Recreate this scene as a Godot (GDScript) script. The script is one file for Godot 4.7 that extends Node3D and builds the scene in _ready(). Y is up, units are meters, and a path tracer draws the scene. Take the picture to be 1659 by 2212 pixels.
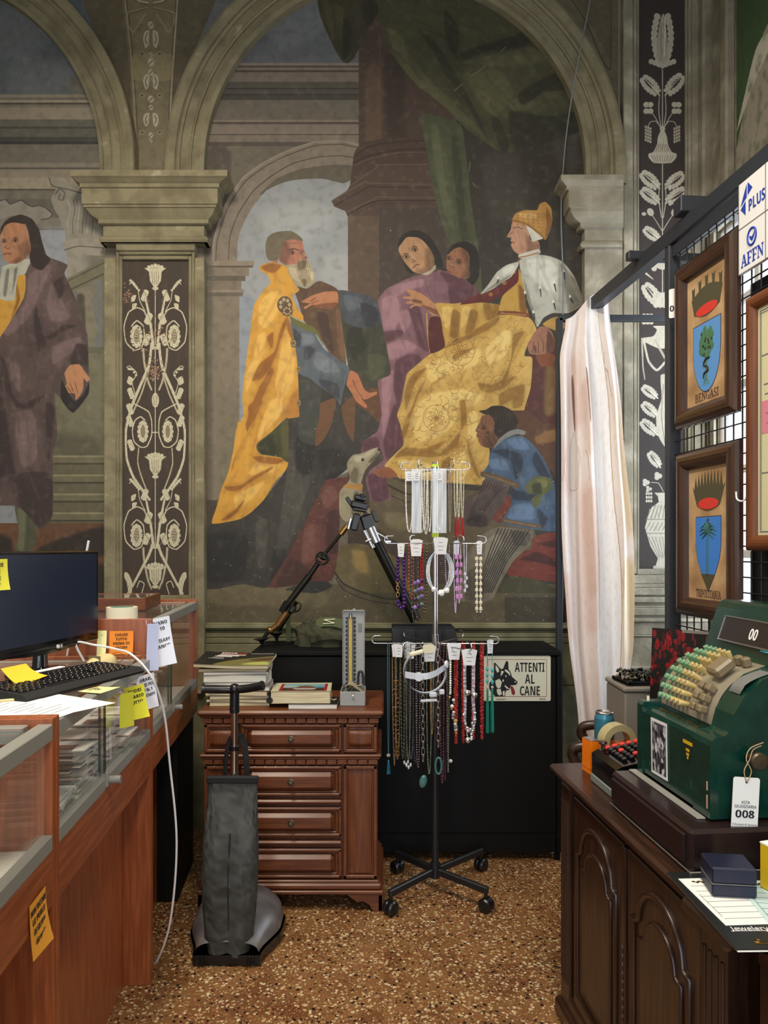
extends Node3D
# An auction room with a frescoed wall. Units are metres, y is up; the camera stands at x 0, z 0 and looks along -z.
# Wall paint is laid out on a drawing grid: 1 grid unit is 3.95 / 1600 m on the back wall, grid (829.5, 1180) is straight ahead at eye height.
const EYE := 1.5
const WALL := 3.95
const GRID := 3.95 / 1600.0
const TURN := 0.0868           # the furniture stands 5 degrees askew to the wall

class Msh:
	var v := PackedVector3Array()
	var n := PackedVector3Array()
	var uv := PackedVector2Array()
	var c := PackedColorArray()
	var ix := PackedInt32Array()
	var col := Color.WHITE
	func tint(r: float,g: float,b: float) -> Msh:
		col = Color(r / 255.0,g / 255.0,b / 255.0).srgb_to_linear()
		return self
	func vert(p: Vector3,nn: Vector3,u := Vector2.ZERO) -> int:
		v.append(p); n.append(nn); uv.append(u); c.append(col)
		return v.size() - 1
	func tri(a: Vector3,b: Vector3,d: Vector3,out := Vector3.ZERO) -> void:
		var nn := (d - a).cross(b - a)
		if nn.length_squared() < 1e-16: return
		nn = nn.normalized()
		if out != Vector3.ZERO and nn.dot(out) < 0.0:
			tri(a,d,b)
			return
		var i := vert(a,nn)
		vert(b,nn); vert(d,nn)
		ix.append_array([i,i + 1,i + 2])
	func quad(a: Vector3,b: Vector3,d: Vector3,e: Vector3,out := Vector3.ZERO,u0 := Vector2(0,0),u1 := Vector2(1,1)) -> void:
		# a b d e run round the face; out tells which side is the front
		var nn := (d - a).cross(b - a) + (e - a).cross(d - a)
		if nn.length_squared() < 1e-16: return
		nn = nn.normalized()
		var flip := out != Vector3.ZERO and nn.dot(out) < 0.0
		if flip: nn = -nn
		var i := vert(a,nn,Vector2(u0.x,u1.y))
		vert(b,nn,Vector2(u1.x,u1.y)); vert(d,nn,Vector2(u1.x,u0.y)); vert(e,nn,Vector2(u0.x,u0.y))
		ix.append_array([i,i + 2,i + 1,i,i + 3,i + 2] if flip else [i,i + 1,i + 2,i,i + 2,i + 3])
	func box(ce: Vector3,s: Vector3,bev := 0.0,bs := Basis()) -> Msh:
		var h := s * 0.5
		var e := minf(bev,minf(h.x,minf(h.y,h.z)) * 0.95)
		var crn := func(sg: Vector3,ax: int) -> Vector3:
			var p := Vector3(sg.x * (h.x - e),sg.y * (h.y - e),sg.z * (h.z - e))
			p[ax] = sg[ax] * h[ax]
			return ce + bs * p
		for ax in 3:
			var a1 := (ax + 1) % 3
			var a2 := (ax + 2) % 3
			for sg in [-1.0,1.0]:
				var o := Vector3.ZERO
				o[ax] = sg
				var q := []
				for k in [[-1,-1],[1,-1],[1,1],[-1,1]]:
					var s3 := Vector3.ZERO
					s3[ax] = sg; s3[a1] = k[0]; s3[a2] = k[1]
					q.append(crn.call(s3,ax))
				quad(q[0],q[1],q[2],q[3],bs * o)
			if e > 0.0:
				for s1 in [-1.0,1.0]:
					for s2 in [-1.0,1.0]:
						var u := Vector3.ZERO
						var w := Vector3.ZERO
						u[a1] = s1; u[a2] = s2; u[ax] = -1
						w[a1] = s1; w[a2] = s2; w[ax] = 1
						var o := Vector3.ZERO
						o[a1] = s1; o[a2] = s2
						quad(crn.call(u,a1),crn.call(w,a1),crn.call(w,a2),crn.call(u,a2),bs * o)
		if e > 0.0:
			for sx in [-1.0,1.0]:
				for sy in [-1.0,1.0]:
					for sz in [-1.0,1.0]:
						var g := Vector3(sx,sy,sz)
						tri(crn.call(g,0),crn.call(g,1),crn.call(g,2),bs * g)
		return self
	func bar(a: Vector3,b: Vector3,w: float,h: float,bev := 0.0,up := Vector3.UP) -> Msh:
		var d := (b - a).normalized()
		var u := up if absf(d.dot(up)) < 0.98 else Vector3.RIGHT
		var x := d.cross(u).normalized()
		return box((a + b) * 0.5,Vector3(w,h,a.distance_to(b)),bev,Basis(x,x.cross(d).normalized() * 1.0,-d) if true else Basis())
	func ring(ce: Vector3,x: Vector3,y: Vector3,r: float,seg: int,nn_along: float,ax: Vector3,vv := 0.0) -> int:
		var i := v.size()
		for k in seg + 1:
			var a := TAU * k / seg
			var d := x * cos(a) + y * sin(a)
			vert(ce + d * r,(d + ax * nn_along).normalized(),Vector2(float(k) / seg,vv))
		return i
	func band(i: int,j: int,seg: int) -> void:
		for k in seg:
			ix.append_array([i + k,j + k,i + k + 1,i + k + 1,j + k,j + k + 1])
	func disc(ce: Vector3,nn: Vector3,x: Vector3,y: Vector3,r: float,seg: int) -> void:
		var i := vert(ce,nn,Vector2(0.5,0.5))
		for k in seg + 1:
			var a := TAU * k / seg
			vert(ce + (x * cos(a) + y * sin(a)) * r,nn,Vector2(0.5 + cos(a) * 0.5,0.5 - sin(a) * 0.5))
		var front := x.cross(y).dot(nn) > 0.0
		for k in seg:
			ix.append_array([i,i + k + 2,i + k + 1] if front else [i,i + k + 1,i + k + 2])
	func axes(d: Vector3) -> Array:
		var u := Vector3.UP if absf(d.y) < 0.9 else Vector3.RIGHT
		var x := u.cross(d).normalized()
		return [x,d.cross(x).normalized()]
	func cyl(a: Vector3,b: Vector3,ra: float,rb := -1.0,seg := 16,caps := true) -> Msh:
		if rb < 0.0: rb = ra
		var d := (b - a).normalized()
		var f := axes(d)
		var sl := (ra - rb) / maxf(a.distance_to(b),1e-6)
		var i := ring(a,f[0],f[1],ra,seg,sl,d)
		var j := ring(b,f[0],f[1],rb,seg,sl,d,1.0)
		band(i,j,seg)
		if caps:
			disc(a,-d,f[0],f[1],ra,seg)
			disc(b,d,f[0],f[1],rb,seg)
		return self
	func lathe(pr: Array,xf := Transform3D(),seg := 24) -> Msh:
		# pr: [radius, height] pairs from the bottom up; sharp where a pair repeats
		for q in range(0,pr.size() - 2,2):
			var r0: float = pr[q]
			var y0: float = pr[q + 1]
			var r1: float = pr[q + 2]
			var y1: float = pr[q + 3]
			if absf(r0 - r1) + absf(y0 - y1) < 1e-6: continue
			var nn := Vector2(y1 - y0,r0 - r1).normalized()
			var i := v.size()
			for k in seg + 1:
				var a := TAU * k / seg
				var dd := Vector3(cos(a),0,-sin(a))
				var nv := (xf.basis * (dd * nn.x + Vector3.UP * nn.y)).normalized()
				vert(xf * (dd * r0 + Vector3.UP * y0),nv,Vector2(float(k) / seg,1.0 - float(q) / pr.size()))
				vert(xf * (dd * r1 + Vector3.UP * y1),nv,Vector2(float(k) / seg,1.0 - float(q + 2) / pr.size()))
			for k in seg:
				var m := i + k * 2
				ix.append_array([m,m + 1,m + 2,m + 2,m + 1,m + 3])
		return self
	func tube(pts: Array,r: float,seg := 8,r_end := -1.0,caps := true) -> Msh:
		if pts.size() < 2: return self
		var f := axes((pts[1] - pts[0]).normalized())
		var prev := -1
		for k in pts.size():
			var d: Vector3 = ((pts[mini(k + 1,pts.size() - 1)] as Vector3) - pts[maxi(k - 1,0)]).normalized()
			f[1] = d.cross(f[0]).normalized()
			f[0] = (f[1] as Vector3).cross(d).normalized()
			var rr := r if r_end < 0.0 else lerpf(r,r_end,float(k) / (pts.size() - 1))
			var i := ring(pts[k],f[0],f[1],rr,seg,0.0,d,float(k) / (pts.size() - 1))
			if prev >= 0: band(prev,i,seg)
			if caps and k == 0: disc(pts[0],-d,f[0],f[1],rr,seg)
			if caps and k == pts.size() - 1: disc(pts[k],d,f[0],f[1],rr,seg)
			prev = i
		return self
	func ball(ce: Vector3,r: Vector3,seg := 10,rings := 7,bs := Basis()) -> Msh:
		var i := v.size()
		for a in rings + 1:
			var t := PI * a / rings
			for k in seg + 1:
				var p := TAU * k / seg
				var d := Vector3(sin(t) * cos(p),cos(t),sin(t) * sin(p))
				vert(ce + bs * (d * r),(bs * (d / r)).normalized(),Vector2(float(k) / seg,float(a) / rings))
		for a in rings:
			for k in seg:
				var m := i + a * (seg + 1) + k
				ix.append_array([m,m + seg + 1,m + 1,m + 1,m + seg + 1,m + seg + 2])
		return self
	func prism(pl: PackedVector2Array,xf: Transform3D,dep: float) -> Msh:
		# an outline in the xy plane, dep thick from z 0 towards -z, front at z 0
		var q := pl
		if Geometry2D.is_polygon_clockwise(q): q = q.duplicate(); q.reverse()
		var t := Geometry2D.triangulate_polygon(q)
		for side in 2:
			var z := 0.0 if side == 0 else -dep
			var nn := (xf.basis * Vector3(0,0,1 if side == 0 else -1)).normalized()
			var i := v.size()
			for p in q: vert(xf * Vector3(p.x,p.y,z),nn,p)
			for k in range(0,t.size(),3):
				var a := q[t[k]]
				var ccw := (q[t[k + 1]] - a).cross(q[t[k + 2]] - a) > 0.0
				if ccw == (side == 0): ix.append_array([i + t[k],i + t[k + 2],i + t[k + 1]])
				else: ix.append_array([i + t[k],i + t[k + 1],i + t[k + 2]])
		for k in q.size():
			var a := q[k]
			var b := q[(k + 1) % q.size()]
			var o := xf.basis * Vector3(b.y - a.y,a.x - b.x,0)
			quad(xf * Vector3(a.x,a.y,0),xf * Vector3(b.x,b.y,0),xf * Vector3(b.x,b.y,-dep),xf * Vector3(a.x,a.y,-dep),o)
		return self
	func sheet(nu: int,nv: int,fn: Callable) -> Msh:
		# a smooth surface: fn(u, v) gives a point, u and v from 0 to 1
		var i := v.size()
		for b in nv + 1:
			for a in nu + 1:
				var u := float(a) / nu
				var w := float(b) / nv
				var e := 0.002
				var du: Vector3 = fn.call(minf(u + e,1.0),w) - fn.call(maxf(u - e,0.0),w)
				var dv: Vector3 = fn.call(u,minf(w + e,1.0)) - fn.call(u,maxf(w - e,0.0))
				vert(fn.call(u,w),dv.cross(du).normalized(),Vector2(u,w))
		for b in nv:
			for a in nu:
				var m := i + b * (nu + 1) + a
				ix.append_array([m,m + 1,m + nu + 1,m + 1,m + nu + 2,m + nu + 1])
		return self
	func sweep(pr: PackedVector2Array,pts: Array,outs: Array,ups: Array) -> Msh:
		# a flat-sided moulding: profile points (across, proud) carried along pts
		for k in pts.size() - 1:
			for q in pr.size() - 1:
				var a: Vector3 = pts[k] + outs[k] * pr[q].x + ups[k] * pr[q].y
				var b: Vector3 = pts[k] + outs[k] * pr[q + 1].x + ups[k] * pr[q + 1].y
				var d: Vector3 = pts[k + 1] + outs[k + 1] * pr[q + 1].x + ups[k + 1] * pr[q + 1].y
				var e: Vector3 = pts[k + 1] + outs[k + 1] * pr[q].x + ups[k + 1] * pr[q].y
				var o: Vector3 = outs[k] * -(pr[q + 1].y - pr[q].y) + ups[k] * (pr[q + 1].x - pr[q].x)
				quad(a,b,d,e,o)
		return self
	func mesh() -> ArrayMesh:
		var arr := []
		arr.resize(Mesh.ARRAY_MAX)
		arr[Mesh.ARRAY_VERTEX] = v; arr[Mesh.ARRAY_NORMAL] = n; arr[Mesh.ARRAY_TEX_UV] = uv; arr[Mesh.ARRAY_COLOR] = c; arr[Mesh.ARRAY_INDEX] = ix
		var m := ArrayMesh.new()
		m.add_surface_from_arrays(Mesh.PRIMITIVE_TRIANGLES,arr)
		return m

class Painter:
	var im: Image
	var k: float
	var o: Vector2
	func _init(x0: float,y0: float,x1: float,y1: float,kk: float,bg: Color) -> void:
		k = kk; o = Vector2(x0,y0)
		im = Image.create_empty(int((x1 - x0) * k),int((y1 - y0) * k),false,Image.FORMAT_RGBA8)
		im.fill(bg)
	func pts(a: Array) -> PackedVector2Array:
		var q := PackedVector2Array()
		for i in range(0,a.size() - 1,2): q.append(Vector2(a[i],a[i + 1]))
		return q
	func curve(a: Array,closed := true,m := 5) -> PackedVector2Array:
		var p := pts(a)
		var q := PackedVector2Array()
		var cnt := p.size()
		for i in (cnt if closed else cnt - 1):
			var p0 := p[(i - 1 + cnt) % cnt] if closed else p[maxi(i - 1,0)]
			var p1 := p[i]
			var p2 := p[(i + 1) % cnt]
			var p3 := p[(i + 2) % cnt] if closed else p[mini(i + 2,cnt - 1)]
			for j in m: q.append(p1.cubic_interpolate(p2,p0,p3,float(j) / m) * 0.55 + p1.lerp(p2,float(j) / m) * 0.45)
		if not closed: q.append(p[cnt - 1])
		return q
	func spans(img: Image,q: PackedVector2Array,col: Color,off: Vector2) -> void:
		var h := img.get_height()
		var lo := INF
		var hi := -INF
		for p in q:
			lo = minf(lo,(p.y - off.y) * k); hi = maxf(hi,(p.y - off.y) * k)
		var ya := maxi(0,int(floor(lo)))
		var yb := mini(h - 1,int(ceil(hi)))
		if yb < ya: return
		var rows := []
		for i in yb - ya + 1: rows.append([])
		for i in q.size():
			var a := (q[i] - off) * k
			var b := (q[(i + 1) % q.size()] - off) * k
			if a.y > b.y:
				var t := a
				a = b; b = t
			if b.y - a.y < 1e-6: continue
			var s := (b.x - a.x) / (b.y - a.y)
			for y in range(maxi(ya,int(ceil(a.y - 0.5))),mini(yb,int(ceil(b.y - 0.5)) - 1) + 1):
				rows[y - ya].append(a.x + (y + 0.5 - a.y) * s)
		for i in rows.size():
			var r: Array = rows[i]
			r.sort()
			for j in range(0,r.size() - 1,2):
				var xa := int(round(r[j]))
				var xb := int(round(r[j + 1]))
				if xb > xa: img.fill_rect(Rect2i(xa,i + ya,xb - xa,1),col)
	func poly(a: Array,col: Color,round_it := true) -> void:
		spans(im,curve(a) if round_it else pts(a),col,o)
	func rect(x0: float,y0: float,x1: float,y1: float,col: Color) -> void:
		im.fill_rect(Rect2i(int((x0 - o.x) * k),int((y0 - o.y) * k),int((x1 - x0) * k) + 1,int((y1 - y0) * k) + 1),col)
	func ell(x: float,y: float,rx: float,ry: float,col: Color,tilt := 0.0) -> void:
		var q := PackedVector2Array()
		for i in 20: q.append(Vector2(x,y) + Vector2(cos(TAU * i / 20) * rx,sin(TAU * i / 20) * ry).rotated(tilt))
		spans(im,q,col,o)
	func line(a: Array,w: float,col: Color,w_end := -1.0) -> void:
		var q := curve(a,false,6)
		var total := float(maxi(q.size() - 1,1))
		for i in q.size() - 1:
			var d := q[i].distance_to(q[i + 1]) * k
			var st := maxi(1,int(d / 1.2))
			var ww := (w if w_end < 0.0 else lerpf(w,w_end,i / total)) * k
			var wi := maxi(1,int(round(ww)))
			for s in st:
				var p := (q[i].lerp(q[i + 1],float(s) / st) - o) * k
				im.fill_rect(Rect2i(int(p.x - ww * 0.5),int(p.y - ww * 0.5),wi,wi),col)
	func soft(clip: Array,shapes: Array,col: Color,blur := 2,round_clip := true) -> void:
		# shapes laid on with soft edges, kept inside the outline clip
		var cq := curve(clip) if round_clip else pts(clip)
		var bb := Rect2(cq[0],Vector2.ZERO)
		for p in cq: bb = bb.expand(p)
		bb = bb.grow(4).intersection(Rect2(o,Vector2(im.get_size()) / k))
		var w := int(bb.size.x * k)
		var h := int(bb.size.y * k)
		if w < 4 or h < 4: return
		var lay := Image.create_empty(w,h,false,Image.FORMAT_RGBA8)
		lay.fill(Color(col,0.0))
		for s in shapes: spans(lay,curve(s),col,bb.position)
		for i in blur: lay.shrink_x2()
		if blur > 0: lay.resize(w,h,Image.INTERPOLATE_CUBIC)
		var mask := Image.create_empty(w,h,false,Image.FORMAT_RGBA8)
		mask.fill(Color(0,0,0,0))
		spans(mask,cq,Color.WHITE,bb.position)
		im.blend_rect_mask(lay,mask,Rect2i(0,0,w,h),Vector2i((bb.position - o) * k))
	func streaks(clip: Array,flow: Vector2,share: float,cols: Array,blur := 2) -> void:
		# many short brush strokes along the fall of the cloth
		var q := pts(clip)
		var bb := Rect2(q[0],Vector2.ZERO)
		for e in q: bb = bb.expand(e)
		var r := RandomNumberGenerator.new()
		r.seed = int(bb.size.x * 131.0 + bb.size.y * 17.0)
		for c in cols:
			var sh := []
			for i in int(bb.get_area() * share):
				var d := flow.rotated(r.randf_range(-0.3,0.3)) * r.randf_range(14.0,52.0)
				var m := Vector2(r.randf_range(bb.position.x,bb.end.x),r.randf_range(bb.position.y,bb.end.y))
				var n := d.orthogonal().normalized() * r.randf_range(1.2,5.0)
				sh.append([m.x - d.x,m.y - d.y,m.x + n.x,m.y + n.y,m.x + d.x,m.y + d.y,m.x - n.x,m.y - n.y])
			soft(clip,sh,c,blur)
	func speckle(sd: int,freq: float,col: Color,lo: float,hi: float,most: float,ax := 1.0,ay := 1.0) -> void:
		# a worn, cloudy film of one colour over the whole picture
		var ns := FastNoiseLite.new()
		ns.seed = sd; ns.frequency = freq; ns.fractal_octaves = 4
		var sz := 320
		var g := ns.get_image(int(sz * ax),int(sz * ay),false,false,false)
		var t := Image.create_empty(g.get_width(),g.get_height(),false,Image.FORMAT_RGBA8)
		for y in g.get_height():
			for x in g.get_width():
				t.set_pixel(x,y,Color(col,clampf((g.get_pixel(x,y).r - lo) / (hi - lo),0.0,1.0) * most))
		t.resize(im.get_width(),im.get_height(),Image.INTERPOLATE_CUBIC)
		im.blend_rect(t,Rect2i(Vector2i.ZERO,im.get_size()),Vector2i.ZERO)
	func tex(halve := 1) -> ImageTexture:
		for i in halve: im.shrink_x2()
		return ImageTexture.create_from_image(im)

var M := {}
var taken := {}
var rng := RandomNumberGenerator.new()

static func K(r: int,g: int,b: int,a := 255) -> Color:
	return Color8(r,g,b,a)

func numbered(s: String) -> String:
	taken[s] = taken.get(s,-1) + 1
	return s if taken[s] == 0 else "%s_%03d" % [s,taken[s]]

func thing(called: String,label: String,category: String,at := Vector3.ZERO,turn := 0.0,group := "") -> Node3D:
	var t := Node3D.new()
	t.name = numbered(called)
	add_child(t)
	t.position = at
	t.rotation.y = turn
	return tag(t,label,category,group)

func tag(t: Node3D,label: String,category := "",group := "") -> Node3D:
	t.set_meta("label",label)
	if category: t.set_meta("category",category)
	if group: t.set_meta("group",group)
	return t

func part(parent: Node3D,called: String,m: Msh,mt: Material,label := "") -> MeshInstance3D:
	return part_mesh(parent,called,m.mesh(),mt,label)

func part_mesh(parent: Node3D,called: String,me: Mesh,mt: Material,label := "") -> MeshInstance3D:
	var o := MeshInstance3D.new()
	o.name = called
	o.mesh = me
	o.material_override = mt
	parent.add_child(o,true)
	if label: o.set_meta("label",label)
	return o

func one(called: String,label: String,category: String,m: Msh,mt: Material,at := Vector3.ZERO,turn := 0.0,group := "") -> MeshInstance3D:
	var o := MeshInstance3D.new()
	o.name = numbered(called)
	o.mesh = m.mesh()
	o.material_override = mt
	add_child(o)
	o.position = at
	o.rotation.y = turn
	tag(o,label,category,group)
	return o

func setting(called: String) -> Node3D:
	var t := Node3D.new()
	t.name = called
	add_child(t)
	t.set_meta("kind", "structure")
	return t

func words(parent: Node3D,s: String,high: float,mt: Material,xf: Transform3D,font := "Droid Sans",weight := 400,called := "lettering",squeeze := 1.0) -> MeshInstance3D:
	var f := SystemFont.new()
	f.font_names = PackedStringArray([font])
	f.font_weight = weight
	var t := TextMesh.new()
	t.text = s
	t.font = f
	t.font_size = 32
	t.pixel_size = high / 23.0
	t.depth = 0.0004
	t.curve_step = 4.0
	var o := part_mesh(parent,called,t,mt)
	o.transform = xf * Transform3D(Basis.from_scale(Vector3(squeeze,1,1)),Vector3.ZERO)
	return o

func mat(key: String,col: Color,rough := 0.6,metal := 0.0,vc := false) -> StandardMaterial3D:
	var m := StandardMaterial3D.new()
	m.resource_name = key
	m.albedo_color = col
	m.roughness = rough
	m.metallic = metal
	m.vertex_color_use_as_albedo = vc
	M[key] = m
	return m

func noise_tex(sd: int,freq: float,ramp: Array,oct := 4,size := 512,as_normal := false,bump := 4.0) -> NoiseTexture2D:
	var ns := FastNoiseLite.new()
	ns.seed = sd; ns.frequency = freq; ns.fractal_octaves = oct
	var t := NoiseTexture2D.new()
	t.width = size; t.height = size; t.seamless = true; t.noise = ns
	if as_normal:
		t.as_normal_map = true; t.bump_strength = bump
	elif ramp:
		var g := Gradient.new()
		var of := PackedFloat32Array()
		var cs := PackedColorArray()
		for r in ramp:
			of.append(r[0]); cs.append(r[1])
		g.offsets = of; g.colors = cs
		t.color_ramp = g
	return t

func tri_map(m: StandardMaterial3D,t: Texture2D,sc: Vector3,world := false) -> StandardMaterial3D:
	m.albedo_texture = t
	m.uv1_triplanar = true
	m.uv1_world_triplanar = world
	m.uv1_scale = sc
	return m

func wood(key: String,dark: Color,mid: Color,light: Color,rough: float,axis: String,sd: int,coat := 0.0) -> StandardMaterial3D:
	# a noise drawn out along the grain
	var tk := "wood%d" % sd
	if not M.has(tk): M[tk] = noise_tex(sd,0.02,[[0.0,dark],[0.35,dark.lerp(mid,0.6)],[0.55,mid],[0.8,light],[1.0,mid]],5,512)
	var m := mat(key,Color.WHITE,rough)
	tri_map(m,M[tk], {"x": Vector3(0.35,5,5), "y": Vector3(5,0.35,5), "z": Vector3(5,5,0.35)}[axis])
	if coat > 0.0:
		m.clearcoat_enabled = true; m.clearcoat = coat; m.clearcoat_roughness = 0.18
	return m

func picture(key: String,t: Texture2D,rough := 0.6) -> StandardMaterial3D:
	var m := mat(key,Color.WHITE,rough)
	m.albedo_texture = t
	m.texture_repeat = false
	return m

func at(x: float,y: float,d: float) -> Vector3:
	# the place d metres ahead of the camera's plane, on the drawing's grid lines x and y
	return Vector3((x - 829.5) / 1600.0 * d,EYE - (y - 1180.0) / 1600.0 * d,-d)

func on_wall(x: float,y: float,proud := 0.0) -> Vector3:
	return Vector3((x - 829.5) * GRID,EYE - (y - 1180.0) * GRID,-WALL + proud)

func curve3(a: Array,steps := 8) -> Array:
	var out := []
	for i in a.size() - 1:
		var p0: Vector3 = a[maxi(i - 1,0)]
		var p1: Vector3 = a[i]
		var p2: Vector3 = a[i + 1]
		var p3: Vector3 = a[mini(i + 2,a.size() - 1)]
		for s in steps: out.append(p1.cubic_interpolate(p2,p0,p3,float(s) / steps))
	out.append(a[a.size() - 1])
	return out

func lamp_light(parent: Node3D,size: Vector2,energy: float,col: Color,xf: Transform3D) -> void:
	var l := AreaLight3D.new()
	l.name = "light"
	l.area_size = size
	l.light_energy = energy
	l.light_color = col
	l.area_range = 14.0
	l.area_attenuation = 2.0
	l.shadow_enabled = true
	parent.add_child(l,true)
	l.transform = xf

func _ready() -> void:
	rng.seed = 4711
	var cam := Camera3D.new()
	cam.name = "camera"
	add_child(cam)
	cam.position = Vector3(0,EYE,0)
	cam.projection = Camera3D.PROJECTION_FRUSTUM
	cam.near = 0.05
	cam.far = 60.0
	cam.size = 2212.0 / 1600.0 * 0.05
	cam.frustum_offset = Vector2(0,74.0 / 1600.0 * 0.05)     # a shifted lens keeps the uprights upright
	cam.current = true
	var env := Environment.new()
	env.background_mode = Environment.BG_COLOR
	env.background_color = Color(0.62,0.7,0.8)
	env.tonemap_mode = Environment.TONE_MAPPER_LINEAR
	env.tonemap_exposure = 1.0
	env.sdfgi_enabled = true
	env.ssao_enabled = true
	env.ssil_enabled = true
	var we := WorldEnvironment.new()
	we.name = "environment"
	we.environment = env
	add_child(we)
	materials()
	room_lamps()
	room()
	counters()
	counter_things()
	chest_of_drawers()
	black_cabinet()
	cabinet_things()
	chest_things()
	vacuum_cleaner()
	necklace_rack()
	necklaces()
	drape_and_grid()
	grid_things()
	sideboard()
	cash_register()
	sideboard_things()

func materials() -> void:
	mat("vc",Color.WHITE,0.6,0.0,true)
	mat("vc_gloss",Color.WHITE,0.25,0.0,true)
	mat("vc_matt",Color.WHITE,0.9,0.0,true)
	mat("black_metal",K(24,25,28),0.42)
	mat("black_paint",K(13,13,13),0.62)
	mat("black_plastic",K(18,18,20),0.3)
	M.black_paint.metallic_specular = 0.3
	mat("black_matt",K(20,20,21),0.75)
	mat("black_gloss",K(10,10,12),0.12)
	mat("chrome",K(205,205,208),0.16,1.0)
	mat("silver",K(180,180,182),0.32,1.0)
	mat("alu",K(140,140,134),0.38,0.0)
	mat("brass",K(150,118,62),0.32,1.0)
	mat("bronze",K(132,96,58),0.38,0.85)
	mat("gun",K(34,34,30),0.34,0.6)
	mat("paper",K(236,236,232),0.85)
	mat("cream",K(226,218,190),0.5)
	mat("ivory",K(214,196,140),0.4)
	mat("ink",K(20,20,24),0.8)
	mat("white",K(232,232,232),0.55)
	mat("shelf_white",K(206,204,194),0.5)
	mat("pearl",K(236,232,220),0.2)
	var gl := mat("glass",Color(0.86,0.93,0.9,0.05),0.02)
	gl.transparency = BaseMaterial3D.TRANSPARENCY_ALPHA
	mat("glass_edge",K(20,44,42),0.1)
	# woods
	for ax in ["x", "y", "z"]:
		wood("cherry_" + ax,K(128,66,34),K(150,80,42),K(164,92,52),0.42,ax,11,0.2)
		wood("walnut_" + ax,K(82,40,16),K(102,53,22),K(114,62,28),0.5,ax,12,0.12)
		wood("dark_" + ax,K(34,19,12),K(52,31,20),K(66,42,28),0.38,ax,13,0.3)
		wood("frame_" + ax,K(40,22,13),K(58,34,22),K(74,46,30),0.3,ax,14,0.4)
	mat("knob",K(96,84,66),0.4,0.7)
	# stone-coloured stucco of the arches and pilasters
	var st := mat("stucco",Color.WHITE,0.85)
	tri_map(st,noise_tex(21,0.012,[[0.0,K(98,91,69)],[0.4,K(116,108,84)],[0.62,K(129,121,95)],[0.8,K(122,116,90)],[1.0,K(160,153,126)]],6,512),Vector3(0.9,0.9,0.9),true)
	var st2 := mat("stucco_grey",Color.WHITE,0.85)
	tri_map(st2,noise_tex(22,0.012,[[0.0,K(112,105,88)],[0.4,K(126,119,102)],[0.65,K(138,131,113)],[1.0,K(168,161,143)]],6,512),Vector3(0.9,0.9,0.9),true)
	for k in ["stucco", "stucco_grey"]:
		var m: StandardMaterial3D = M[k]
		m.normal_enabled = true
		m.normal_texture = noise_tex(23,0.05,[],4,512,true,3.0)
		m.normal_scale = 0.35
	var pl := mat("plaster",Color.WHITE,0.9)
	tri_map(pl,noise_tex(24,0.01,[[0.0,K(150,146,134)],[0.5,K(172,168,156)],[1.0,K(190,187,176)]],5,256),Vector3(0.5,0.5,0.5),true)
	# terrazzo floor
	var fl := mat("terrazzo",Color.WHITE,0.3)
	fl.albedo_texture = terrazzo()
	fl.uv1_triplanar = true
	fl.uv1_world_triplanar = true
	fl.uv1_scale = Vector3(0.6,0.6,0.6)
	fl.roughness = 0.34

func terrazzo() -> Texture2D:
	var p := Painter.new(0,0,2048,2048,1.0,K(130,92,55))
	p.speckle(5,0.02,K(98,60,34),0.45,0.8,0.8)
	var r := RandomNumberGenerator.new()
	r.seed = 99
	for i in 56000:
		var kind := r.randf()
		var col: Color
		var s: float
		if kind < 0.46:
			col = K(214,196,160).lerp(K(180,150,104),r.randf()); s = 1.4 + 8.5 * pow(r.randf(),3.2)
		elif kind < 0.68:
			col = K(62,38,26).lerp(K(30,22,20),r.randf()); s = 1.4 + 9.0 * pow(r.randf(),4.0)
		elif kind < 0.9:
			col = K(162,118,72).lerp(K(128,78,48),r.randf()); s = 2.0 + 7.0 * pow(r.randf(),2.0)
		else:
			col = K(148,96,66).lerp(K(104,62,44),r.randf()); s = 3.0 + 7.0 * pow(r.randf(),2.0)
		var c := Vector2(r.randf() * 2048.0,r.randf() * 2048.0)
		if s < 2.0:
			p.im.fill_rect(Rect2i(int(c.x),int(c.y),int(s * 1.8),int(s * 1.4)),col)
			continue
		var q := PackedVector2Array()
		var cnt := r.randi_range(5,7)
		var ph := r.randf() * TAU
		var sq := r.randf_range(0.55,1.0)
		var tl := r.randf() * PI
		for j in cnt:
			q.append(c + (Vector2(cos(ph + TAU * j / cnt),sin(ph + TAU * j / cnt) * sq) * s * r.randf_range(0.75,1.15)).rotated(tl))
		p.spans(p.im,q,col,Vector2.ZERO)
	return p.tex(0)

# ---------------------------------------------------------------- wall painting
func cv(a: Array,x: float,y: float,s: float) -> Array:
	var out := []
	for i in a.size(): out.append((x if i % 2 == 0 else y) + a[i] * s)
	return out
func fa(a: Array) -> Array: return cv(a,440,460,0.2773)
func fb(a: Array) -> Array: return cv(a,800,420,0.2773)
func fc(a: Array) -> Array: return cv(a,440,860,0.2773)
func fd(a: Array) -> Array: return cv(a,800,820,0.2773)
func fe(a: Array) -> Array: return cv(a,440,0,0.3376)
func ff(a: Array) -> Array: return cv(a,900,0,0.3376)
func fg(a: Array) -> Array: return cv(a,0,440,0.3436)

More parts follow.
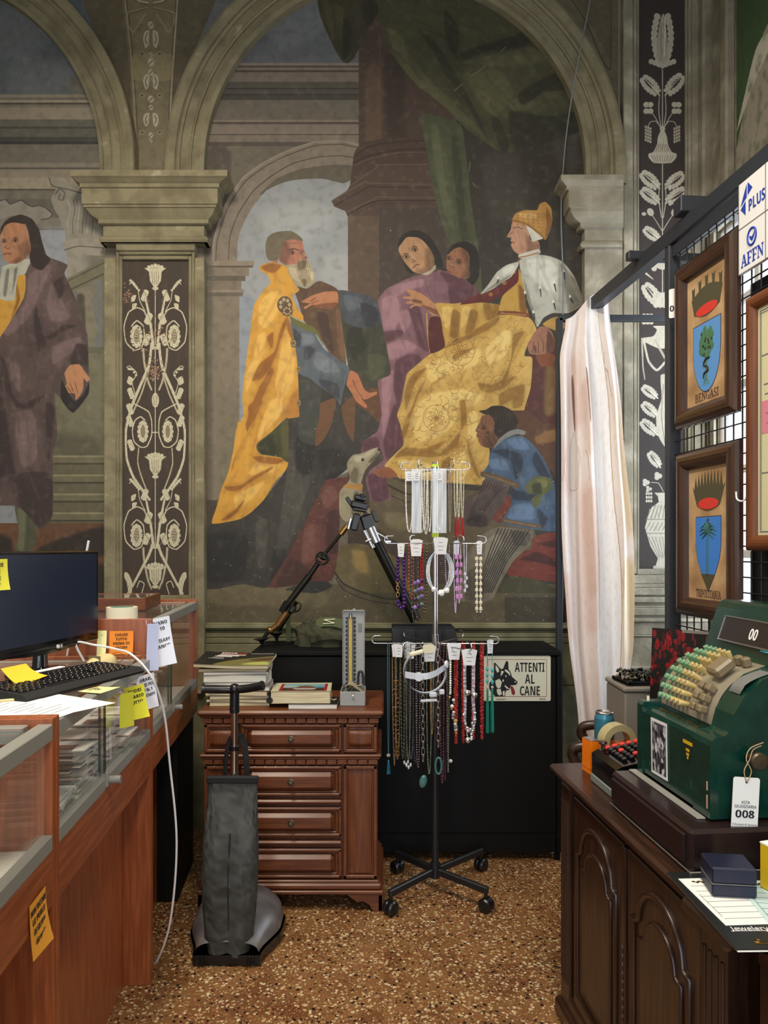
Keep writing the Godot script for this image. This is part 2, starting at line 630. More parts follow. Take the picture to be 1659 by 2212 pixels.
func garment(p: Painter,outline: Array,base: Color,darks: Array,dark: Color,lights: Array,light: Color,blur := 3,flow := Vector2(0.1,1)) -> void:
	p.poly(outline,base)
	for s in [[lights,light],[darks,dark]]:
		if s[0]:
			p.soft(outline,s[0],Color(s[1],0.5),blur + 2)
			p.soft(outline,s[0],Color(s[1],0.75),maxi(1,blur - 1))
	p.streaks(outline,flow.normalized(),0.0006,[Color(dark,0.2),Color(light,0.2)],3)

func face(p: Painter,outline: Array,skin: Color,hair: Array,hair_col: Color,eyes: Array,nose: Array,mouth: Array,shade: Array) -> void:
	p.poly(outline,skin)
	p.soft(outline,[shade],Color(skin.darkened(0.45),0.7),4)
	p.soft(outline,[shade],Color(skin.darkened(0.3),0.45),2)
	p.streaks(outline,Vector2(0.3,1).normalized(),0.004,[Color(skin.lightened(0.2),0.2),Color(skin.darkened(0.3),0.2)],2)
	for e in eyes:
		p.line([e[0] - e[2],e[1] - e[2] * 0.95,e[0],e[1] - e[2] * 1.35,e[0] + e[2],e[1] - e[2] * 0.9],1.3,skin.darkened(0.55))
		p.soft(outline,[[e[0] - e[2] * 1.5,e[1],e[0],e[1] - e[2] * 1.3,e[0] + e[2] * 1.5,e[1],e[0],e[1] + e[2] * 0.9]],Color(skin.darkened(0.5),0.5),2)
		p.ell(e[0],e[1],e[2] * 0.75,e[2] * 0.3,skin.lightened(0.06))
		p.ell(e[0] + e[3],e[1],e[2] * 0.36,e[2] * 0.38,K(28,20,16))
		p.line([e[0] - e[2],e[1] - 0.5,e[0],e[1] - e[2] * 0.48,e[0] + e[2],e[1]],0.9,skin.darkened(0.7))
	if nose:
		p.line(nose,1.3,skin.darkened(0.42))
		p.soft(outline,[[nose[0],nose[1],nose[2] + 3,nose[3] - 4,nose[4] + 4,nose[5] - 2,nose[2] - 1,nose[3]]],Color(skin.lightened(0.25),0.6),2)
	if mouth: p.line(mouth,1.7,K(112,52,44))
	for h in hair: p.poly(h,hair_col)

func fresco() -> Texture2D:
	var p := Painter.new(-150,-220,1530,1480,2.4,K(112,103,88))
	var r := RandomNumberGenerator.new()
	r.seed = 7
	fresco_left(p)
	# ---- the large arch field
	p.rect(441,-60,1265,1480,K(104,95,82))
	p.rect(441,-60,790,138,K(100,103,106))
	p.soft([441,-60,790,-60,790,138,441,138],[[560,-20,680,-30,700,60,600,110]],K(118,121,124,150),5)
	for b in [[136,142,134,124,110],[142,146,84,76,66],[146,152,124,113,101],[152,156,76,69,60],[156,177,118,107,96],[177,190,84,79,69],[190,193,56,53,47],[193,203,82,77,68],[203,206,58,55,49],[206,216,70,66,58],[216,259,103,95,84],[259,264,126,115,102],[264,268,72,64,56],[268,272,118,107,95],[272,290,122,111,98],[290,292,62,55,48],[292,307,118,108,95],[307,316,80,73,64]]:
		p.rect(441,b[0],800,b[1],K(b[2],b[3],b[4]))
	p.soft([441,260,800,260,800,560,441,560],[[441,330,500,330,480,560,441,560]],K(70,62,53,170),4)
	# painted inner arch and the pale sky through it
	p.poly([460,580,462,520,484,449,524,386,570,352,615,329,676,308,734,305,790,318,790,580],K(124,113,99))
	p.line([460,580,462,520,484,449,524,386,570,352,615,329,676,308,734,305,780,314],3.2,K(140,129,114))
	p.line([466,580,469,522,491,452,530,392,576,358,620,336,680,315,736,312,775,319],1.6,K(70,61,52))
	p.line([494,560,497,510,515,462,548,412,590,378,634,353,690,339,740,337,770,342],1.8,K(66,58,50))
	p.poly([560,420,600,385,650,365,720,356,765,360,765,405,700,390,640,394,590,414],K(92,84,71))
	p.poly([512,1000,512,560,516,510,526,482,545,448,575,412,610,395,642,388,696,386,740,396,790,410,790,1000],K(142,146,148))
	var skyc := [512,1000,512,560,545,448,642,388,740,396,790,410,790,1000]
	p.soft(skyc,[[560,470,640,430,720,450,700,500,600,540],[690,560,760,540,760,640,700,650]],K(160,163,163,170),5)
	p.soft(skyc,[[512,640,560,660,550,900,512,900]],K(128,138,150,200),5)
	p.line([518,669,545,667],1.0,K(118,116,108))
	# the painted pier on the left
	p.rect(441,655,517,1082,K(120,109,92))
	p.rect(441,564,549,574,K(134,122,105)); p.rect(441,574,546,578,K(84,75,64)); p.rect(441,578,538,596,K(122,111,95)); p.rect(441,596,530,607,K(92,83,71))
	p.rect(441,607,521,626,K(118,107,91)); p.rect(441,626,527,632,K(136,124,107)); p.rect(441,632,524,640,K(98,89,76)); p.rect(441,640,517,657,K(122,111,95))
	p.soft([441,560,520,560,520,1082,441,1082],[[441,560,456,560,456,1082,441,1082]],K(84,76,65,190),4)
	p.soft([441,640,520,640,520,1082,441,1082],[[470,860,510,850,508,1060,470,1050]],K(112,104,84,170),5)
	p.rect(441,1080,700,1300,K(72,62,50))
	# ---- the great brown column and its pedestal
	p.rect(752,440,1265,1300,K(68,58,50))
	p.rect(752,440,819,760,K(90,73,59))
	p.rect(775,-60,1000,420,K(74,60,50))
	var colm := [775,-60,920,-60,920,306,775,306]
	p.soft(colm,[[790,150,822,150,822,306,790,306]],K(98,76,60,200),4)
	p.soft(colm,[[830,120,870,140,870,306,836,306]],K(50,40,35,150),4)
	p.line([820,70,821,304],1.2,K(104,84,68))
	p.poly([772,318,790,306,850,298,920,298,1000,300,1000,430,752,430,756,400,762,352,764,335],K(72,56,47))
	p.line([768,336,800,316,860,307,930,304],3.0,K(58,45,38))
	p.line([764,352,800,336,860,324,930,322],3.4,K(54,42,36))
	p.line([764,358,800,343,862,330,930,329],1.4,K(106,86,70))
	p.poly([716,434,752,410,818,358,1000,356,1000,470,818,470,752,470,746,456,722,446],K(76,60,50),false)
	p.line([756,402,816,360,817,356,1000,354],1.2,K(108,90,76))
	p.line([720,432,790,392,800,396,1010,400],2.2,K(96,78,66))
	p.line([724,444,800,402,815,404,1010,408],2.0,K(50,40,34))
	p.line([748,458,812,428,820,426,1010,428],1.6,K(98,80,66))
	p.line([752,464,818,434,1010,436],2.4,K(50,40,34))
	p.line([752,472,820,440,1010,443],1.4,K(58,46,40))
	p.rect(752,466,819,760,K(88,71,58))
	p.rect(819,450,1010,760,K(68,58,51))
	# dark hangings behind the throne
	p.poly([985,240,1265,150,1265,1300,985,1300],K(54,49,41),false)
	p.soft([985,240,1265,240,1265,800,985,800],[[1040,340,1120,330,1130,460,1060,480],[1200,220,1250,240,1240,380,1190,330]],K(68,62,52,200),5)
	# ---- green curtain
	var g0 := K(70,70,47)
	var gd := K(43,42,29)
	var gl := K(94,92,62)
	garment(p,[686,-60,686,0,692,36,706,70,722,104,738,130,750,137,764,126,778,100,796,62,822,20,860,-60],K(62,60,40),[[742,40,760,60,752,120,742,128],[780,-50,850,-50,810,40,790,60]],gd,[[700,0,716,20,722,80,708,60],[724,10,742,20,745,70,730,60]],K(82,78,52))
	var cur := [800,-60,815,10,822,50,834,92,856,132,872,150,898,182,930,206,966,236,1004,276,1044,304,1074,326,1100,330,1150,318,1208,300,1265,262,1265,-60]
	garment(p,cur,g0,[[900,60,930,100,968,170,1004,214,1046,290,1054,308,1040,260,990,170,940,90],[985,120,1040,96,1120,74,1160,60,1130,100,1060,108,1000,128],[960,20,990,60,985,120,965,90],[1060,250,1080,260,1100,312,1088,326,1070,290],[1120,200,1190,160,1262,140,1262,190,1180,196,1130,225],[1140,-40,1262,-40,1262,100,1200,60],[1100,240,1180,250,1262,240,1262,300,1120,330]],gd,[[836,60,870,80,890,150,930,196,1000,256,1060,310,1080,322,1010,270,920,200,870,150],[905,150,960,200,1030,270,1050,300,1000,260,930,205],[1000,132,1060,118,1150,100,1180,130,1100,140,1030,140],[1010,160,1080,150,1110,200,1070,250,1030,210],[1096,218,1160,200,1220,170,1230,190,1170,220,1120,240]],gl,4,Vector2(0.75,0.65))
	garment(p,[912,246,922,330,938,420,962,505,980,540,1000,585,1030,640,1042,640,1034,540,1018,440,1006,330,994,268],K(74,78,54),[[975,300,990,300,1000,420,1014,540,998,520,984,420]],K(54,56,39),[[930,270,948,280,962,400,984,500,960,460,940,360]],K(94,97,70),3)
	for s in [[1094,100,1082,112],[1050,142,1020,164],[1000,180,980,198],[1016,350,1013,372],[1022,396,1028,404]]: p.line(s,1.3,K(128,124,104))
	fresco_men(p)
	fresco_doge(p,r)
	# cracks, dust and flaking of the old paint
	for i in 70:
		var c := Vector2(r.randf_range(-150,1260),r.randf_range(300,1340))
		p.line([c.x,c.y,c.x + r.randf_range(-9,9),c.y + r.randf_range(-8,8),c.x + r.randf_range(-14,14),c.y + r.randf_range(-16,16)],0.6,K(150,142,124))
	for i in 240:
		p.ell(r.randf_range(440,1200),1340 - pow(r.randf(),1.6) * 420,r.randf_range(0.5,1.6),r.randf_range(0.4,1.2),K(158,148,122))
	p.im.adjust_bcs(0.97,1.05,0.94)
	spandrels(p)
	p.speckle(31,0.012,K(150,142,122),0.5,1.0,0.08)
	p.speckle(32,0.008,K(46,42,34),0.5,1.0,0.2)
	p.speckle(33,0.2,K(34,31,26),0.5,0.95,0.22)
	p.speckle(34,0.2,K(170,160,138),0.56,0.95,0.22)
	return p.tex(1)

func fresco_left(p: Painter) -> void:
	# the field on the left: sky, cornices, a column, stairs and a man in a purple gown
	p.rect(-150,-220,224,205,K(92,98,102))
	p.soft([-150,-220,224,-220,224,205,-150,205],[[-40,20,60,0,120,60,60,130,-40,120],[20,140,150,130,160,190,30,196]],K(116,120,121,170),6)
	p.rect(148,166,224,206,K(104,102,92))
	for b in [[204,211,138,130,112],[211,216,110,103,90],[216,222,150,141,122],[222,226,78,74,66],[226,232,120,112,98],[232,258,141,131,112],[258,274,98,94,84],[274,278,70,68,61],[278,296,92,89,80],[296,306,66,65,60],[306,312,50,51,49],[312,352,104,99,88],[352,362,124,115,100],[362,366,84,78,69],[366,384,128,119,103],[384,408,142,132,112],[408,412,78,72,62],[412,430,104,99,88],[430,470,92,89,80],[470,494,112,107,96],[494,497,76,72,64]]:
		p.rect(-150,b[0],224,b[1],K(b[2],b[3],b[4]))
	p.rect(-150,497,224,1400,K(126,130,136))
	p.soft([-150,497,224,497,224,800,-150,800],[[80,500,160,500,150,640,90,620]],K(140,144,150,200),5)
	# carved cloud panel
	p.poly([-20,445,0,434,12,430,22,440,34,436,46,432,58,440,70,446,84,443,98,448,112,462,106,472,88,474,80,484,60,470,30,466,0,474,-20,470],K(128,124,112))
	p.line([-20,446,0,435,12,431,22,441,34,437,46,433,58,441,70,447,84,444,98,449,113,462,106,472,90,474],1.8,K(58,56,50))
	# column with leafy capital
	p.poly([104,380,116,384,150,398,178,404,224,420,224,560,141,545,142,520,140,500,128,470,116,450,110,430,120,410,112,396],K(132,127,114),false)
	p.line([106,384,114,402,150,410,200,424],2.0,K(80,76,66))
	p.line([120,420,128,408,140,416,136,432,126,430,130,420],2.0,K(86,82,72))
	for i in 6: p.line([148 + i * 10,505,146 + i * 11,480,152 + i * 10,452,146 + i * 12,432],1.7,K(92,88,78) if i % 2 else K(158,152,138))
	p.rect(144,545,224,690,K(138,133,121))
	p.soft([144,540,224,540,224,690,144,690],[[184,540,224,540,224,690,196,690]],K(104,100,89,220),5)
	p.poly([138,524,152,516,190,514,224,518,224,552,146,546,140,536],K(140,134,120))
	p.line([140,540,170,532,224,536],2.0,K(84,79,68))
	# rail, balusters, steps
	p.poly([140,604,224,560,224,600,150,634],K(108,102,82),false)
	p.line([142,610,224,568],2.0,K(70,65,50)); p.line([148,628,224,592],2.5,K(74,69,52))
	p.poly([150,634,224,600,224,770,150,770],K(104,106,100),false)
	p.poly([166,626,190,618,208,622,206,634,196,650,206,690,210,720,200,736,208,746,176,746,186,730,176,690,182,650,172,638],K(118,113,94))
	p.soft([166,626,208,622,210,746,170,746],[[166,640,182,640,184,740,166,740]],K(74,70,56),3)
	p.rect(140,750,224,764,K(96,94,76)); p.rect(140,764,224,796,K(110,107,86)); p.rect(110,796,224,986,K(108,106,84))
	p.soft([110,796,224,796,224,986,110,986],[[120,930,210,940,210,985,120,985]],K(86,84,66),5)
	var yy := 984
	for i in 4:
		p.rect(104,yy,224,yy + 4,K(134,128,98)); p.rect(104,yy + 4,224,yy + 16,K(104,99,75)); p.rect(104,yy + 16,224,yy + 20,K(62,59,44)); p.rect(104,yy + 20,224,yy + 42,K(94,90,68))
		yy += 41
	p.rect(-150,1130,224,1400,K(98,66,46))
	p.soft([-150,1130,224,1130,224,1400,-150,1400],[[90,1180,224,1136,224,1200,120,1210,40,1230],[-150,1150,20,1160,10,1240,-150,1240],[140,1230,224,1220,224,1300,170,1290]],K(46,36,30),4)
	for i in 14: p.line([60 + i * 9,1146 + (i % 3) * 9,66 + i * 9,1152 + (i % 3) * 9,60 + i * 9,1160 + (i % 3) * 9],1.0,K(66,42,30))
	# legs, gown
	p.poly(fg([95,1900,240,1900,230,2060,205,2180,100,2190,120,2060]),K(72,74,54))
	p.soft(fg([95,1900,240,1900,230,2060,205,2180,100,2190,120,2060]),[fg([110,1900,160,1900,150,2160,110,2160])],K(98,100,74),3)
	var gown := fg([170,400,260,330,330,345,425,385,405,440,460,560,510,700,550,830,556,980,560,1110,555,1190,460,1310,385,1230,345,1190,350,1290,360,1450,332,1600,332,1960,250,2045,100,1900,-430,1850,-430,560,-60,400,60,480,120,520])
	garment(p,gown,K(84,67,66),[fg([225,640,260,780,290,880,240,930,215,760]),fg([270,840,330,820,400,760,480,770,400,800,320,850]),fg([0,960,40,1000,80,1200,140,1260,280,1200,200,1280,100,1280,30,1150]),fg([30,1280,60,1500,100,1700,180,1800,60,1720,10,1450]),fg([-200,1000,0,1050,20,1400,30,1700,-200,1850]),fg([290,1260,340,1280,320,1560,300,1600]),fg([340,500,400,460,400,560,370,600]),fg([480,880,550,900,550,1010,440,1010]),fg([120,1700,320,1700,320,1960,250,2030,130,1900])],K(50,38,39),[fg([190,440,330,380,270,520,190,700,60,830,10,790,150,640]),fg([320,500,360,540,440,720,330,740,290,640]),fg([60,1000,120,1020,130,1180,90,1150]),fg([100,1320,200,1300,230,1400,230,1600,150,1660,100,1520]),fg([330,900,480,840,540,880,420,960,330,1010])],K(122,100,100),4)
	p.poly(fg([0,840,150,590,160,450,110,450,60,470,-60,560,-60,800]),K(190,142,54))
	p.soft(fg([0,840,150,590,160,450,110,450,60,470,-60,560,-60,800]),[fg([90,470,120,600,60,740,100,600])],K(130,88,34),3)
	p.poly(fg([10,400,90,370,190,345,160,440,110,460,88,610,-20,590,0,480]),K(168,168,152))
	p.soft(fg([10,400,90,370,190,345,160,440,110,460,88,610,-20,590,0,480]),[fg([40,420,60,420,40,580,20,570]),fg([90,420,110,400,100,480,80,560])],K(112,114,106),2)
	p.poly(fg([20,130,60,90,130,68,200,95,245,160,265,240,290,320,320,350,260,420,200,390,185,330,190,250,160,130]),K(50,40,36))
	face(p,fg([5,190,30,130,90,118,160,130,185,220,195,290,170,340,110,375,60,375,25,350,10,290,4,240]),K(172,118,84),[fg([0,200,10,140,60,95,130,85,180,120,150,128,80,116,30,140])],K(50,40,36),[[9,522,4.5,0.0],[34,520,5.5,-0.5]],fg([55,215,44,262,30,275,50,285,68,275]),fg([22,320,48,312,75,318]),fg([120,250,190,230,190,300,120,370,60,370,120,330]))
	p.poly(fg([405,1065,440,1015,500,1010,530,1050,565,1100,545,1120,525,1095,525,1160,500,1210,475,1235,470,1195,430,1190,400,1160,420,1130]),K(178,124,88))
	p.poly(fg([385,1100,420,1170,440,1205,475,1245,530,1190,560,1120,555,1200,460,1315,385,1230]),K(34,28,30))
	for l in [[440,1130,460,1180],[470,1120,490,1190],[420,1150,450,1190]]: p.line(fg(l),1.2,K(110,66,46))

func fresco_men(p: Painter) -> void:
	# ground, painted steps
	p.rect(441,1262,1265,1352,K(86,77,54))
	p.soft([441,1250,1265,1250,1265,1352,441,1352],[[441,1262,560,1256,700,1276,690,1310,441,1300]],K(104,94,66),4)
	p.poly(fc([1000,1240,1060,1160,1150,1130,1300,1150,1480,1230,1560,1330,1600,1500,1300,1520,1090,1440,1010,1330]),K(104,92,58))
	p.soft(fc([1000,1240,1060,1160,1150,1130,1300,1150,1480,1230,1560,1330,1600,1500,1300,1520,1090,1440,1010,1330]),[fc([1150,1180,1260,1200,1280,1360,1180,1330])],K(150,124,70),4)
	p.line(fc([1010,1340,1080,1440,1200,1500,1400,1560,1659,1580]),3.0,K(50,45,33))
	p.line(fc([1030,1400,1100,1500,1300,1580,1659,1630]),2.0,K(56,50,36))
	p.rect(1090,1290,1262,1352,K(62,56,42))
	p.rect(1090,1276,1262,1290,K(82,74,56))
	# bearded man: dark robe
	var robe := fc([0,1030,60,980,290,940,470,790,640,560,655,480,655,160,740,130,745,-300,1000,-260,1150,-150,1300,60,1360,150,1362,250,1290,330,1210,440,1110,560,940,700,880,900,760,1100,620,1330,540,1450,470,1480,300,1450,0,1480])
	garment(p,robe,K(54,51,47),[fc([20,1080,200,1040,340,1100,300,1400,100,1440,20,1400]),fc([720,300,860,350,840,600,720,560]),fc([900,400,1100,420,1080,600,940,640]),fc([540,1200,640,1180,600,1420,520,1440])],K(34,33,33),[fc([640,640,760,500,760,900,640,1200,560,1300]),fc([400,980,500,950,480,1300,420,1320]),fc([660,420,760,420,700,700,640,720]),fc([820,420,860,420,800,760,740,860])],K(80,76,68),4,Vector2(-0.3,1))
	garment(p,fc([950,640,1130,615,1110,700,1064,740,1060,1000,1040,1250,1000,1420,830,1440,510,1475,640,1250,800,950,880,780]),K(90,50,43),[fc([640,1300,700,1240,860,1400,700,1460,560,1470]),fc([960,900,1050,880,1040,1200,960,1200])],K(62,36,32),[fc([900,760,1000,680,1050,760,960,860]),fc([780,1050,860,980,860,1250,760,1300])],K(116,74,66),4)
	p.poly(fc([640,1490,800,1430,960,1430,1000,1470,880,1520,700,1505]),K(44,44,44))
	p.poly(fa([750,1250,920,1340,910,1480,890,1800,740,1750]),K(60,62,57))
	p.poly(fc([910,40,1028,0,1020,100,990,220,930,330,872,376,870,280,900,150]),K(104,70,45))
	p.poly(fc([1075,60,1180,-20,1178,150,1168,342,1120,270,1085,160]),K(100,68,44))
	p.poly(fa([1180,1480,1290,1560,1380,1640,1380,1400,1300,1360]),K(94,60,40))
	# dark green hanging sleeve on the right
	garment(p,fa([1040,605,1180,620,1320,660,1365,740,1380,870,1416,905,1400,950,1430,1080,1462,1150,1450,1240,1290,1372,1230,1250,1130,1200,1095,1000,1050,760]),K(58,60,44),[fa([1130,900,1230,900,1260,1050,1180,1150,1120,1050])],K(40,42,33),[fa([1280,1100,1420,1120,1400,1240,1290,1300])],K(78,80,58),3)
	garment(p,fa([1040,605,1180,618,1320,660,1365,740,1382,870,1250,900,1110,860,1060,770]),K(66,72,80),[fa([1220,700,1340,740,1370,860,1260,880])],K(44,46,52),[fa([1090,640,1220,660,1240,720,1120,760])],K(92,98,106),3)
	garment(p,fa([690,560,800,590,890,530,950,545,1045,600,1066,760,1110,1190,1000,1120,900,960,780,840,740,700]),K(92,66,47),[fa([880,780,960,790,1010,1090,930,980])],K(64,44,34),[fa([1030,760,1080,800,1100,1150,1050,1080])],K(122,88,62),3)
	garment(p,fa([676,850,760,870,840,900,930,1050,1010,1110,1135,1205,1110,1310,1080,1420,1066,1500,1020,1430,900,1350,830,1290,740,1250,720,1100]),K(84,93,102),[fa([700,900,760,960,740,1050,710,1000]),fa([790,1040,870,1060,820,1140,780,1140]),fa([900,1290,1040,1330,1060,1450,930,1350])],K(52,56,62),[fa([880,1080,1000,1140,1060,1230,940,1240,860,1180]),fa([750,940,860,960,850,1020,770,1030])],K(114,122,130),3)
	# hands
	p.poly(fa([760,690,850,640,950,612,1040,614,1048,700,990,746,900,738,850,715,790,748,780,735,830,705,790,700]),K(176,116,80))
	p.soft(fa([760,690,850,640,950,612,1040,614,1048,700,990,746,900,738,790,748]),[fa([850,720,950,700,1048,700,990,750,890,745])],K(124,74,50),2)
	p.line(fa([830,690,880,660]),1.1,K(110,64,44)); p.line(fa([840,706,900,680]),1.1,K(110,64,44))
	p.poly(fa([1140,1228,1200,1255,1250,1370,1290,1400,1345,1392,1350,1412,1260,1455,1225,1440,1272,1500,1262,1522,1190,1470,1150,1400,1112,1335]),K(172,108,74))
	p.line(fa([1160,1300,1200,1390,1240,1440]),1.4,K(110,62,42))
	# head
	p.poly(fa([525,345,578,345,572,400,545,395]),K(158,100,78))
	face(p,fa([605,225,690,195,765,215,785,300,805,350,790,375,730,395,640,405,590,375,598,300]),K(168,110,88),[fa([480,260,500,185,570,147,680,140,745,178,776,218,700,205,625,222,600,320,575,365,512,372,490,340])],K(104,94,74),[[630,546,5.5,1.2],[653,547,3.6,1.0]],fa([755,290,775,330,805,350,770,362]),[],fa([600,230,660,230,650,400,590,375]))
	p.line(fa([650,290,700,278,740,292]),2.2,K(92,66,52)); p.line(fa([660,240,720,236]),1.2,K(128,84,66))
	garment(p,fa([585,372,640,405,720,395,760,360,810,372,845,420,872,500,850,552,792,582,720,550,670,500,640,440]),K(160,146,116),[fa([735,380,800,370,790,430,740,450]),fa([760,520,800,520,790,580])],K(92,76,56),[fa([660,430,720,440,750,540,690,500]),fa([800,430,850,450,850,530])],K(196,184,154),2)
	for i in 12: p.line(fa([660 + i * 16,440,672 + i * 14,490,690 + i * 12,545]),0.7,K(120,106,80))
	# yellow cloak
	var cloak := fa([520,383,436,414,440,446,500,486,522,545,470,600,400,700,380,790,360,950,338,1100,312,1300,300,1450,312,1560,285,1630]) + fc([270,180,250,260,232,400,190,580,140,700,100,850,62,978,200,962,290,940,370,890,470,790,560,645,640,560,658,500,600,462,450,440,412,400,420,350,530,262,620,172,742,146]) + fa([745,1580,742,1450,736,1280,722,1100,694,950,664,800,770,842,775,800,730,745,690,650,745,600,700,540,660,470,655,430,600,400])
	garment(p,cloak,K(200,146,50),[fa([655,805,620,850,590,930,570,1020,545,1100,520,1200,560,1110,600,980,640,880]),fa([440,1170,540,1090,575,1040,530,1180,450,1290,375,1310,400,1240]),fa([480,1280,520,1200,545,1230,500,1340,440,1480,400,1600,350,1660,335,1640,380,1480,430,1360]),fa([490,970,540,930,535,1060,510,1030]),fa([655,830,684,900,694,1000,670,960,645,900]),fc([345,60,440,0,452,40,400,150,340,260,325,210,350,120]),fc([236,480,300,330,335,250,260,430,215,580]),fc([165,690,290,680,400,600,540,532,500,575,380,645,260,725,180,715]),fc([130,955,240,870,320,790,270,880,190,945]),fc([380,455,500,458,630,482,560,515,430,500])],K(138,82,26),[fa([480,640,580,600,600,700,540,830,470,900,425,850,430,720]),fa([640,860,672,1000,704,1150,692,1300,600,1480,556,1350,590,1100]),fa([335,1230,400,1140,450,1130,400,1250,330,1400]),fa([420,960,480,930,470,1080,390,1150]),fc([520,20,590,0,622,80,580,150,500,240,420,330,430,230]),fc([430,490,600,505,560,570,450,600,340,590]),fc([240,760,380,690,480,640,400,760,260,870])],K(224,178,88),3,Vector2(-0.25,1))
	p.soft(cloak,[fa([680,1400,742,1350,746,1582,600,1640,590,1560,640,1480])],K(170,112,44,200),4)
	p.soft(cloak,[fa([440,420,520,390,600,410,540,470,470,450])],K(142,90,34),3)
	garment(p,fc([412,395,420,350,530,262,620,176,660,164,660,492,600,462,450,438]),K(68,69,38),[fc([430,360,540,280,560,440,450,430])],K(46,48,28),[fc([600,200,650,180,650,440,610,440])],K(88,86,48),3)
	p.poly(fa([672,805,740,840,850,885,900,940,930,1030,880,950,800,915,690,860]),K(100,98,48))
	for e in [[632,715,60,68],[650,765,44,40],[700,1015,24,34],[742,1215,16,26],[742,1480,16,30]]:
		p.ell(440 + e[0] * 0.2773,460 + e[1] * 0.2773,e[2] * 0.2773,e[3] * 0.2773,K(92,74,52))
		for i in 7:
			var a := TAU * i / 7
			p.ell(440 + (e[0] + cos(a) * e[2] * 0.6) * 0.2773,460 + (e[1] + sin(a) * e[3] * 0.6) * 0.2773,e[2] * 0.06,e[3] * 0.06,K(168,146,112))
	p.line(fa([690,650,740,560,790,582,870,540,900,530]),1.4,K(150,140,120))
	# hound
	garment(p,fc([1118,500,1160,445,1225,430,1300,390,1362,368,1378,400,1362,450,1300,512,1255,570,1232,640,1225,700,1260,800,1230,930,1110,965,1058,900,1058,730,1110,675,1140,620,1120,560]),K(146,138,112),[fc([1170,540,1200,560,1195,660,1150,650,1145,600]),fc([1180,720,1250,800,1220,920,1150,900]),fc([1290,480,1360,420,1350,460,1290,510])],K(98,90,68),[fc([1170,460,1240,440,1340,390,1300,440,1200,500])],K(176,168,142),2)
	p.ell(440 + 1238 * 0.2773,860 + 480 * 0.2773,3.0,3.6,K(40,34,28)); p.ell(440 + 1366 * 0.2773,860 + 400 * 0.2773,3.2,4.2,K(60,48,42))
	p.line(fc([1290,500,1340,470,1365,440]),1.4,K(60,50,40))
	p.poly(fc([1108,670,1170,672,1238,668,1232,720,1160,708,1085,695]),K(166,122,62))
	p.poly(fc([1270,870,1330,830,1400,806,1450,812,1480,845,1470,865,1400,868,1330,890,1285,905]),K(144,136,110))
	p.line(fc([1420,830,1465,850]),1.2,K(90,82,64)); p.line(fc([1300,870,1380,850]),1.0,K(90,82,64))

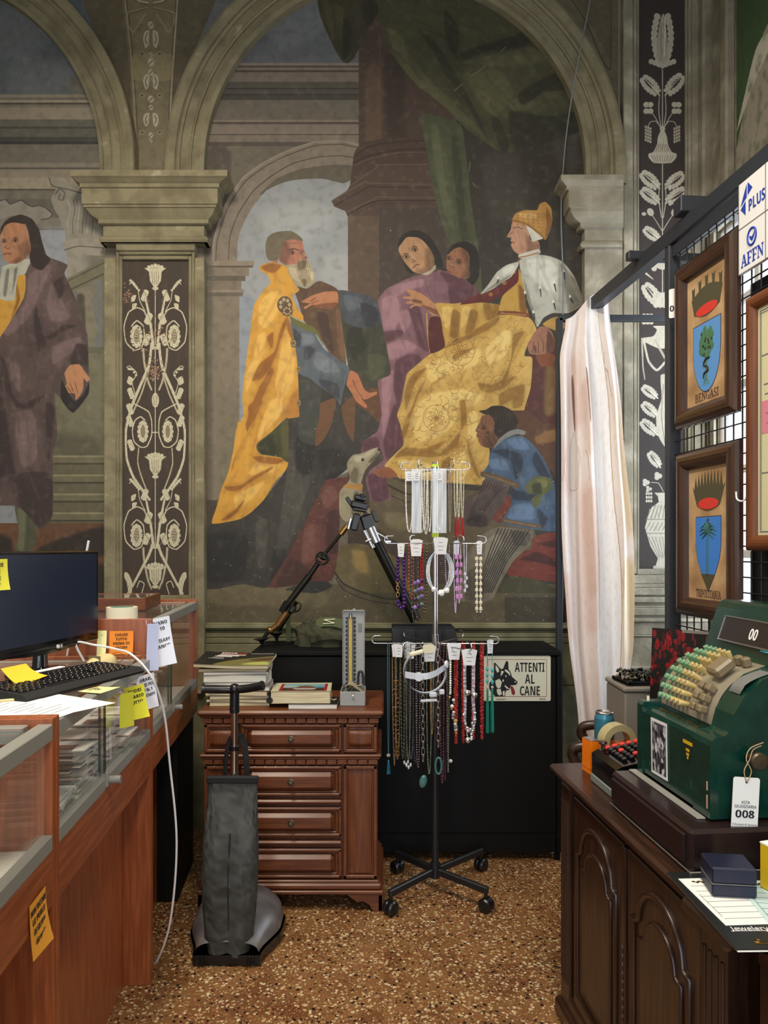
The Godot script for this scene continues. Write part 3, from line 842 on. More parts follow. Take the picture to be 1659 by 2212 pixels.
func fresco_doge(p: Painter,r: RandomNumberGenerator) -> void:
	# stone steps below the throne
	p.poly(fc([1290,560,1500,640,1700,700,2400,760,2600,1200,1700,1200,1330,1000,1290,800]),K(92,82,60))
	p.soft(fc([1290,560,1500,640,1700,700,2400,760,2600,1200,1700,1200,1330,1000,1290,800]),[fc([1400,880,1600,900,1620,1010,1450,1000])],K(116,106,78),4)
	p.line(fc([1440,680,1560,740,1700,770]),3.0,K(48,42,32)); p.line(fc([1460,760,1560,800,1700,830]),2.0,K(60,53,40))
	# throne
	p.poly(fb([1240,1180,1400,1150,1500,1180,1620,1300,1620,1800,1200,1800]),K(78,40,34))
	p.soft(fb([1240,1180,1400,1150,1500,1180,1620,1300,1620,1800,1200,1800]),[fb([1360,1340,1430,1340,1430,1700,1350,1700])],K(112,84,46),4)
	p.poly(fb([1290,1260,1380,1230,1440,1260,1420,1330,1330,1340]),K(118,66,36))
	p.poly(fd([1090,260,1200,230,1340,330,1460,380,1460,760,1300,560,1180,460]),K(84,55,33))
	p.soft(fd([1090,260,1200,230,1340,330,1460,380,1460,760,1300,560,1180,460]),[fd([1280,440,1450,380,1450,470,1300,500])],K(124,88,48),3)
	# senator in mauve
	var mauve := fb([60,830,95,770,150,720,330,640,450,618,560,585,650,600,745,660,865,775,700,860,625,860,625,1000,545,1160,470,1245,400,1300,330,1380,285,1420,275,1560,240,1659]) + fc([1540,60,1535,150,1562,350,1500,400,1424,500,1430,650,1462,780,1430,800,1312,806,1262,640,1300,560,1400,480,1370,385,1300,400,1228,430,1240,340,1350,260,1384,130,1372,0]) + fb([75,1600,60,1450,160,1400,130,1200,105,1080,80,950])
	garment(p,mauve,K(122,86,96),[fb([540,600,740,660,860,770,700,850,620,850,600,700]),fb([300,880,380,880,440,1150,460,1230,380,1180,330,1000]),fb([200,1300,330,1240,400,1290,280,1420,220,1650,180,1500]),fb([110,1070,250,1060,240,1110,120,1150]),fc([1480,60,1540,60,1560,340,1440,480,1400,340]),fc([1240,340,1340,300,1370,380,1240,420]),fc([1280,600,1420,600,1440,780,1320,800])],K(82,50,58),[fb([160,730,330,670,430,660,400,720,300,740,190,800]),fb([90,820,200,790,230,900,200,1060,110,1080]),fb([210,930,290,900,320,980,260,1080]),fb([130,1170,260,1130,370,1190,240,1260,150,1290]),fb([90,1440,200,1360,160,1600,100,1640]),fc([1390,60,1440,20,1450,300,1400,320])],K(158,118,126),3)
	p.line(fb([440,930,445,1050,465,1230]),3.0,K(178,140,70))
	# heads of the two senators
	p.poly(fb([560,595,640,600,700,655,745,660,800,700,780,620,600,560]),K(44,34,30))
	p.poly(fb([215,410,232,330,300,287,380,280,460,325,530,430,562,520,566,595,480,560,330,620,280,590,250,500]),K(38,33,30))
	face(p,fb([222,410,280,335,370,328,440,390,490,470,500,540,470,590,400,622,335,602,272,535,225,450]),K(178,132,94),[fb([215,415,232,335,300,290,380,285,450,330,480,420,430,375,370,335,285,332,240,385])],K(38,33,30),[[877,555,6.0,0.4],[896,540,6.0,0.4]],fb([300,420,325,500,350,520,320,530]),fb([330,575,355,552,385,545]),fb([420,420,490,450,495,560,400,622,340,604,420,560]))
	p.poly(fb([400,622,470,590,505,545,510,580,450,628]),K(170,158,134))
	p.poly(fb([595,480,640,392,740,364,822,410,852,500,845,640,800,705,740,660,640,600]),K(36,31,28))
	face(p,fb([598,470,645,415,720,402,775,440,770,560,775,640,740,660,690,650,625,620,590,570]),K(148,98,70),[fb([600,470,640,395,740,370,800,420,790,520,760,450,700,410,645,428])],K(36,31,28),[[969,559,4.4,0.2],[991,567,5.4,0.2]],fb([640,500,625,555,660,565]),fb([610,600,640,612]),fb([700,430,770,450,770,640,700,650,740,560]))
	# golden gown
	var gold := fb([990,940,1230,955,1295,1050,1235,1150,1200,1255,1262,1275,1250,1500,1205,1650]) + fd([1190,240,1000,250,900,420,930,560,900,810,760,815,560,800,340,770,230,770,110,672,200,570,262,500,232,350,208,270,270,110]) + fb([245,1600,280,1420,300,1380,480,1232,680,1130,850,1020])
	garment(p,gold,K(190,154,78),[fb([850,1020,1000,955,980,1010,900,1062,760,1130,620,1182,550,1205,680,1128]),fb([1110,1095,1195,1070,1135,1180,1085,1340,1060,1460,1000,1500,1090,1300]),fb([275,1500,330,1400,440,1350,350,1465,310,1600,270,1680]),fb([840,1470,960,1482,1040,1440,1130,1415,1050,1500,930,1545,860,1525]),fb([640,1260,700,1220,800,1200,720,1250,660,1300]),fb([1000,1560,1100,1500,1180,1520,1100,1600,1010,1640]),fd([690,170,738,160,748,330,722,372,640,472,555,565,590,590,680,505,700,400,705,280]),fd([330,200,380,60,440,-10,370,135,322,265,282,425,240,480,256,350]),fd([185,605,280,528,420,545,570,582,480,604,300,592]),fd([755,470,792,590,860,770,818,740,768,600]),fd([560,640,620,600,600,780,540,760]),fd([380,560,470,520,600,470,520,540,430,580]),fd([1120,60,1200,40,1180,200,1110,220])],K(134,94,36),[fb([430,1330,640,1250,860,1200,820,1330,600,1400,470,1460]),fb([900,1200,1040,1060,1100,1080,1050,1250,920,1330]),fb([460,1560,700,1520,860,1560,800,1650,500,1659]),fd([380,170,560,120,660,220,640,360,520,450,380,480,320,360]),fd([200,625,420,640,540,720,340,740]),fd([760,260,830,260,820,460,765,460]),fd([640,620,740,560,760,700,700,790])],K(220,190,114),3,Vector2(-0.5,0.8))
	garment(p,fb([505,848,640,850,800,838,1000,858,1015,945,880,1012,760,1092,660,1132,580,1185,565,1080,548,960]),K(184,146,70),[fb([640,900,700,930,680,1110,620,1100]),fb([780,900,840,920,800,1060,740,1080]),fb([880,850,1000,860,1000,940,900,980])],K(128,90,36),[fb([560,880,640,880,630,1000,580,1040]),fb([720,880,780,880,750,1000,700,1040])],K(212,178,100),3)
	p.poly(fb([465,960,545,960,565,1080,580,1190,470,1240,450,1100]),K(80,34,32))
	# brocade: scrolls and rosettes
	var area := PackedVector2Array()
	for q in p.curve(gold): area.append(q)
	for i in 330:
		var cpt := Vector2(r.randf_range(850,1140),r.randf_range(660,1048))
		if not Geometry2D.is_point_in_polygon(cpt,area): continue
		var a0 := r.randf() * TAU
		var rr := r.randf_range(3.5,10.0)
		var arc := []
		for j in 6: arc.append_array([cpt.x + cos(a0 + j * 0.62) * rr,cpt.y + sin(a0 + j * 0.62) * rr * 0.85])
		p.line(arc,0.9,K(136,96,40))
	for e in [[515,300,11.0],[1010,40,8.0],[680,520,9.0],[700,-220,12.0]]:
		var cx: float = 800 + e[0] * 0.2773
		var cy: float = 820 + e[1] * 0.2773
		for j in 8:
			var a := TAU * j / 8
			p.line([cx + cos(a) * e[2] * 0.4,cy + sin(a) * e[2] * 0.4,cx + cos(a - 0.25) * e[2] * 1.3,cy + sin(a - 0.25) * e[2] * 1.3,cx + cos(a) * e[2] * 1.7,cy + sin(a) * e[2] * 1.7,cx + cos(a + 0.25) * e[2] * 1.3,cy + sin(a + 0.25) * e[2] * 1.3,cx + cos(a) * e[2] * 0.4,cy + sin(a) * e[2] * 0.4],0.9,K(124,84,32))
		p.ell(cx,cy,e[2] * 0.4,e[2] * 0.4,K(150,108,46))
		var ringp := []
		for j in 22: ringp.append_array([cx + cos(TAU * j / 21.0) * e[2] * 2.6,cy + sin(TAU * j / 21.0) * e[2] * 2.6])
		p.line(ringp,0.9,K(140,100,42))
	# bodice, red lining, ermine
	p.poly(fb([1155,575,1195,690,1212,860,1225,945,1005,930,1030,790,1140,690]),K(180,140,62))
	p.soft(fb([1155,575,1195,690,1212,860,1225,945,1005,930,1030,790,1140,690]),[fb([1150,700,1200,760,1215,930,1160,900])],K(122,82,32),3)
	p.poly(fb([698,858,780,800,865,770,1000,720,1100,640,1152,575,1150,680,1050,765,940,830,820,845]),K(92,34,32))
	for e in [[1118,605,16],[1045,690,18],[938,778,18],[1163,523,18]]: p.ell(800 + e[0] * 0.2773,420 + e[1] * 0.2773,e[2] * 0.28,e[2] * 0.26,K(142,92,44))
	garment(p,fb([858,778,920,700,985,605,1060,550,1150,525,1150,560,1100,640,1030,685,950,740]),K(178,176,162),[fb([860,778,960,700,1100,620,1030,685])],K(116,114,102),[fb([1010,600,1110,545,1120,580,1030,640])],K(206,204,190),3)
	var cape := fb([1160,520,1220,480,1300,468,1400,482,1500,525,1590,640,1655,810,1640,870,1540,925,1420,925,1350,960,1300,1035,1262,930,1212,790,1180,650])
	garment(p,cape,K(172,170,156),[fb([1480,540,1600,680,1655,830,1540,920,1520,800,1500,650]),fb([1190,640,1230,760,1300,1020,1240,880])],K(106,103,90),[fb([1220,510,1400,510,1460,600,1440,760,1300,700,1230,600])],K(204,202,188),4)
	for e in [[1210,780,1216,812],[1325,740,1330,800],[1435,700,1448,760],[1430,850,1445,900],[1560,810,1582,850],[1510,610,1516,670],[1275,930,1280,980],[1000,665,985,690]]:
		p.line(fb([e[0] - 6,e[1] - 20,e[0],e[1]]),3.4,K(214,212,200)); p.line(fb(e),2.6,K(34,32,30),1.2)
	p.line(fb([1012,922,1120,925,1225,942]),8.0,K(112,62,36))
	for i in 12: p.ell(800 + (1022 + i * 17) * 0.2773,420 + (924 + i * 1.4) * 0.2773,1.5,1.8,K(182,134,70))
	p.poly(fb([1340,1010,1420,960,1540,945,1540,1030,1450,1060,1400,1045]),K(172,132,62))
	# hands
	var h1 := fb([275,745,300,738,370,758,440,800,512,862,525,940,480,940,420,880,350,868,315,888,305,878,345,852,280,850,285,838,330,822,255,808,258,796,320,790])
	p.poly(h1,K(172,122,86)); p.soft(h1,[fb([400,860,520,900,520,940,440,900]),fb([330,815,400,830,400,850,330,840])],K(116,74,50),2)
	var h2 := fb([1320,1030,1370,1030,1410,1065,1435,1130,1425,1220,1370,1240,1300,1250,1240,1240,1225,1180,1268,1090])
	p.poly(h2,K(146,100,76)); p.soft(h2,[fb([1380,1060,1430,1130,1425,1230,1370,1240]),fb([1270,1180,1290,1180,1290,1240])],K(92,58,42),2)
	for l in [[1275,1150,1265,1230],[1310,1150,1310,1240],[1345,1140,1350,1230]]: p.line(fb(l),1.4,K(84,52,38))
	# foot
	p.poly(fd([25,715,80,690,140,680,190,715,215,755,150,768,60,755]),K(140,84,58))
	# head with the horned cap
	p.poly(fb([1300,340,1370,330,1390,420,1330,470,1290,450]),K(44,36,30))
	face(p,fb([1108,215,1225,232,1245,350,1310,365,1318,440,1170,472,1118,440,1095,395,1103,375,1092,362,1098,340,1062,330,1095,272]),K(182,134,104),[],K(40,34,30),[[842,498,5.0,-1.4]],fb([1110,290,1085,325,1110,335]),fb([1098,372,1125,376]),fb([1200,300,1250,350,1315,370,1315,440,1200,470,1230,400]))
	p.line(fb([1115,262,1150,255,1185,270]),1.5,K(98,66,50))
	p.poly(fb([1212,240,1300,285,1345,345,1262,370]),K(192,188,174),false)
	p.poly(fb([1155,470,1310,425,1320,462,1170,500]),K(186,182,168))
	var hat := fb([1108,212,1128,150,1200,122,1298,122,1318,74,1365,58,1408,105,1418,200,1392,300,1362,355,1310,310,1225,245])
	garment(p,hat,K(176,130,66),[fb([1370,100,1415,200,1380,320,1360,340,1370,220])],K(120,80,38),[fb([1150,150,1260,140,1300,180,1200,180])],K(206,164,98),3)
	p.line(fb([1110,200,1220,232,1300,290,1360,345]),3.4,K(142,96,46))
	for i in 30: p.line([800 + (1140 + (i % 6) * 40 + 5 * sin(i)) * 0.2773,420 + (140 + i * 4.2) * 0.2773,803 + (1140 + (i % 6) * 40) * 0.2773,417 + (140 + i * 4.2) * 0.2773,805 + (1140 + (i % 6) * 40) * 0.2773,421 + (140 + i * 4.2) * 0.2773],0.8,K(122,82,36))
	p.line(fb([1160,490,1220,480,1310,455]),2.0,K(150,100,50))
	# page boy
	p.poly(fd([1050,1440,1100,1390,1150,1330,1250,1325,1262,1240,1330,1205,1460,1190,1600,1300,1600,1580,1300,1560,1080,1530]),K(108,50,38))
	p.soft(fd([1050,1440,1150,1330,1250,1325,1262,1240,1460,1190,1600,1300,1600,1580,1300,1560,1080,1530]),[fd([1160,1400,1300,1340,1460,1420,1460,1460,1300,1420]),fd([1280,1280,1460,1250,1460,1310])],K(68,32,26),3)
	p.poly(fd([950,1600,1100,1530,1300,1560,1460,1659,900,1659]),K(66,64,42))
	garment(p,fd([990,1150,1130,1160,1262,1185,1240,1290,1110,1420,1010,1590,940,1720,700,1720,730,1400,870,1210]),K(112,104,88),[fd([760,1500,860,1450,880,1700,740,1700]),fd([1100,1180,1250,1200,1220,1290,1120,1290])],K(72,65,54),[fd([900,1260,1000,1200,1020,1300,900,1420])],K(146,138,120),3)
	for i in 10: p.line(fd([1000 + i * 26,1160 + i * 2,950 + i * 24,1280,900 + i * 18,1420,820 + i * 14,1660]),1.5,K(38,35,33))
	p.poly(fd([920,1045,1000,960,1060,900,1110,935,1060,1080,1000,1120]),K(104,50,38))
	garment(p,fd([895,770,980,790,1085,820,1040,950,960,1060,905,1150,740,1135,720,1030,740,930,850,860]),K(82,68,64),[fd([760,1080,900,1060,900,1140,760,1130])],K(52,42,40),[fd([800,920,920,860,960,900,860,1000])],K(108,92,86),3)
	for i in 9: p.line(fd([880 + i * 22,790 + i * 6,850 + i * 16,900,800 + i * 14,990,760 + i * 10,1110]),1.3,K(38,32,32))
	var tun := fd([928,585,970,520,1060,452,1190,440,1290,530,1370,650,1420,780,1470,900,1600,1000,1600,1190,1300,1172,1030,1118,1100,970,1085,880,1130,860,1060,810,865,755,920,660])
	garment(p,tun,K(66,87,112),[fd([940,560,1060,540,1180,590,1180,700,1130,780,1100,640,1000,580]),fd([1290,560,1400,760,1330,760,1260,640]),fd([1090,860,1240,880,1300,900,1250,940,1110,930]),fd([1300,1000,1380,1080,1330,1170,1310,1100])],K(36,44,56),[fd([930,620,1040,620,1080,700,940,690]),fd([1060,470,1180,460,1240,540,1120,540]),fd([1110,980,1240,960,1290,1080,1080,1080])],K(94,118,146),3)
	p.line(fd([875,735,960,755,1060,790,1150,830]),9.0,K(92,76,58))
	p.line(fd([1040,1095,1150,1120,1320,1145]),8.0,K(90,76,60))
	for i in 14: p.ell(800 + (890 + i * 18) * 0.2773,820 + (738 + i * 6.0) * 0.2773,1.6,1.6,K(150,114,62))
	for i in 14: p.ell(800 + (1050 + i * 18) * 0.2773,820 + (1100 + i * 3.2) * 0.2773,1.6,1.6,K(150,114,62))
	garment(p,fd([1205,830,1260,770,1320,750,1405,770,1415,850,1340,905,1320,970,1280,1000,1255,930,1300,890,1230,890]),K(84,88,48),[fd([1260,830,1320,800,1340,880,1280,890])],K(50,54,32),[fd([1290,770,1380,790,1370,840,1310,820])],K(112,114,66),2)
	p.poly(fd([958,540,975,490,1020,445,1080,402,1150,385,1208,402,1200,432,1140,425,1060,455,1000,500]),K(122,122,116))
	p.poly(fd([845,245,900,235,950,205,1030,205,1100,240,1150,310,1140,370,1080,400,1000,452,958,410,960,320,900,275]),K(44,34,26))
	face(p,fd([868,285,930,272,968,330,962,410,1000,465,950,535,870,520,845,485,838,450,826,440,832,410,818,398,850,340]),K(124,80,54),[],K(40,30,24),[[1046,925,4.6,-0.8]],fd([850,350,824,392,845,402]),fd([832,445,858,442]),fd([900,400,965,420,995,465,950,530,880,515]))
	for i in 10: p.line(fd([870 + i * 26,240,880 + i * 26,290,870 + i * 27,360]),0.8,K(74,56,40))

func spandrels(p: Painter) -> void:
	# the wall between the arches: brown-grey panels with a raised border, and a hanging garland
	p.rect(262,-220,384,372,K(104,94,72))
	p.poly([100,-220,240,-220,268,40,282,170,288,372,292,372,262,200,200,60],K(88,79,59),false)
	p.poly([384,-220,560,-220,420,110,376,210,368,372,362,372,372,120],K(86,78,60),false)
	p.poly([256,-220,270,0,282,110,292,360,364,360,372,200,382,60,390,-220],K(110,101,76),false)
	p.line([264,-100,270,0,282,110,290,220,296,356],2.6,K(140,132,106)); p.line([268,-100,274,0,286,110,294,220,300,340],1.3,K(58,51,38))
	p.line([392,-100,384,0,376,110,370,200,364,356],2.6,K(156,150,130)); p.line([388,-100,380,0,372,110,366,220,361,340],1.2,K(62,55,42))
	for y in [116]: p.soft([285,112,372,112,372,176,285,176],[[288,118,370,118,368,172,290,172]],K(132,122,90,200),2)
	# bow and garland
	var hi := K(166,159,138)
	var lo := K(62,55,42)
	for s in [-1,1]:
		var sf := float(s)
		p.line([326 + sf * 6,6,326 + sf * 26,2,326 + sf * 46,-14,326 + sf * 40,-40,326 + sf * 16,-30],3.0,hi); p.line([326 + sf * 8,9,326 + sf * 27,5,326 + sf * 50,-14],1.3,lo)
		p.line([326 + sf * 8,16,326 + sf * 30,22,326 + sf * 50,28,326 + sf * 48,56,326 + sf * 38,70,326 + sf * 30,58,326 + sf * 12,30],2.2,K(138,129,104))
		p.line([326 + sf * 9,19,326 + sf * 30,25,326 + sf * 47,31,326 + sf * 44,56],1.0,lo)
		for b in [[66,38],[160,34],[244,30]]:
			p.poly([326 + sf * 4,b[0],326 + sf * 14,b[0] + 3,326 + sf * 17,b[0] + b[1] * 0.5,326 + sf * 12,b[0] + b[1],326 + sf * 5,b[0] + b[1] * 0.8],hi)
			p.line([326 + sf * 8,b[0] + 5,326 + sf * 12,b[0] + b[1] * 0.5,326 + sf * 8,b[0] + b[1] * 0.8],1.3,lo)
			p.ell(326 + sf * 19,b[0] + b[1] + 12,6,5.5,K(128,119,94)); p.ell(326 + sf * 19,b[0] + b[1] + 12,2.6,2.2,lo)
	for e in [[54,8],[118,5],[134,9],[156,7],[214,8],[232,6],[292,6],[304,4]]:
		p.ell(326,e[0],e[1] * 0.8,e[1],hi); p.line([326 - e[1] * 0.5,e[0] + e[1] * 0.6,326 + e[1] * 0.6,e[0] - e[1] * 0.5],1.2,lo)
	# right of the arch: triangular panel and upright bands
	p.rect(1336,-220,1530,1480,K(132,125,106))
	p.poly([1180,-220,1336,-220,1336,360,1310,250,1260,130,1160,0],K(98,90,71),false)
	p.poly([1190,-220,1316,-220,1318,130,1280,60,1220,-30],K(88,78,60),false)
	p.line([1200,-50,1262,40,1319,150,1316,-200],2.0,K(62,54,41))
	p.rect(1346,-220,1352,1480,K(92,88,78)); p.rect(1352,-220,1376,1480,K(146,139,120)); p.rect(1371,-220,1375,1480,K(96,86,70))
	for i in 40:
		var yy := p.im.get_height() * 0.0 + float(i) * 42.0 - 200.0
		p.line([1358 + (i * 7) % 12,yy,1358 + (i * 7) % 12,yy + 24],1.0,K(172,166,146))

func grotesque_left() -> Texture2D:
	# white scrollwork on a brown ground, 146 x 728 grid units
	var p := Painter.new(262,558,409,1288,2.8,K(60,50,42))
	p.speckle(41,0.02,K(84,70,58),0.5,0.9,0.5)
	var w := K(188,182,156)
	var d := K(128,118,96)
	var cx := 336.0
	p.line([cx,625,cx,1225],1.8,w)
	for sf in [-1.0,1.0]:
		var X := func(a: Array) -> Array:
			var q := []
			for i in a.size(): q.append(cx + sf * a[i] if i % 2 == 0 else a[i])
			return q
		for st in [[642,1.0],[1073,1.0]]:
			var y0: float = st[0]
			# rising stem with a big loop and a curl inside it
			p.line(X.call([4,y0 + 106,8,y0 + 70,24,y0 + 30,40,y0 + 22,58,y0 + 32,68,y0 + 62,64,y0 + 96,46,y0 + 114,30,y0 + 108,24,y0 + 86,26,y0 + 62,40,y0 + 50,52,y0 + 62]),2.0,w)
			p.line(X.call([4,y0 + 110,10,y0 + 60,18,y0 + 16,24,y0 - 6]),5.5,w,3.0)
			p.line(X.call([26,y0 + 112,24,y0 + 140,16,y0 + 180,8,y0 + 200]),4.5,K(168,160,136),3.0)
			for lf in [[20,y0 - 4,10,12],[12,y0 + 46,12,16],[16,y0 + 92,11,14]]:
				for j in 4: p.ell(cx + sf * (lf[0] + j * 2.0),lf[1] + j * 5.0 - 8,lf[2] * 0.62,5.0,w,sf * -0.6)
				p.line(X.call([lf[0] - 6,lf[1] + 14,lf[0],lf[1],lf[0] + 6,lf[1] - 12]),1.0,d)
			# seed head inside the loop
			var sy := y0 + 84.0
			for j in 12:
				var a := TAU * j / 12
				p.ell(cx + sf * 41 + cos(a) * 9,sy + sin(a) * 20,5.0,5.4,w)
			p.ell(cx + sf * 41,sy,6,16,d)
			for j in 5: p.line([cx + sf * 41 - 4,sy - 12 + j * 6,cx + sf * 41 + 4,sy - 10 + j * 6],0.9,w)
			# tendril with berries
			p.line(X.call([22,y0 + 30,34,y0 + 6,38,y0 - 20,50,y0 - 36,56,y0 - 28]),1.6,w)
			for j in 6: p.ell(cx + sf * (36 + j * 3.6),y0 - 16 - j * 4.2,2.8,2.8,w)
			p.poly(X.call([42,y0 - 6,52,y0 - 2,52,y0 + 10,44,y0 + 6]),w); p.poly(X.call([40,y0 + 12,50,y0 + 14,50,y0 + 26,42,y0 + 20]),w)
		# middle stretch
		p.line(X.call([8,742,14,790,34,836,52,880,64,930,62,990,48,1030,26,1062,12,1080]),5.0,w,4.0)
		p.line(X.call([14,800,30,850,48,890]),3.0,K(168,160,136))
		p.line(X.call([46,872,30,880,14,890,8,910,8,940,18,964,32,966,46,954,50,930,44,908,32,900,22,908]),2.0,w)
		for j in 12:
			var a := TAU * j / 12
			p.ell(cx + sf * 27 + cos(a) * 8,932 + sin(a) * 19,4.6,5.2,w)
		p.ell(cx + sf * 27,932,5,14,d)
		for lf in [[56,850,10,10],[58,910,9,12],[56,962,10,12],[58,884,8,8]]:
			for j in 4: p.ell(cx + sf * (lf[0] - j * 2.0),lf[1] + j * 5.0 - 8,6.0,4.6,w,sf * 0.6)
		p.line(X.call([44,850,50,826,40,806,56,790,62,794]),1.6,w)
		for j in 5: p.ell(cx + sf * (42 + j * 4.0),804 - j * 3.4 + absf(j - 2) * 3,2.8,2.6,w)
		p.poly(X.call([48,818,58,812,62,826,52,832]),w)
		p.line(X.call([36,968,38,1000,30,1030,20,1056]),2.6,K(168,160,136))
		# foot
		p.line(X.call([6,1178,14,1200,30,1230,48,1264,60,1284]),5.0,w,3.4)
		p.line(X.call([30,1284,24,1262,34,1256,40,1270]),1.8,w)
		p.poly(X.call([52,1284,50,1260,58,1240,66,1236,68,1246,62,1260,58,1284]),w)
	# urns on the axis
	for u in [[572,1.0],[980,0.9],[1218,0.8]]:
		var y0: float = u[0]
		p.poly([cx - 24,y0 + 6,cx + 24,y0 + 6,cx + 14,y0 + 14,cx + 12,y0 + 34,cx + 4,y0 + 46,cx - 4,y0 + 46,cx - 12,y0 + 34,cx - 14,y0 + 14],w,false)
		for j in 4: p.line([cx - 8 + j * 5,y0 + 14,cx - 5 + j * 3.5,y0 + 42],0.9,d)
		for j in 5: p.ell(cx - 14 + j * 7,y0 + 1 - absf(2 - j) * -2,4,5,w)
		p.ell(cx,y0 + 50,7,4,w)
	p.ell(cx,864,8,16,w); p.line([cx - 4,852,cx - 2,876],1.0,d); p.line([cx + 4,852,cx + 2,876],1.0,d)
	p.line([cx - 6,934,cx + 6,934],2.4,w)
	# plaster showing where the paint has flaked off
	var r := RandomNumberGenerator.new()
	r.seed = 3
	for z in [[336,800,20,26,90],[300,740,26,30,40],[276,640,12,20,40],[340,720,30,20,40]]:
		for i in z[4]:
			p.ell(z[0] + r.randfn() * z[2] * 0.5,z[1] + r.randfn() * z[3] * 0.5,r.randf_range(0.6,2.6),r.randf_range(0.6,2.4),K(150,116,94) if i % 3 else K(92,66,54))
	p.speckle(42,0.2,K(54,46,38),0.55,0.9,0.6)
	return p.tex(0)

func grotesque_right() -> Texture2D:
	# grey-white candelabra ornament on a dark brown ground
	var p := Painter.new(1376,-220,1484,1236,1.4 * 2.0,K(54,46,43))
	var w := K(182,175,158)
	var d := K(112,103,90)
	var cx := 1431.0
	var leaf := func(x: float,y: float,lx: float,ly: float) -> void:
		# a lobed leaf from its root (x, y) along (lx, ly)
		var dir := Vector2(lx,ly)
		var nn := dir.orthogonal().normalized()
		for j in 6:
			var t := 0.2 + j * 0.15
			var wdt := sin(t * 2.6) * dir.length() * 0.26
			for s in [-1.0,1.0]:
				var c: Vector2 = Vector2(x,y) + dir * t + nn * s * wdt * 0.7
				p.ell(c.x,c.y,dir.length() * 0.13,dir.length() * 0.09,w,dir.angle() + s * 0.7)
		p.line([x,y,x + lx * 0.5,y + ly * 0.5 - 2,x + lx,y + ly],2.6,K(206,200,184),1.2)
		p.line([x + nn.x * 2,y + nn.y * 2,x + lx * 0.8,y + ly * 0.8],0.9,d)
	p.line([cx,150,cx,280],2.0,w); p.line([cx,350,cx,640],2.0,w)
	# tall bud
	for j in 9:
		for s in [-1.0,1.0]: p.ell(cx + s * (9 + 9 * sin(j * 0.36)),132 - j * 12,7,8,w,s * 0.5)
	p.poly([cx - 10,140,cx - 12,90,cx - 4,40,cx + 3,30,cx + 10,80,cx + 10,140],K(168,160,142)); p.line([cx + 4,120,cx + 6,40],2.4,K(208,203,190)); p.line([cx - 2,130,cx - 3,50],1.2,d)
	for j in 7: p.ell(cx - 24 + j * 8,142 - absf(j - 3) * 3,6,6,w)
	leaf.call(cx - 6,206,-36,-38); leaf.call(cx + 6,206,36,-42)
	for s in [-1.0,1.0]:
		p.line([cx + s * 2,280,cx + s * 8,240,cx + s * 6,204],1.8,w)
		p.line([cx + s * 3,278,cx + s * 14,256,cx + s * 26,238],1.6,w)
		for j in 4: p.ell(cx + s * (26 + (j % 2) * 9),226 + (j / 2) * 14,6.5,6,w,s * 0.4)
		p.line([cx + s * 3,276,cx + s * 14,262,cx + s * 26,264,cx + s * 32,276],1.6,w)
		for j in 15: p.ell(cx + s * (30 + (j / 5) * 5 - 4),278 + (j % 5) * 7 - (j / 5) * 2,2.6,3.4,K(164,156,138))
	# fountain-like vase
	p.poly([cx - 3,280,cx + 3,280,cx + 10,296,cx + 12,312,cx + 20,328,cx + 30,332,cx + 30,340,cx + 18,352,cx - 18,352,cx - 30,340,cx - 30,332,cx - 20,328,cx - 12,312,cx - 10,296],w)
	for j in 7: p.line([cx - 9 + j * 3,312,cx - 15 + j * 5,328],0.9,d)
	for j in 9: p.line([cx - 24 + j * 6,336,cx - 16 + j * 4,350],0.9,d)
	p.ell(cx,278,6,6,w)
	for a in [[-6,408,-38,-34],[6,408,38,-32],[-6,440,-38,-30],[6,440,42,-30],[-4,520,-34,-26],[-4,660,-34,-44],[-10,860,-32,-24],[-10,900,-32,-28],[-10,940,-34,-30],[-4,1010,-24,-32]]: leaf.call(cx + a[0],a[1],a[2],a[3])
	for s in [-1.0,1.0]:
		p.line([cx + s * 2,470,cx + s * 8,430,cx + s * 6,400],1.8,w); p.ell(cx + s * 26,458,7,9,w,s * 0.5); p.ell(cx + s * 40,462,5,4,w)
		p.line([cx,500,cx + s * 12,480,cx + s * 24,462],1.5,w)
	p.poly([cx - 14,545,cx + 14,545,cx + 10,560,cx + 22,572,cx + 4,582,cx - 4,582,cx - 24,572,cx - 10,560],w)
	p.poly([cx - 22,600,cx - 44,580,cx - 40,590,cx - 20,604],w); p.ell(cx - 18,580,6,6,w)
	for j in 8: p.ell(cx - 14 + (j % 4) * 9,640 + (j / 4) * 16,7,9,w)
	for j in 6: p.ell(cx - 40 + (j % 3) * 8,682 + (j / 3) * 14,5,5,w)
	# draped vase
	p.poly([cx - 20,704,cx + 30,704,cx + 22,712,cx + 26,726,cx + 44,732,cx + 30,744,cx + 10,752,cx - 10,752,cx - 40,738,cx - 44,730,cx - 20,726,cx - 12,712],w)
	p.line([cx - 40,736,cx - 30,780,cx - 12,800,cx + 8,780,cx + 30,750],4.0,w); p.line([cx - 44,732,cx - 42,790,cx - 38,820],4.0,K(164,156,138),2.0); p.line([cx - 16,734,cx + 10,780,cx + 40,800],4.0,K(164,156,138))
	# long acanthus
	p.poly([cx - 4,810,cx + 22,812,cx + 24,880,cx + 22,950,cx + 8,968,cx - 10,940,cx - 14,900,cx - 2,860],w)
	for j in 9: p.line([cx + 6,830 + j * 15,cx + 16,824 + j * 15],1.5,d)
	p.line([cx + 2,830,cx - 2,900,cx + 6,962],1.4,d)
	p.line([cx + 6,968,cx + 6,1062],2.0,w)
	for e in [[-10,1028,9],[16,1030,9],[-36,1042,8],[-30,1056,6]]:
		for j in 3: p.ell(cx + e[0] + cos(j * 2.1) * 4,e[1] + sin(j * 2.1) * 4,e[2] * 0.6,e[2] * 0.6,w)
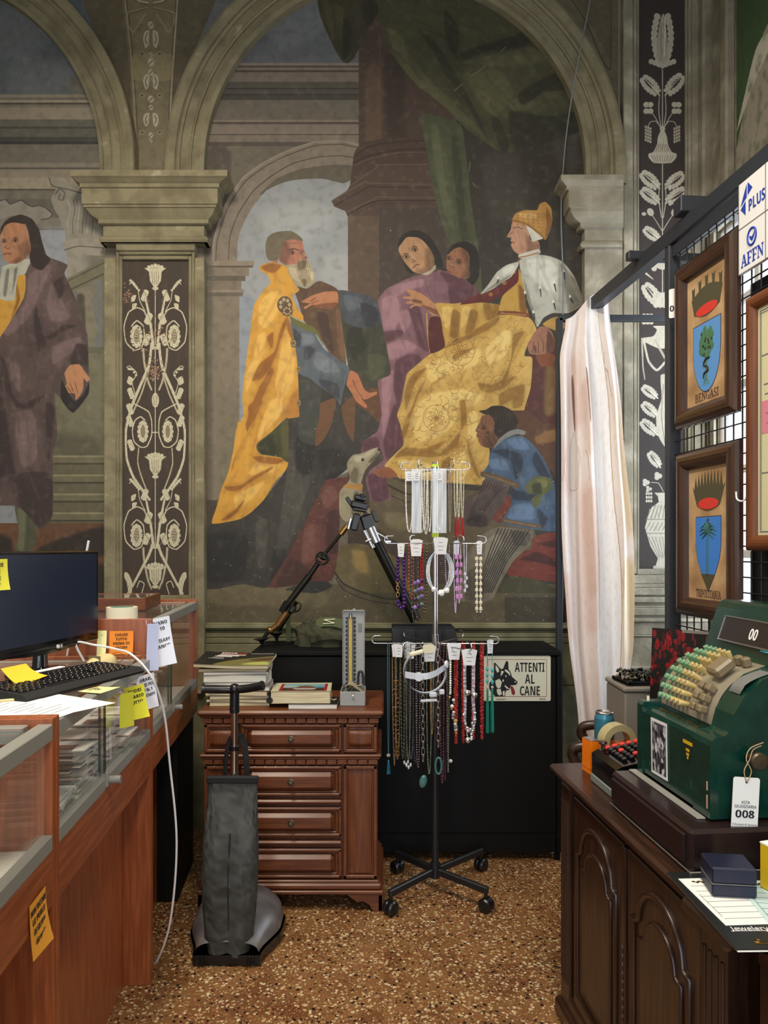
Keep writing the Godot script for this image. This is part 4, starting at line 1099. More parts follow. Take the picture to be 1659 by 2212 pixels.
	p.line([cx + 2,1062,cx - 8,1044,cx - 24,1042],1.6,w)
	for j in 9: p.ell(cx - 34 + (j % 3) * 5,1066 + (j / 3) * 8,2.4,3.4,w)
	# big fluted urn
	p.poly([cx - 18,1064,cx + 30,1064,cx + 22,1072,cx + 24,1084,cx + 44,1100,cx + 52,1140,cx + 40,1180,cx + 22,1206,cx + 26,1226,cx - 16,1226,cx - 10,1206,cx - 26,1180,cx - 38,1140,cx - 28,1100,cx - 8,1084,cx - 10,1072],w,false)
	for j in 10: p.line([cx - 22 + j * 6.6,1092,cx - 34 + j * 8.6,1120],1.3,d)
	for j in 10: p.line([cx - 36 + j * 9,1146,cx - 26 + j * 9,1128],1.2,d)
	for j in 10: p.line([cx - 30 + j * 7.6,1160,cx - 8 + j * 3.4,1204],1.2,d)
	p.line([cx - 36,1122,cx + 50,1122],1.4,d); p.line([cx - 36,1152,cx + 50,1152],1.4,d)
	p.rect(cx - 20,1222,cx + 52,1231,w)
	p.speckle(43,0.18,K(50,43,40),0.55,0.95,0.5)
	return p.tex(1)

# ---------------------------------------------------------------- room
func room_lamps() -> void:
	# daylight enters through window_1 (right wall) and window_2 (behind the camera), built in room(); here hang the two panel lamps
	var spots := [[Vector3(-0.95,4.15,-1.75),9.0, "white panel lamp hanging above the glass counters"],[Vector3(0.45,4.15,-0.5),7.0, "white panel lamp hanging above the aisle"]]
	for s in spots:
		var t := thing("pendant_lamp",s[2], "lamp",s[0])
		var m := Msh.new()
		m.box(Vector3(0,0.03,0),Vector3(0.36,0.05,1.26),0.008)
		part(t, "housing",m,M.white)
		var df := mat("diffuser_lamp",K(255,250,240),0.6)
		df.emission_enabled = true
		df.emission = K(255,244,224)
		df.emission_energy_multiplier = 1.5
		m = Msh.new()
		m.box(Vector3(0,0.0,0),Vector3(0.32,0.01,1.22))
		part(t, "diffuser",m,df)
		for z in [-0.5,0.5]:
			m = Msh.new()
			m.cyl(Vector3(0,0.05,z),Vector3(0,0.78,z),0.003,-1,6)
			part(t, "wire",m,M.black_metal)
		lamp_light(t,Vector2(0.32,1.22),s[1],Color(1.0,0.95,0.87),Transform3D(Basis(Vector3.RIGHT,-PI / 2),Vector3(0,-0.012,0)))

func day_pane(key: String,e: float) -> StandardMaterial3D:
	var m := mat(key,K(240,244,250),0.7)
	m.emission_enabled = true
	m.emission = K(226,238,255)
	m.emission_energy_multiplier = e
	return m

func loft(m: Msh,a: Array,b: Array) -> void:
	# one course of a capital between two levels: [left, right, proud, level], drawn on the front face
	var q := []
	for l in [a,b]:
		var d: float = WALL - l[2]
		var x0 := at(l[0],0,d).x
		var x1 := at(l[1],0,d).x
		var y := at(0,l[3],d).y
		q.append([Vector3(x0,y,-WALL - 0.01),Vector3(x0,y,-d),Vector3(x1,y,-d),Vector3(x1,y,-WALL - 0.01)])
	for i in 3:
		var o := [Vector3.LEFT,Vector3(0,0,1),Vector3.RIGHT][i] as Vector3
		m.quad(q[0][i],q[0][i + 1],q[1][i + 1],q[1][i],o)
	m.quad(q[0][0],q[0][1],q[0][2],q[0][3],Vector3.UP)
	m.quad(q[1][0],q[1][1],q[1][2],q[1][3],Vector3.DOWN)

func slab(m: Msh,x0: float,x1: float,y0: float,y1: float,p: float,p0 := -0.01,bev := 0.004) -> void:
	# a flat course on the wall between grid lines, from p0 to p proud
	var d := WALL - p
	var a := at(x0,y0,d)
	var b := at(x1,y1,d)
	m.box(Vector3((a.x + b.x) * 0.5,(a.y + b.y) * 0.5,-WALL + (p + p0) * 0.5),Vector3(absf(b.x - a.x),absf(a.y - b.y),p - p0),bev)

func arch(parent: Node3D,cx: float,cy: float,r0: float,r1: float,a0: float,a1: float) -> void:
	var ce := on_wall(cx,cy)
	var k := (r1 - r0) * GRID / 82.0
	var pr := PackedVector2Array()
	for q in [[0,-0.01],[0,0.045],[9,0.052],[9,0.042],[27,0.04],[27,0.05],[30,0.056],[33,0.05],[50,0.05],[50,0.062],[54,0.068],[58,0.062],[60,0.074],[74,0.084],[80,0.078],[82,0.07],[82,-0.01]]:
		pr.append(Vector2(q[0] * k,q[1]))
	var pts := []
	var outs := []
	var ups := []
	for i in range(-1,74):
		var a := deg_to_rad(lerpf(a0,a1,clampi(i,0,72) / 72.0))
		var d := Vector3(cos(a),sin(a),0)
		var leg := 0.1 if i < 0 or (i > 72 and a1 > 170) else 0.0
		pts.append(ce + d * r0 * GRID + Vector3.DOWN * leg); outs.append(d); ups.append(Vector3(0,0,1))
	part(parent, "arch_moulding",Msh.new().sweep(pr,pts,outs,ups),M.stucco)

func room() -> void:
	var x0 := on_wall(-150,0).x
	var x1 := 1.70
	var H := 4.95
	var Z := 2.6
	var f := setting("floor")
	part(f, "terrazzo",Msh.new().box(Vector3((x0 + x1) / 2,-0.06,(Z - WALL) / 2),Vector3(x1 - x0 + 0.4,0.12,Z + WALL + 0.4)),M.terrazzo)
	f = setting("ceiling")
	part(f, "plaster",Msh.new().box(Vector3((x0 + x1) / 2,H + 0.06,(Z - WALL) / 2),Vector3(x1 - x0 + 0.4,0.12,Z + WALL + 0.4)),M.plaster)
	f = setting("wall_left")
	part(f, "plaster",Msh.new().box(Vector3(x0 - 0.1,H / 2,(Z - WALL) / 2),Vector3(0.2,H,Z + WALL)),M.plaster)
	# ---- back wall: one painted plane, with stucco arches, pilasters and dado in relief
	var w := setting("wall_back")
	w.set_meta("label", "frescoed wall with stucco arches and pilasters")
	part(w, "masonry",Msh.new().box(Vector3((x0 + x1) / 2,H / 2,-WALL - 0.13),Vector3(x1 - x0 + 0.4,H,0.24)),M.plaster)
	var fm := Msh.new()
	var a := on_wall(-150,1480)
	var b := on_wall(1530,-220)
	fm.quad(Vector3(a.x,a.y,-WALL),Vector3(b.x,a.y,-WALL),Vector3(b.x,b.y,-WALL),Vector3(a.x,b.y,-WALL),Vector3(0,0,1),Vector2(0,0),Vector2(1,1))
	var fr := picture("fresco",fresco(),0.72)
	fr.normal_enabled = true
	fr.normal_texture = noise_tex(51,0.06,[],4,512,true,2.0)
	fr.normal_scale = 0.12
	part(w, "fresco",fm,fr, "faded fresco of robed men before a seated ruler in gold")
	arch(w,853,371,408,490,0,180)
	arch(w,-190,366,412,490,0,84)
	# left pilaster and its capital
	var m := Msh.new()
	var cap := [[152,491,0.16,367],[152,491,0.16,380],[156,487,0.152,384],[166,478,0.138,392],[172,473,0.13,396],[172,473,0.13,404],[176,470,0.122,407],[176,470,0.122,440],[180,467,0.116,442],[180,467,0.116,447],[184,464,0.11,449],[196,458,0.094,464],[212,450,0.082,474],[212,450,0.082,482],[217,446,0.075,485],[223,441,0.064,488],[223,441,0.064,509],[216,447,0.076,512],[213,450,0.082,517],[216,447,0.076,523],[223,441,0.061,525],[223,441,0.061,526]]
	for i in cap.size() - 1: loft(m,cap[i],cap[i + 1])
	part(w, "capital",m,M.stucco)
	m = Msh.new()
	slab(m,224,250,556,1500,0.062); slab(m,420,441,556,1500,0.062); slab(m,250,420,524,541,0.062)
	slab(m,250,256,541,1500,0.05); slab(m,414,420,541,1500,0.05); slab(m,256,414,541,549,0.05)
	slab(m,256,263,549,1500,0.036); slab(m,407,414,549,1500,0.036); slab(m,263,407,549,560,0.036)
	slab(m,263,407,1286,1500,0.036)
	part(w, "pilaster_frame",m,M.stucco)
	m = Msh.new()
	a = at(262,1287,WALL - 0.02)
	b = at(408,559,WALL - 0.02)
	m.quad(Vector3(a.x,a.y,a.z),Vector3(b.x,a.y,a.z),Vector3(b.x,b.y,a.z),Vector3(a.x,b.y,a.z),Vector3(0,0,1))
	part(w, "painted_panel",m,picture("scrollwork",grotesque_left(),0.8), "brown panel with white scrollwork")
	# right impost, its shaft, and the candelabra panel
	m = Msh.new()
	cap = [[1212,1347,0.15,377],[1212,1347,0.15,388],[1216,1347,0.144,392],[1224,1347,0.13,402],[1224,1347,0.13,408],[1229,1347,0.122,411],[1229,1347,0.122,446],[1233,1347,0.115,449],[1233,1347,0.115,456],[1240,1347,0.1,470],[1254,1347,0.08,482],[1254,1347,0.08,490],[1263,1345,0.06,496],[1263,1345,0.06,519],[1256,1345,0.072,523],[1254,1345,0.078,528],[1256,1345,0.072,534],[1263,1345,0.056,537],[1263,1345,0.056,1500]]
	for i in cap.size() - 1: loft(m,cap[i],cap[i + 1])
	part(w, "capital",m,M.stucco_grey)
	m = Msh.new()
	slab(m,1347,1368,-215,1250,0.06); slab(m,1368,1376,-215,1240,0.045); slab(m,1376,1381,-215,1236,0.03)
	slab(m,1481,1487,-215,1236,0.03); slab(m,1487,1496,-215,1240,0.045); slab(m,1496,1524,-215,1250,0.06)
	slab(m,1376,1487,1229,1242,0.045)
	slab(m,1347,1524,1242,1262,0.06)
	part(w, "pilaster_frame",m,M.stucco_grey)
	m = Msh.new()
	a = at(1376,1236,WALL - 0.015)
	b = at(1484,-220,WALL - 0.015)
	m.quad(Vector3(a.x,a.y,a.z),Vector3(b.x,a.y,a.z),Vector3(b.x,b.y,a.z),Vector3(a.x,b.y,a.z),Vector3(0,0,1))
	part(w, "painted_panel",m,picture("candelabra",grotesque_right(),0.8), "dark panel with grey candelabra ornament")
	m = Msh.new()
	for q in [[1262,1270,0.08],[1270,1286,0.1],[1286,1290,0.085],[1290,1302,0.11],[1302,1309,0.09],[1309,1313,0.12],[1313,1330,0.13],[1330,1336,0.115],[1336,1344,0.14],[1344,1372,0.12],[1372,1376,0.128],[1376,1440,0.12],[1440,1448,0.15]]: slab(m,1266,1530,q[0],q[1],q[2])
	part(w, "pilaster_base",m,M.stucco_grey)
	# dado
	var dm := mat("dado",Color.WHITE,0.8)
	tri_map(dm,noise_tex(52,0.012,[[0.0,K(84,82,58)],[0.5,K(108,104,76)],[0.8,K(122,118,90)],[1.0,K(146,142,116)]],5,512),Vector3(0.8,0.8,0.8),true)
	m = Msh.new()
	for q in [[1346,1350,0.03],[1350,1358,0.045],[1358,1361,0.03],[1362.5,1365.5,0.022],[1366.5,1377,0.022],[1378,1390,0.022],[1391,1480,0.022]]: slab(m,442,1264,q[0],q[1],q[2],-0.01,0.003)
	part(w, "dado_moulding",m,dm)
	m = Msh.new()
	m.box(Vector3((x0 + x1) / 2,0.38,-WALL + 0.005),Vector3(x1 - x0,0.76,0.03))
	part(w, "dado_field",m,dm)
	# ---- right wall with a tall window
	w = setting("wall_right")
	var wz0 := -3.82
	var wz1 := -3.08
	var wy0 := 1.05
	var wy1 := 3.12
	m = Msh.new()
	m.box(Vector3(x1 + 0.1,H / 2,(wz1 + Z) / 2),Vector3(0.2,H,Z - wz1))
	m.box(Vector3(x1 + 0.1,H / 2,(-WALL + wz0) / 2),Vector3(0.2,H,wz0 + WALL))
	m.box(Vector3(x1 + 0.1,wy0 / 2,(wz0 + wz1) / 2),Vector3(0.2,wy0,wz1 - wz0))
	m.box(Vector3(x1 + 0.1,(wy1 + H) / 2,(wz0 + wz1) / 2),Vector3(0.2,H - wy1,wz1 - wz0))
	part(w, "plaster",m,M.stucco_grey)
	m = Msh.new()
	m.box(Vector3(x1 - 0.02,4.1,-3.87),Vector3(0.06,1.7,0.08),0.01); m.box(Vector3(x1 - 0.02,4.1,-3.62),Vector3(0.05,1.7,0.07),0.01)
	m.box(Vector3(x1 - 0.02,3.22,-3.1),Vector3(0.06,0.06,1.1),0.01)
	part(w, "upright_moulding",m,M.stucco_grey)
	var pp := Painter.new(0,0,256,384,1.0,K(58,82,50))
	pp.poly([0,384,256,384,256,120,200,170,150,230,60,260,10,330],K(150,142,126))
	pp.soft([0,384,256,384,256,120,200,170,150,230,60,260,10,330],[[120,300,200,220,256,200,256,300,160,340]],K(196,190,176),3)
	pp.poly([60,20,84,10,110,70,130,110,150,96,160,110,90,150,84,138,108,122,88,84],K(160,152,134))
	pp.poly([0,330,40,270,60,262,90,276,40,300],K(190,184,168))
	pp.speckle(61,0.05,K(40,60,36),0.5,0.9,0.5)
	m = Msh.new()
	m.quad(Vector3(x1 - 0.006,3.26,-3.56),Vector3(x1 - 0.006,3.26,-2.5),Vector3(x1 - 0.006,4.9,-2.5),Vector3(x1 - 0.006,4.9,-3.56),Vector3.LEFT)
	part(w, "painted_niche",m,picture("niche",pp.tex(0),0.8), "green painted niche with a pale draped statue")
	window("window_1",Vector3(x1 + 0.06,(wy0 + wy1) / 2,(wz0 + wz1) / 2),-PI / 2,wz1 - wz0,wy1 - wy0,2,5,1.1,2.2)
	# ---- wall behind the camera with the shop window
	w = setting("wall_front")
	m = Msh.new()
	m.box(Vector3(x0 / 2 - 0.85,H / 2,Z + 0.1),Vector3(-x0 - 1.7,H,0.2)); m.box(Vector3((1.3 + x1) / 2,H / 2,Z + 0.1),Vector3(x1 - 1.3,H,0.2))
	m.box(Vector3(-0.2,0.35,Z + 0.1),Vector3(3.0,0.7,0.2)); m.box(Vector3(-0.2,(3.3 + H) / 2,Z + 0.1),Vector3(3.0,H - 3.3,0.2))
	part(w, "plaster",m,M.plaster)
	window("window_2",Vector3(-0.2,2.0,Z + 0.06),PI,3.0,2.6,3,2,1.6,8.0)

func window(called: String,at_: Vector3,turn: float,wd: float,hg: float,nx: int,ny: int,glow: float,energy: float) -> void:
	# a window with frosted panes lit by the day outside; its front looks along its own +z
	var w := setting(called)
	w.position = at_
	w.rotation.y = turn
	var m := Msh.new()
	for i in nx + 1: m.box(Vector3(-wd / 2 + wd * i / nx,0,0),Vector3(0.05,hg,0.05),0.006)
	for i in ny + 1: m.box(Vector3(0,-hg / 2 + hg * i / ny,0),Vector3(wd,0.04,0.045),0.006)
	part(w, "window_frame",m,M.white)
	var g := day_pane("window_pane",glow)
	for i in nx:
		for j in ny:
			var q := Msh.new()
			q.box(Vector3(-wd / 2 + wd * (i + 0.5) / nx,-hg / 2 + hg * (j + 0.5) / ny,-0.01),Vector3(wd / nx - 0.04,hg / ny - 0.03,0.006))
			part(w, "pane",q,g)
	lamp_light(w,Vector2(wd,hg),energy,Color(0.9,0.95,1.0),Transform3D(Basis(Vector3.UP,PI),Vector3(0,0,0.04)))

# ---------------------------------------------------------------- glass counters on the left
func left(s: float,y: float,t: float) -> Vector3:
	# along the counters: s out into the aisle, t towards the camera from the step between the low and the high counter
	return Vector3(-0.80,y,-2.55) + Vector3(cos(TURN),0,-sin(TURN)) * s + Vector3(sin(TURN),0,cos(TURN)) * t

func counters() -> void:
	showcase("cherry wood glass counter nearest the camera at the left edge",0.93,1.95,1.115,0.26,1.0,[0.55])
	showcase("low cherry wood glass counter full of folded newspapers",0.0,0.925,1.115,0.09,1.0,[0.57])
	showcase("taller cherry wood glass counter beside the frescoed wall",-0.965,-0.004,1.238,0.105,0.6,[0.6])

func showcase(label: String,t0: float,t1: float,top: float,inset: float,base_share: float,split: Array) -> void:
	var n := thing("display_counter",label, "counter",left(0,0,t0),TURN)
	var L := t1 - t0
	var D := 0.56
	for z in [0.009,L - 0.009]:
		var m := Msh.new()
		var low := 0.72 if base_share < 1.0 and z < 0.1 else 0.0
		m.box(Vector3(-D / 2,(top + 0.012 + low) / 2,z),Vector3(D,top + 0.012 - low,0.018),0.0015)
		part(n, "side_panel",m,M.cherry_y)
	var m := Msh.new()
	m.box(Vector3(-0.011,0.78,L / 2),Vector3(0.02,0.12,L - 0.036),0.0015)
	part(n, "skirt_board",m,M.cherry_z)
	var z_near := L - 0.018
	var z_far := L - 0.018 - (L - 0.036) * base_share
	for i in 2:
		m = Msh.new()
		var za := lerpf(z_near,z_far,i * 0.5)
		var zb := lerpf(z_near,z_far,i * 0.5 + 0.5)
		m.box(Vector3(-inset - 0.009,0.36,(za + zb) / 2),Vector3(0.018,0.716,za - zb - 0.003),0.0015)
		part(n, "base_panel",m,M.cherry_y)
	if base_share < 1.0:
		m = Msh.new()
		m.box(Vector3(-0.28,0.36,z_far / 2),Vector3(0.52,0.715,z_far - 0.002),0.002)
		part(n, "black_plinth",m,M.black_paint, "matt black base block")
	m = Msh.new()
	m.box(Vector3(-D + 0.009,top / 2,L / 2),Vector3(0.016,top - 0.03,L - 0.036))
	part(n, "back_panel",m,M.cherry_y)
	m = Msh.new()
	m.box(Vector3(-D / 2,0.834,L / 2),Vector3(D - 0.036,0.014,L - 0.036))
	part(n, "shelf",m,M.shelf_white)
	m = Msh.new()
	m.box(Vector3(-0.012,0.858,L / 2),Vector3(0.024,0.034,L - 0.036),0.002)
	part(n, "bottom_rail",m,M.alu)
	# top frame of grey rails round a sheet of glass
	for r in [[Vector3(-0.016,top - 0.018,L / 2),Vector3(0.032,0.036,L - 0.036)],[Vector3(-D + 0.034,top - 0.018,L / 2),Vector3(0.032,0.036,L - 0.036)],[Vector3(-D / 2,top - 0.018,0.034),Vector3(D - 0.1,0.036,0.03)],[Vector3(-D / 2,top - 0.018,L - 0.034),Vector3(D - 0.1,0.036,0.03)]]:
		m = Msh.new()
		m.box(r[0],r[1],0.002)
		part(n, "top_rail",m,M.alu)
	m = Msh.new()
	m.box(Vector3(-D / 2,top - 0.004,L / 2),Vector3(D - 0.1,0.006,L - 0.09))
	part(n, "top_glass",m,M.glass)
	# two sliding panes in front
	var zs: float = L * split[0]
	for q in [[zs - 0.01,L - 0.02,-0.012],[0.02,zs + 0.01,-0.02]]:
		m = Msh.new()
		m.box(Vector3(q[2],(0.872 + top - 0.036) / 2,(q[0] + q[1]) / 2),Vector3(0.005,top - 0.036 - 0.872,q[1] - q[0]))
		var g := part(n, "front_glass",m,M.glass)
		m = Msh.new()
		m.box(Vector3(q[2],(0.872 + top - 0.036) / 2,q[0] if q[2] > -0.015 else q[1]),Vector3(0.0056,top - 0.036 - 0.872,0.004))
		part(g, "ground_edge",m,M.glass_edge)
	m = Msh.new()
	m.cyl(Vector3(0.002,0.862,zs),Vector3(0.034,0.862,zs),0.011,-1,16)
	m.box(Vector3(0.002,0.868,zs + 0.018),Vector3(0.008,0.04,0.012),0.002)
	part(n, "lock",m,M.alu)

func note(label: String,pos: Vector3,turn: float,w: float,h: float,col: Color,lines: Array,high: float,lean := 0.0,curl := 0.006,roll := 0.0,called := "sticky_note",cat := "note") -> Node3D:
	# a slip of paper hanging from its top edge, writing on its +z side
	var n := thing(called,label,cat,pos,turn)
	n.rotation = Vector3(lean,turn,roll)
	var key := "note_" + col.to_html()
	if not M.has(key): mat(key,col,0.85)
	var m := Msh.new()
	var f := func(u: float,v: float) -> Vector3: return Vector3((u - 0.5) * w,-v * h,curl * v * v * (0.6 + u))
	m.sheet(4,6,f)
	var b := func(u: float,v: float) -> Vector3: return Vector3((0.5 - u) * w,-v * h,curl * v * v * (1.6 - u) - 0.0006)
	m.sheet(4,6,b)
	var s := part(n, "sheet",m,M[key])
	var y := -high * 1.3
	for l in lines:
		words(s,l,high,M.ink,Transform3D(Basis(Vector3(0,0,1),0.04),Vector3(0,y - high * 0.2,curl * pow(-y / h,2.0) * 1.1 + 0.0012)), "Droid Sans",600, "handwriting",minf(1.0,w * 0.9 / maxf(high * 0.86 * l.length(),0.001)))
		y -= high * 1.65
	return n

func counter_things() -> void:
	var top := 1.115
	# ---- monitor
	var n := thing("computer_monitor", "black computer monitor with a dark screen on the glass counter", "monitor",Vector3(-1.022,top,-2.24),deg_to_rad(79))
	var m := Msh.new()
	m.box(Vector3(0,0.22,0),Vector3(0.53,0.3,0.018),0.004)
	m.box(Vector3(0,0.22,-0.02),Vector3(0.4,0.2,0.03),0.012)
	part(n, "casing",m,M.black_gloss)
	m = Msh.new()
	m.box(Vector3(0,0.229,0.0093),Vector3(0.506,0.262,0.001))
	part(n, "screen",m,mat("screen_off",K(24,34,52),0.22))
	m = Msh.new()
	m.sheet(14,2,func(u: float,v: float) -> Vector3: return Vector3((u - 0.5) * 0.5,0.085 - v * (0.006 + 0.02 * sin(u * PI)),0.0095 - v * 0.004))
	part(n, "chin",m,M.black_gloss)
	m = Msh.new()
	m.lathe([0.036,0.008,0.03,0.02,0.026,0.06,0.03,0.1],Transform3D(Basis.from_scale(Vector3(1,1,0.6)),Vector3(0,0,-0.02)),20)
	m.lathe([0.0,0.0,0.11,0.0,0.11,0.006,0.09,0.012,0.03,0.014,0.0,0.014],Transform3D(Basis.from_scale(Vector3(1,1,0.8)),Vector3(0,0,-0.02)),28)
	part(n, "stand",m,M.black_gloss)
	words(n, "LG",0.01,M.white,Transform3D(Basis(),Vector3(0.058,0.0765,0.0102)), "Droid Sans",700, "maker_mark")
	m = Msh.new()
	m.cyl(Vector3(0.043,0.0765,0.009),Vector3(0.043,0.0765,0.0104),0.006,-1,16)
	part(n, "maker_mark",m,M.white)
	note("yellow sticky note reading 7 on the monitor's corner",Vector3(-1.022,0,-2.24) + Vector3(0.98 * 0.014,top + 0.35,0.19 * 0.014) + Vector3(0.19,0,-0.98) * -0.226,deg_to_rad(79),0.076,0.085,K(232,226,70),["ONDE", "LE", "FE", "7"],0.011)
	# ---- keyboard, every key a part
	n = thing("keyboard", "black computer keyboard along the counter's edge", "keyboard",Vector3(-0.885,top,-2.065),deg_to_rad(70.7))
	m = Msh.new()
	m.prism(PackedVector2Array([Vector2(-0.075,0.0),Vector2(0.082,0.0),Vector2(0.088,0.008),Vector2(0.07,0.018),Vector2(-0.065,0.026),Vector2(-0.075,0.022)]),Transform3D(Basis(Vector3(0,0,1),Vector3(0,1,0),Vector3(-1,0,0)),Vector3(-0.228,0,0)),0.456)
	part(n, "base",m,M.black_matt)
	var key_m := Msh.new().box(Vector3.ZERO,Vector3(0.0168,0.009,0.0165),0.003).mesh()
	var wide := Msh.new().box(Vector3.ZERO,Vector3(0.108,0.009,0.0165),0.003).mesh()
	for row in 6:
		for k in 21:
			if row == 5 and k > 3 and k < 10:
				if k == 4:
					var sp := part_mesh(n, "key",wide,M.black_plastic)
					sp.position = Vector3(-0.209 + 6.5 * 0.0199,0.024 - row * 0.0015,0.048)
				continue
			if (k == 14 or k == 18) and row < 5 and k == 14 and row > 2: continue
			var o := part_mesh(n, "key",key_m,M.black_plastic)
			o.position = Vector3(-0.209 + k * 0.0199 + (row % 3) * 0.002,0.029 - row * 0.0016,-0.055 + row * 0.0205)
			o.rotation.x = 0.06
	# ---- mouse with its lead
	n = thing("computer_mouse", "yellowed cream computer mouse behind the keyboard", "mouse",Vector3(-0.915,top,-2.40),deg_to_rad(66))
	m = Msh.new()
	m.sheet(18,12,func(u: float,v: float) -> Vector3:
		var a := u * TAU
		var rr := sin(v * PI * 0.5)
		return Vector3(cos(a) * 0.06 * rr,0.034 * pow(cos(v * PI * 0.5),0.7) * (1.0 + 0.2 * cos(a) * rr),sin(a) * 0.033 * rr))
	part(n, "shell",m,M.ivory)
	m = Msh.new()
	m.box(Vector3(-0.03,0.026,0),Vector3(0.002,0.016,0.05),0.0005)
	part(n, "button_seam",m,mat("seam",K(120,108,78),0.6))
	var c := curve3([Vector3(-0.985,top + 0.01,-2.43),Vector3(-0.99,top + 0.075,-2.38),Vector3(-0.955,top + 0.06,-2.44),Vector3(-0.88,top + 0.05,-2.42),Vector3(-0.81,top + 0.036,-2.38),Vector3(-0.742,top - 0.03,-2.36),Vector3(-0.72,0.96,-2.42),Vector3(-0.715,0.78,-2.47),Vector3(-0.70,0.5,-2.5),Vector3(-0.73,0.22,-2.53),Vector3(-0.80,0.04,-2.6),Vector3(-0.86,0.004,-2.68)],8)
	one("white_cable", "white cable looping over the counter edge down to the floor", "cable",Msh.new().tube(c,0.0036,8),M.white)
	# ---- papers lying on the glass
	for q in [["white printed form lying beside the keyboard",Vector3(-0.85,top + 0.001,-1.76),1.35,0.2,0.28],["white sheet lying askew under the printed form",Vector3(-0.83,top + 0.0003,-1.80),1.05,0.2,0.28]]:
		n = thing("paper_sheet",q[0], "paper",q[1],q[2], "loose papers on the counter")
		m = Msh.new()
		m.box(Vector3(0,0.0003,0),Vector3(q[3],0.0006,q[4]))
		part(n, "sheet",m,M.paper)
		m = Msh.new()
		for i in 11: m.box(Vector3(-0.02 + (i % 3) * 0.01,0.0008,-0.12 + i * 0.022),Vector3(0.11 - (i % 4) * 0.02,0.0003,0.0016))
		part(n, "print",m,M.ink)
	n = note("pale yellow sticky note lying near the grey rail",Vector3(-0.79,top + 0.004,-1.98),1.2,0.075,0.075,K(238,232,160),["113/A", "OK"],0.01,-PI / 2 + 0.03,0.004)
	n = note("folded golden yellow note leaning behind the keyboard",Vector3(-0.99,top + 0.065,-1.98),1.3,0.09,0.07,K(236,190,44),[],0.01,-0.75,0.02)
	one("paper_strip", "narrow white strip of card on the keyboard's back edge", "paper",Msh.new().box(Vector3.ZERO,Vector3(0.13,0.003,0.022),0.001),M.paper,Vector3(-0.96,top + 0.034,-2.1),deg_to_rad(70))
	n = thing("pencil", "yellow wooden pencil lying at the counter's left edge", "pencil",Vector3(-0.93,top + 0.0045,-1.83),0.5)
	m = Msh.new()
	m.cyl(Vector3(-0.08,0,0),Vector3(0.06,0,0),0.0038,-1,6)
	part(n, "barrel",m,M.ivory)
	m = Msh.new()
	m.cyl(Vector3(0.06,0,0),Vector3(0.078,0,0),0.0038,0.0006,6)
	part(n, "tip",m,M.ink)
	# ---- notes stuck to the counters
	note("orange sticky note reading CHIUDI TUTTO PRIMA DI USCIRE",left(-0.1,1.21,0.004),TURN,0.08,0.08,K(238,142,48),["CHIUDI", "TUTTO", "PRIMA DI", "USCIRE"],0.0088)
	note("pale yellow slip stuck beside the orange note",left(-0.165,1.212,0.004),TURN,0.032,0.085,K(236,232,168),["..."],0.008,0.0,0.012)
	note("white note with a circled 10 hanging from the tall counter's rail",left(0.014,1.25,-0.03),deg_to_rad(44),0.088,0.168,K(232,236,250),["DIVANO", "N. 10", "", "AVVISARE", "FRANCO"],0.0125,0.0,0.012,0.12, "paper_note")
	note("white note edge hanging behind the circled 10",left(0.008,1.235,0.012),deg_to_rad(60),0.05,0.16,K(200,208,240),[],0.01,0.0,0.006,-0.06, "paper_note")
	note("bright yellow sticky note on the low counter's front glass",left(0.014,1.075,0.30),deg_to_rad(48),0.066,0.1,K(232,228,60),["FUORI", "ORARIO", "TUTTO"],0.0105,0.0,0.012,0.10)
	note("yellow-green sticky note half hidden behind the bright yellow one",left(0.008,1.066,0.36),deg_to_rad(66),0.055,0.1,K(206,206,54),[],0.01,0.0,0.004,-0.04)
	note("white handwritten slip taped to the end of the low counter",left(0.014,1.085,0.16),deg_to_rad(50),0.066,0.112,K(230,232,246),["ORARI", "ENTES POS", "TV N.1", "FARE STAMPE"],0.0105,0.0,0.006,0.12, "paper_note")
	note("orange-yellow handwritten note stuck to the counter's skirt board",left(0.002,0.785,1.04),TURN + PI / 2,0.086,0.112,K(230,160,48),["NON TOCCARE", "LE PERLE", "DI SILVIA!", "Grazie"],0.0125,0.0,0.01,0.03)
	# ---- on the taller counter
	n = thing("tape_roll", "roll of cream masking tape on the tall counter", "tape",left(-0.115,1.239,-0.06),0)
	m = Msh.new()
	m.lathe([0.04,0.0,0.053,0.0,0.053,0.048,0.04,0.048,0.04,0.0],Transform3D(),32)
	part(n, "tape",m,M.cream)
	m = Msh.new()
	m.lathe([0.038,0.001,0.0401,0.001,0.0401,0.049,0.038,0.049,0.038,0.001],Transform3D(),32)
	part(n, "core",m,mat("core_green",K(120,150,130),0.8))
	n = thing("wooden_case", "flat wooden case with a glass lid on the tall counter", "case",left(-0.33,1.239,-0.62),TURN + 0.02)
	m = Msh.new()
	for q in [[Vector3(0,0.026,0.15),Vector3(0.4,0.052,0.016)],[Vector3(0,0.026,-0.15),Vector3(0.4,0.052,0.016)],[Vector3(0.192,0.026,0),Vector3(0.016,0.052,0.3)],[Vector3(-0.192,0.026,0),Vector3(0.016,0.052,0.3)]]: m.box(q[0],q[1],0.003)
	part(n, "frame",m,M.walnut_x)
	m = Msh.new()
	m.box(Vector3(0,0.006,0),Vector3(0.37,0.006,0.29))
	part(n, "lining",m,mat("lining",K(120,122,128),0.9))
	m = Msh.new()
	m.box(Vector3(0,0.049,0),Vector3(0.368,0.003,0.286))
	part(n, "lid_glass",m,M.glass)
	m = Msh.new()
	m.box(Vector3(0.201,0.03,0.06),Vector3(0.003,0.018,0.012),0.001)
	part(n, "clasp",m,M.brass)
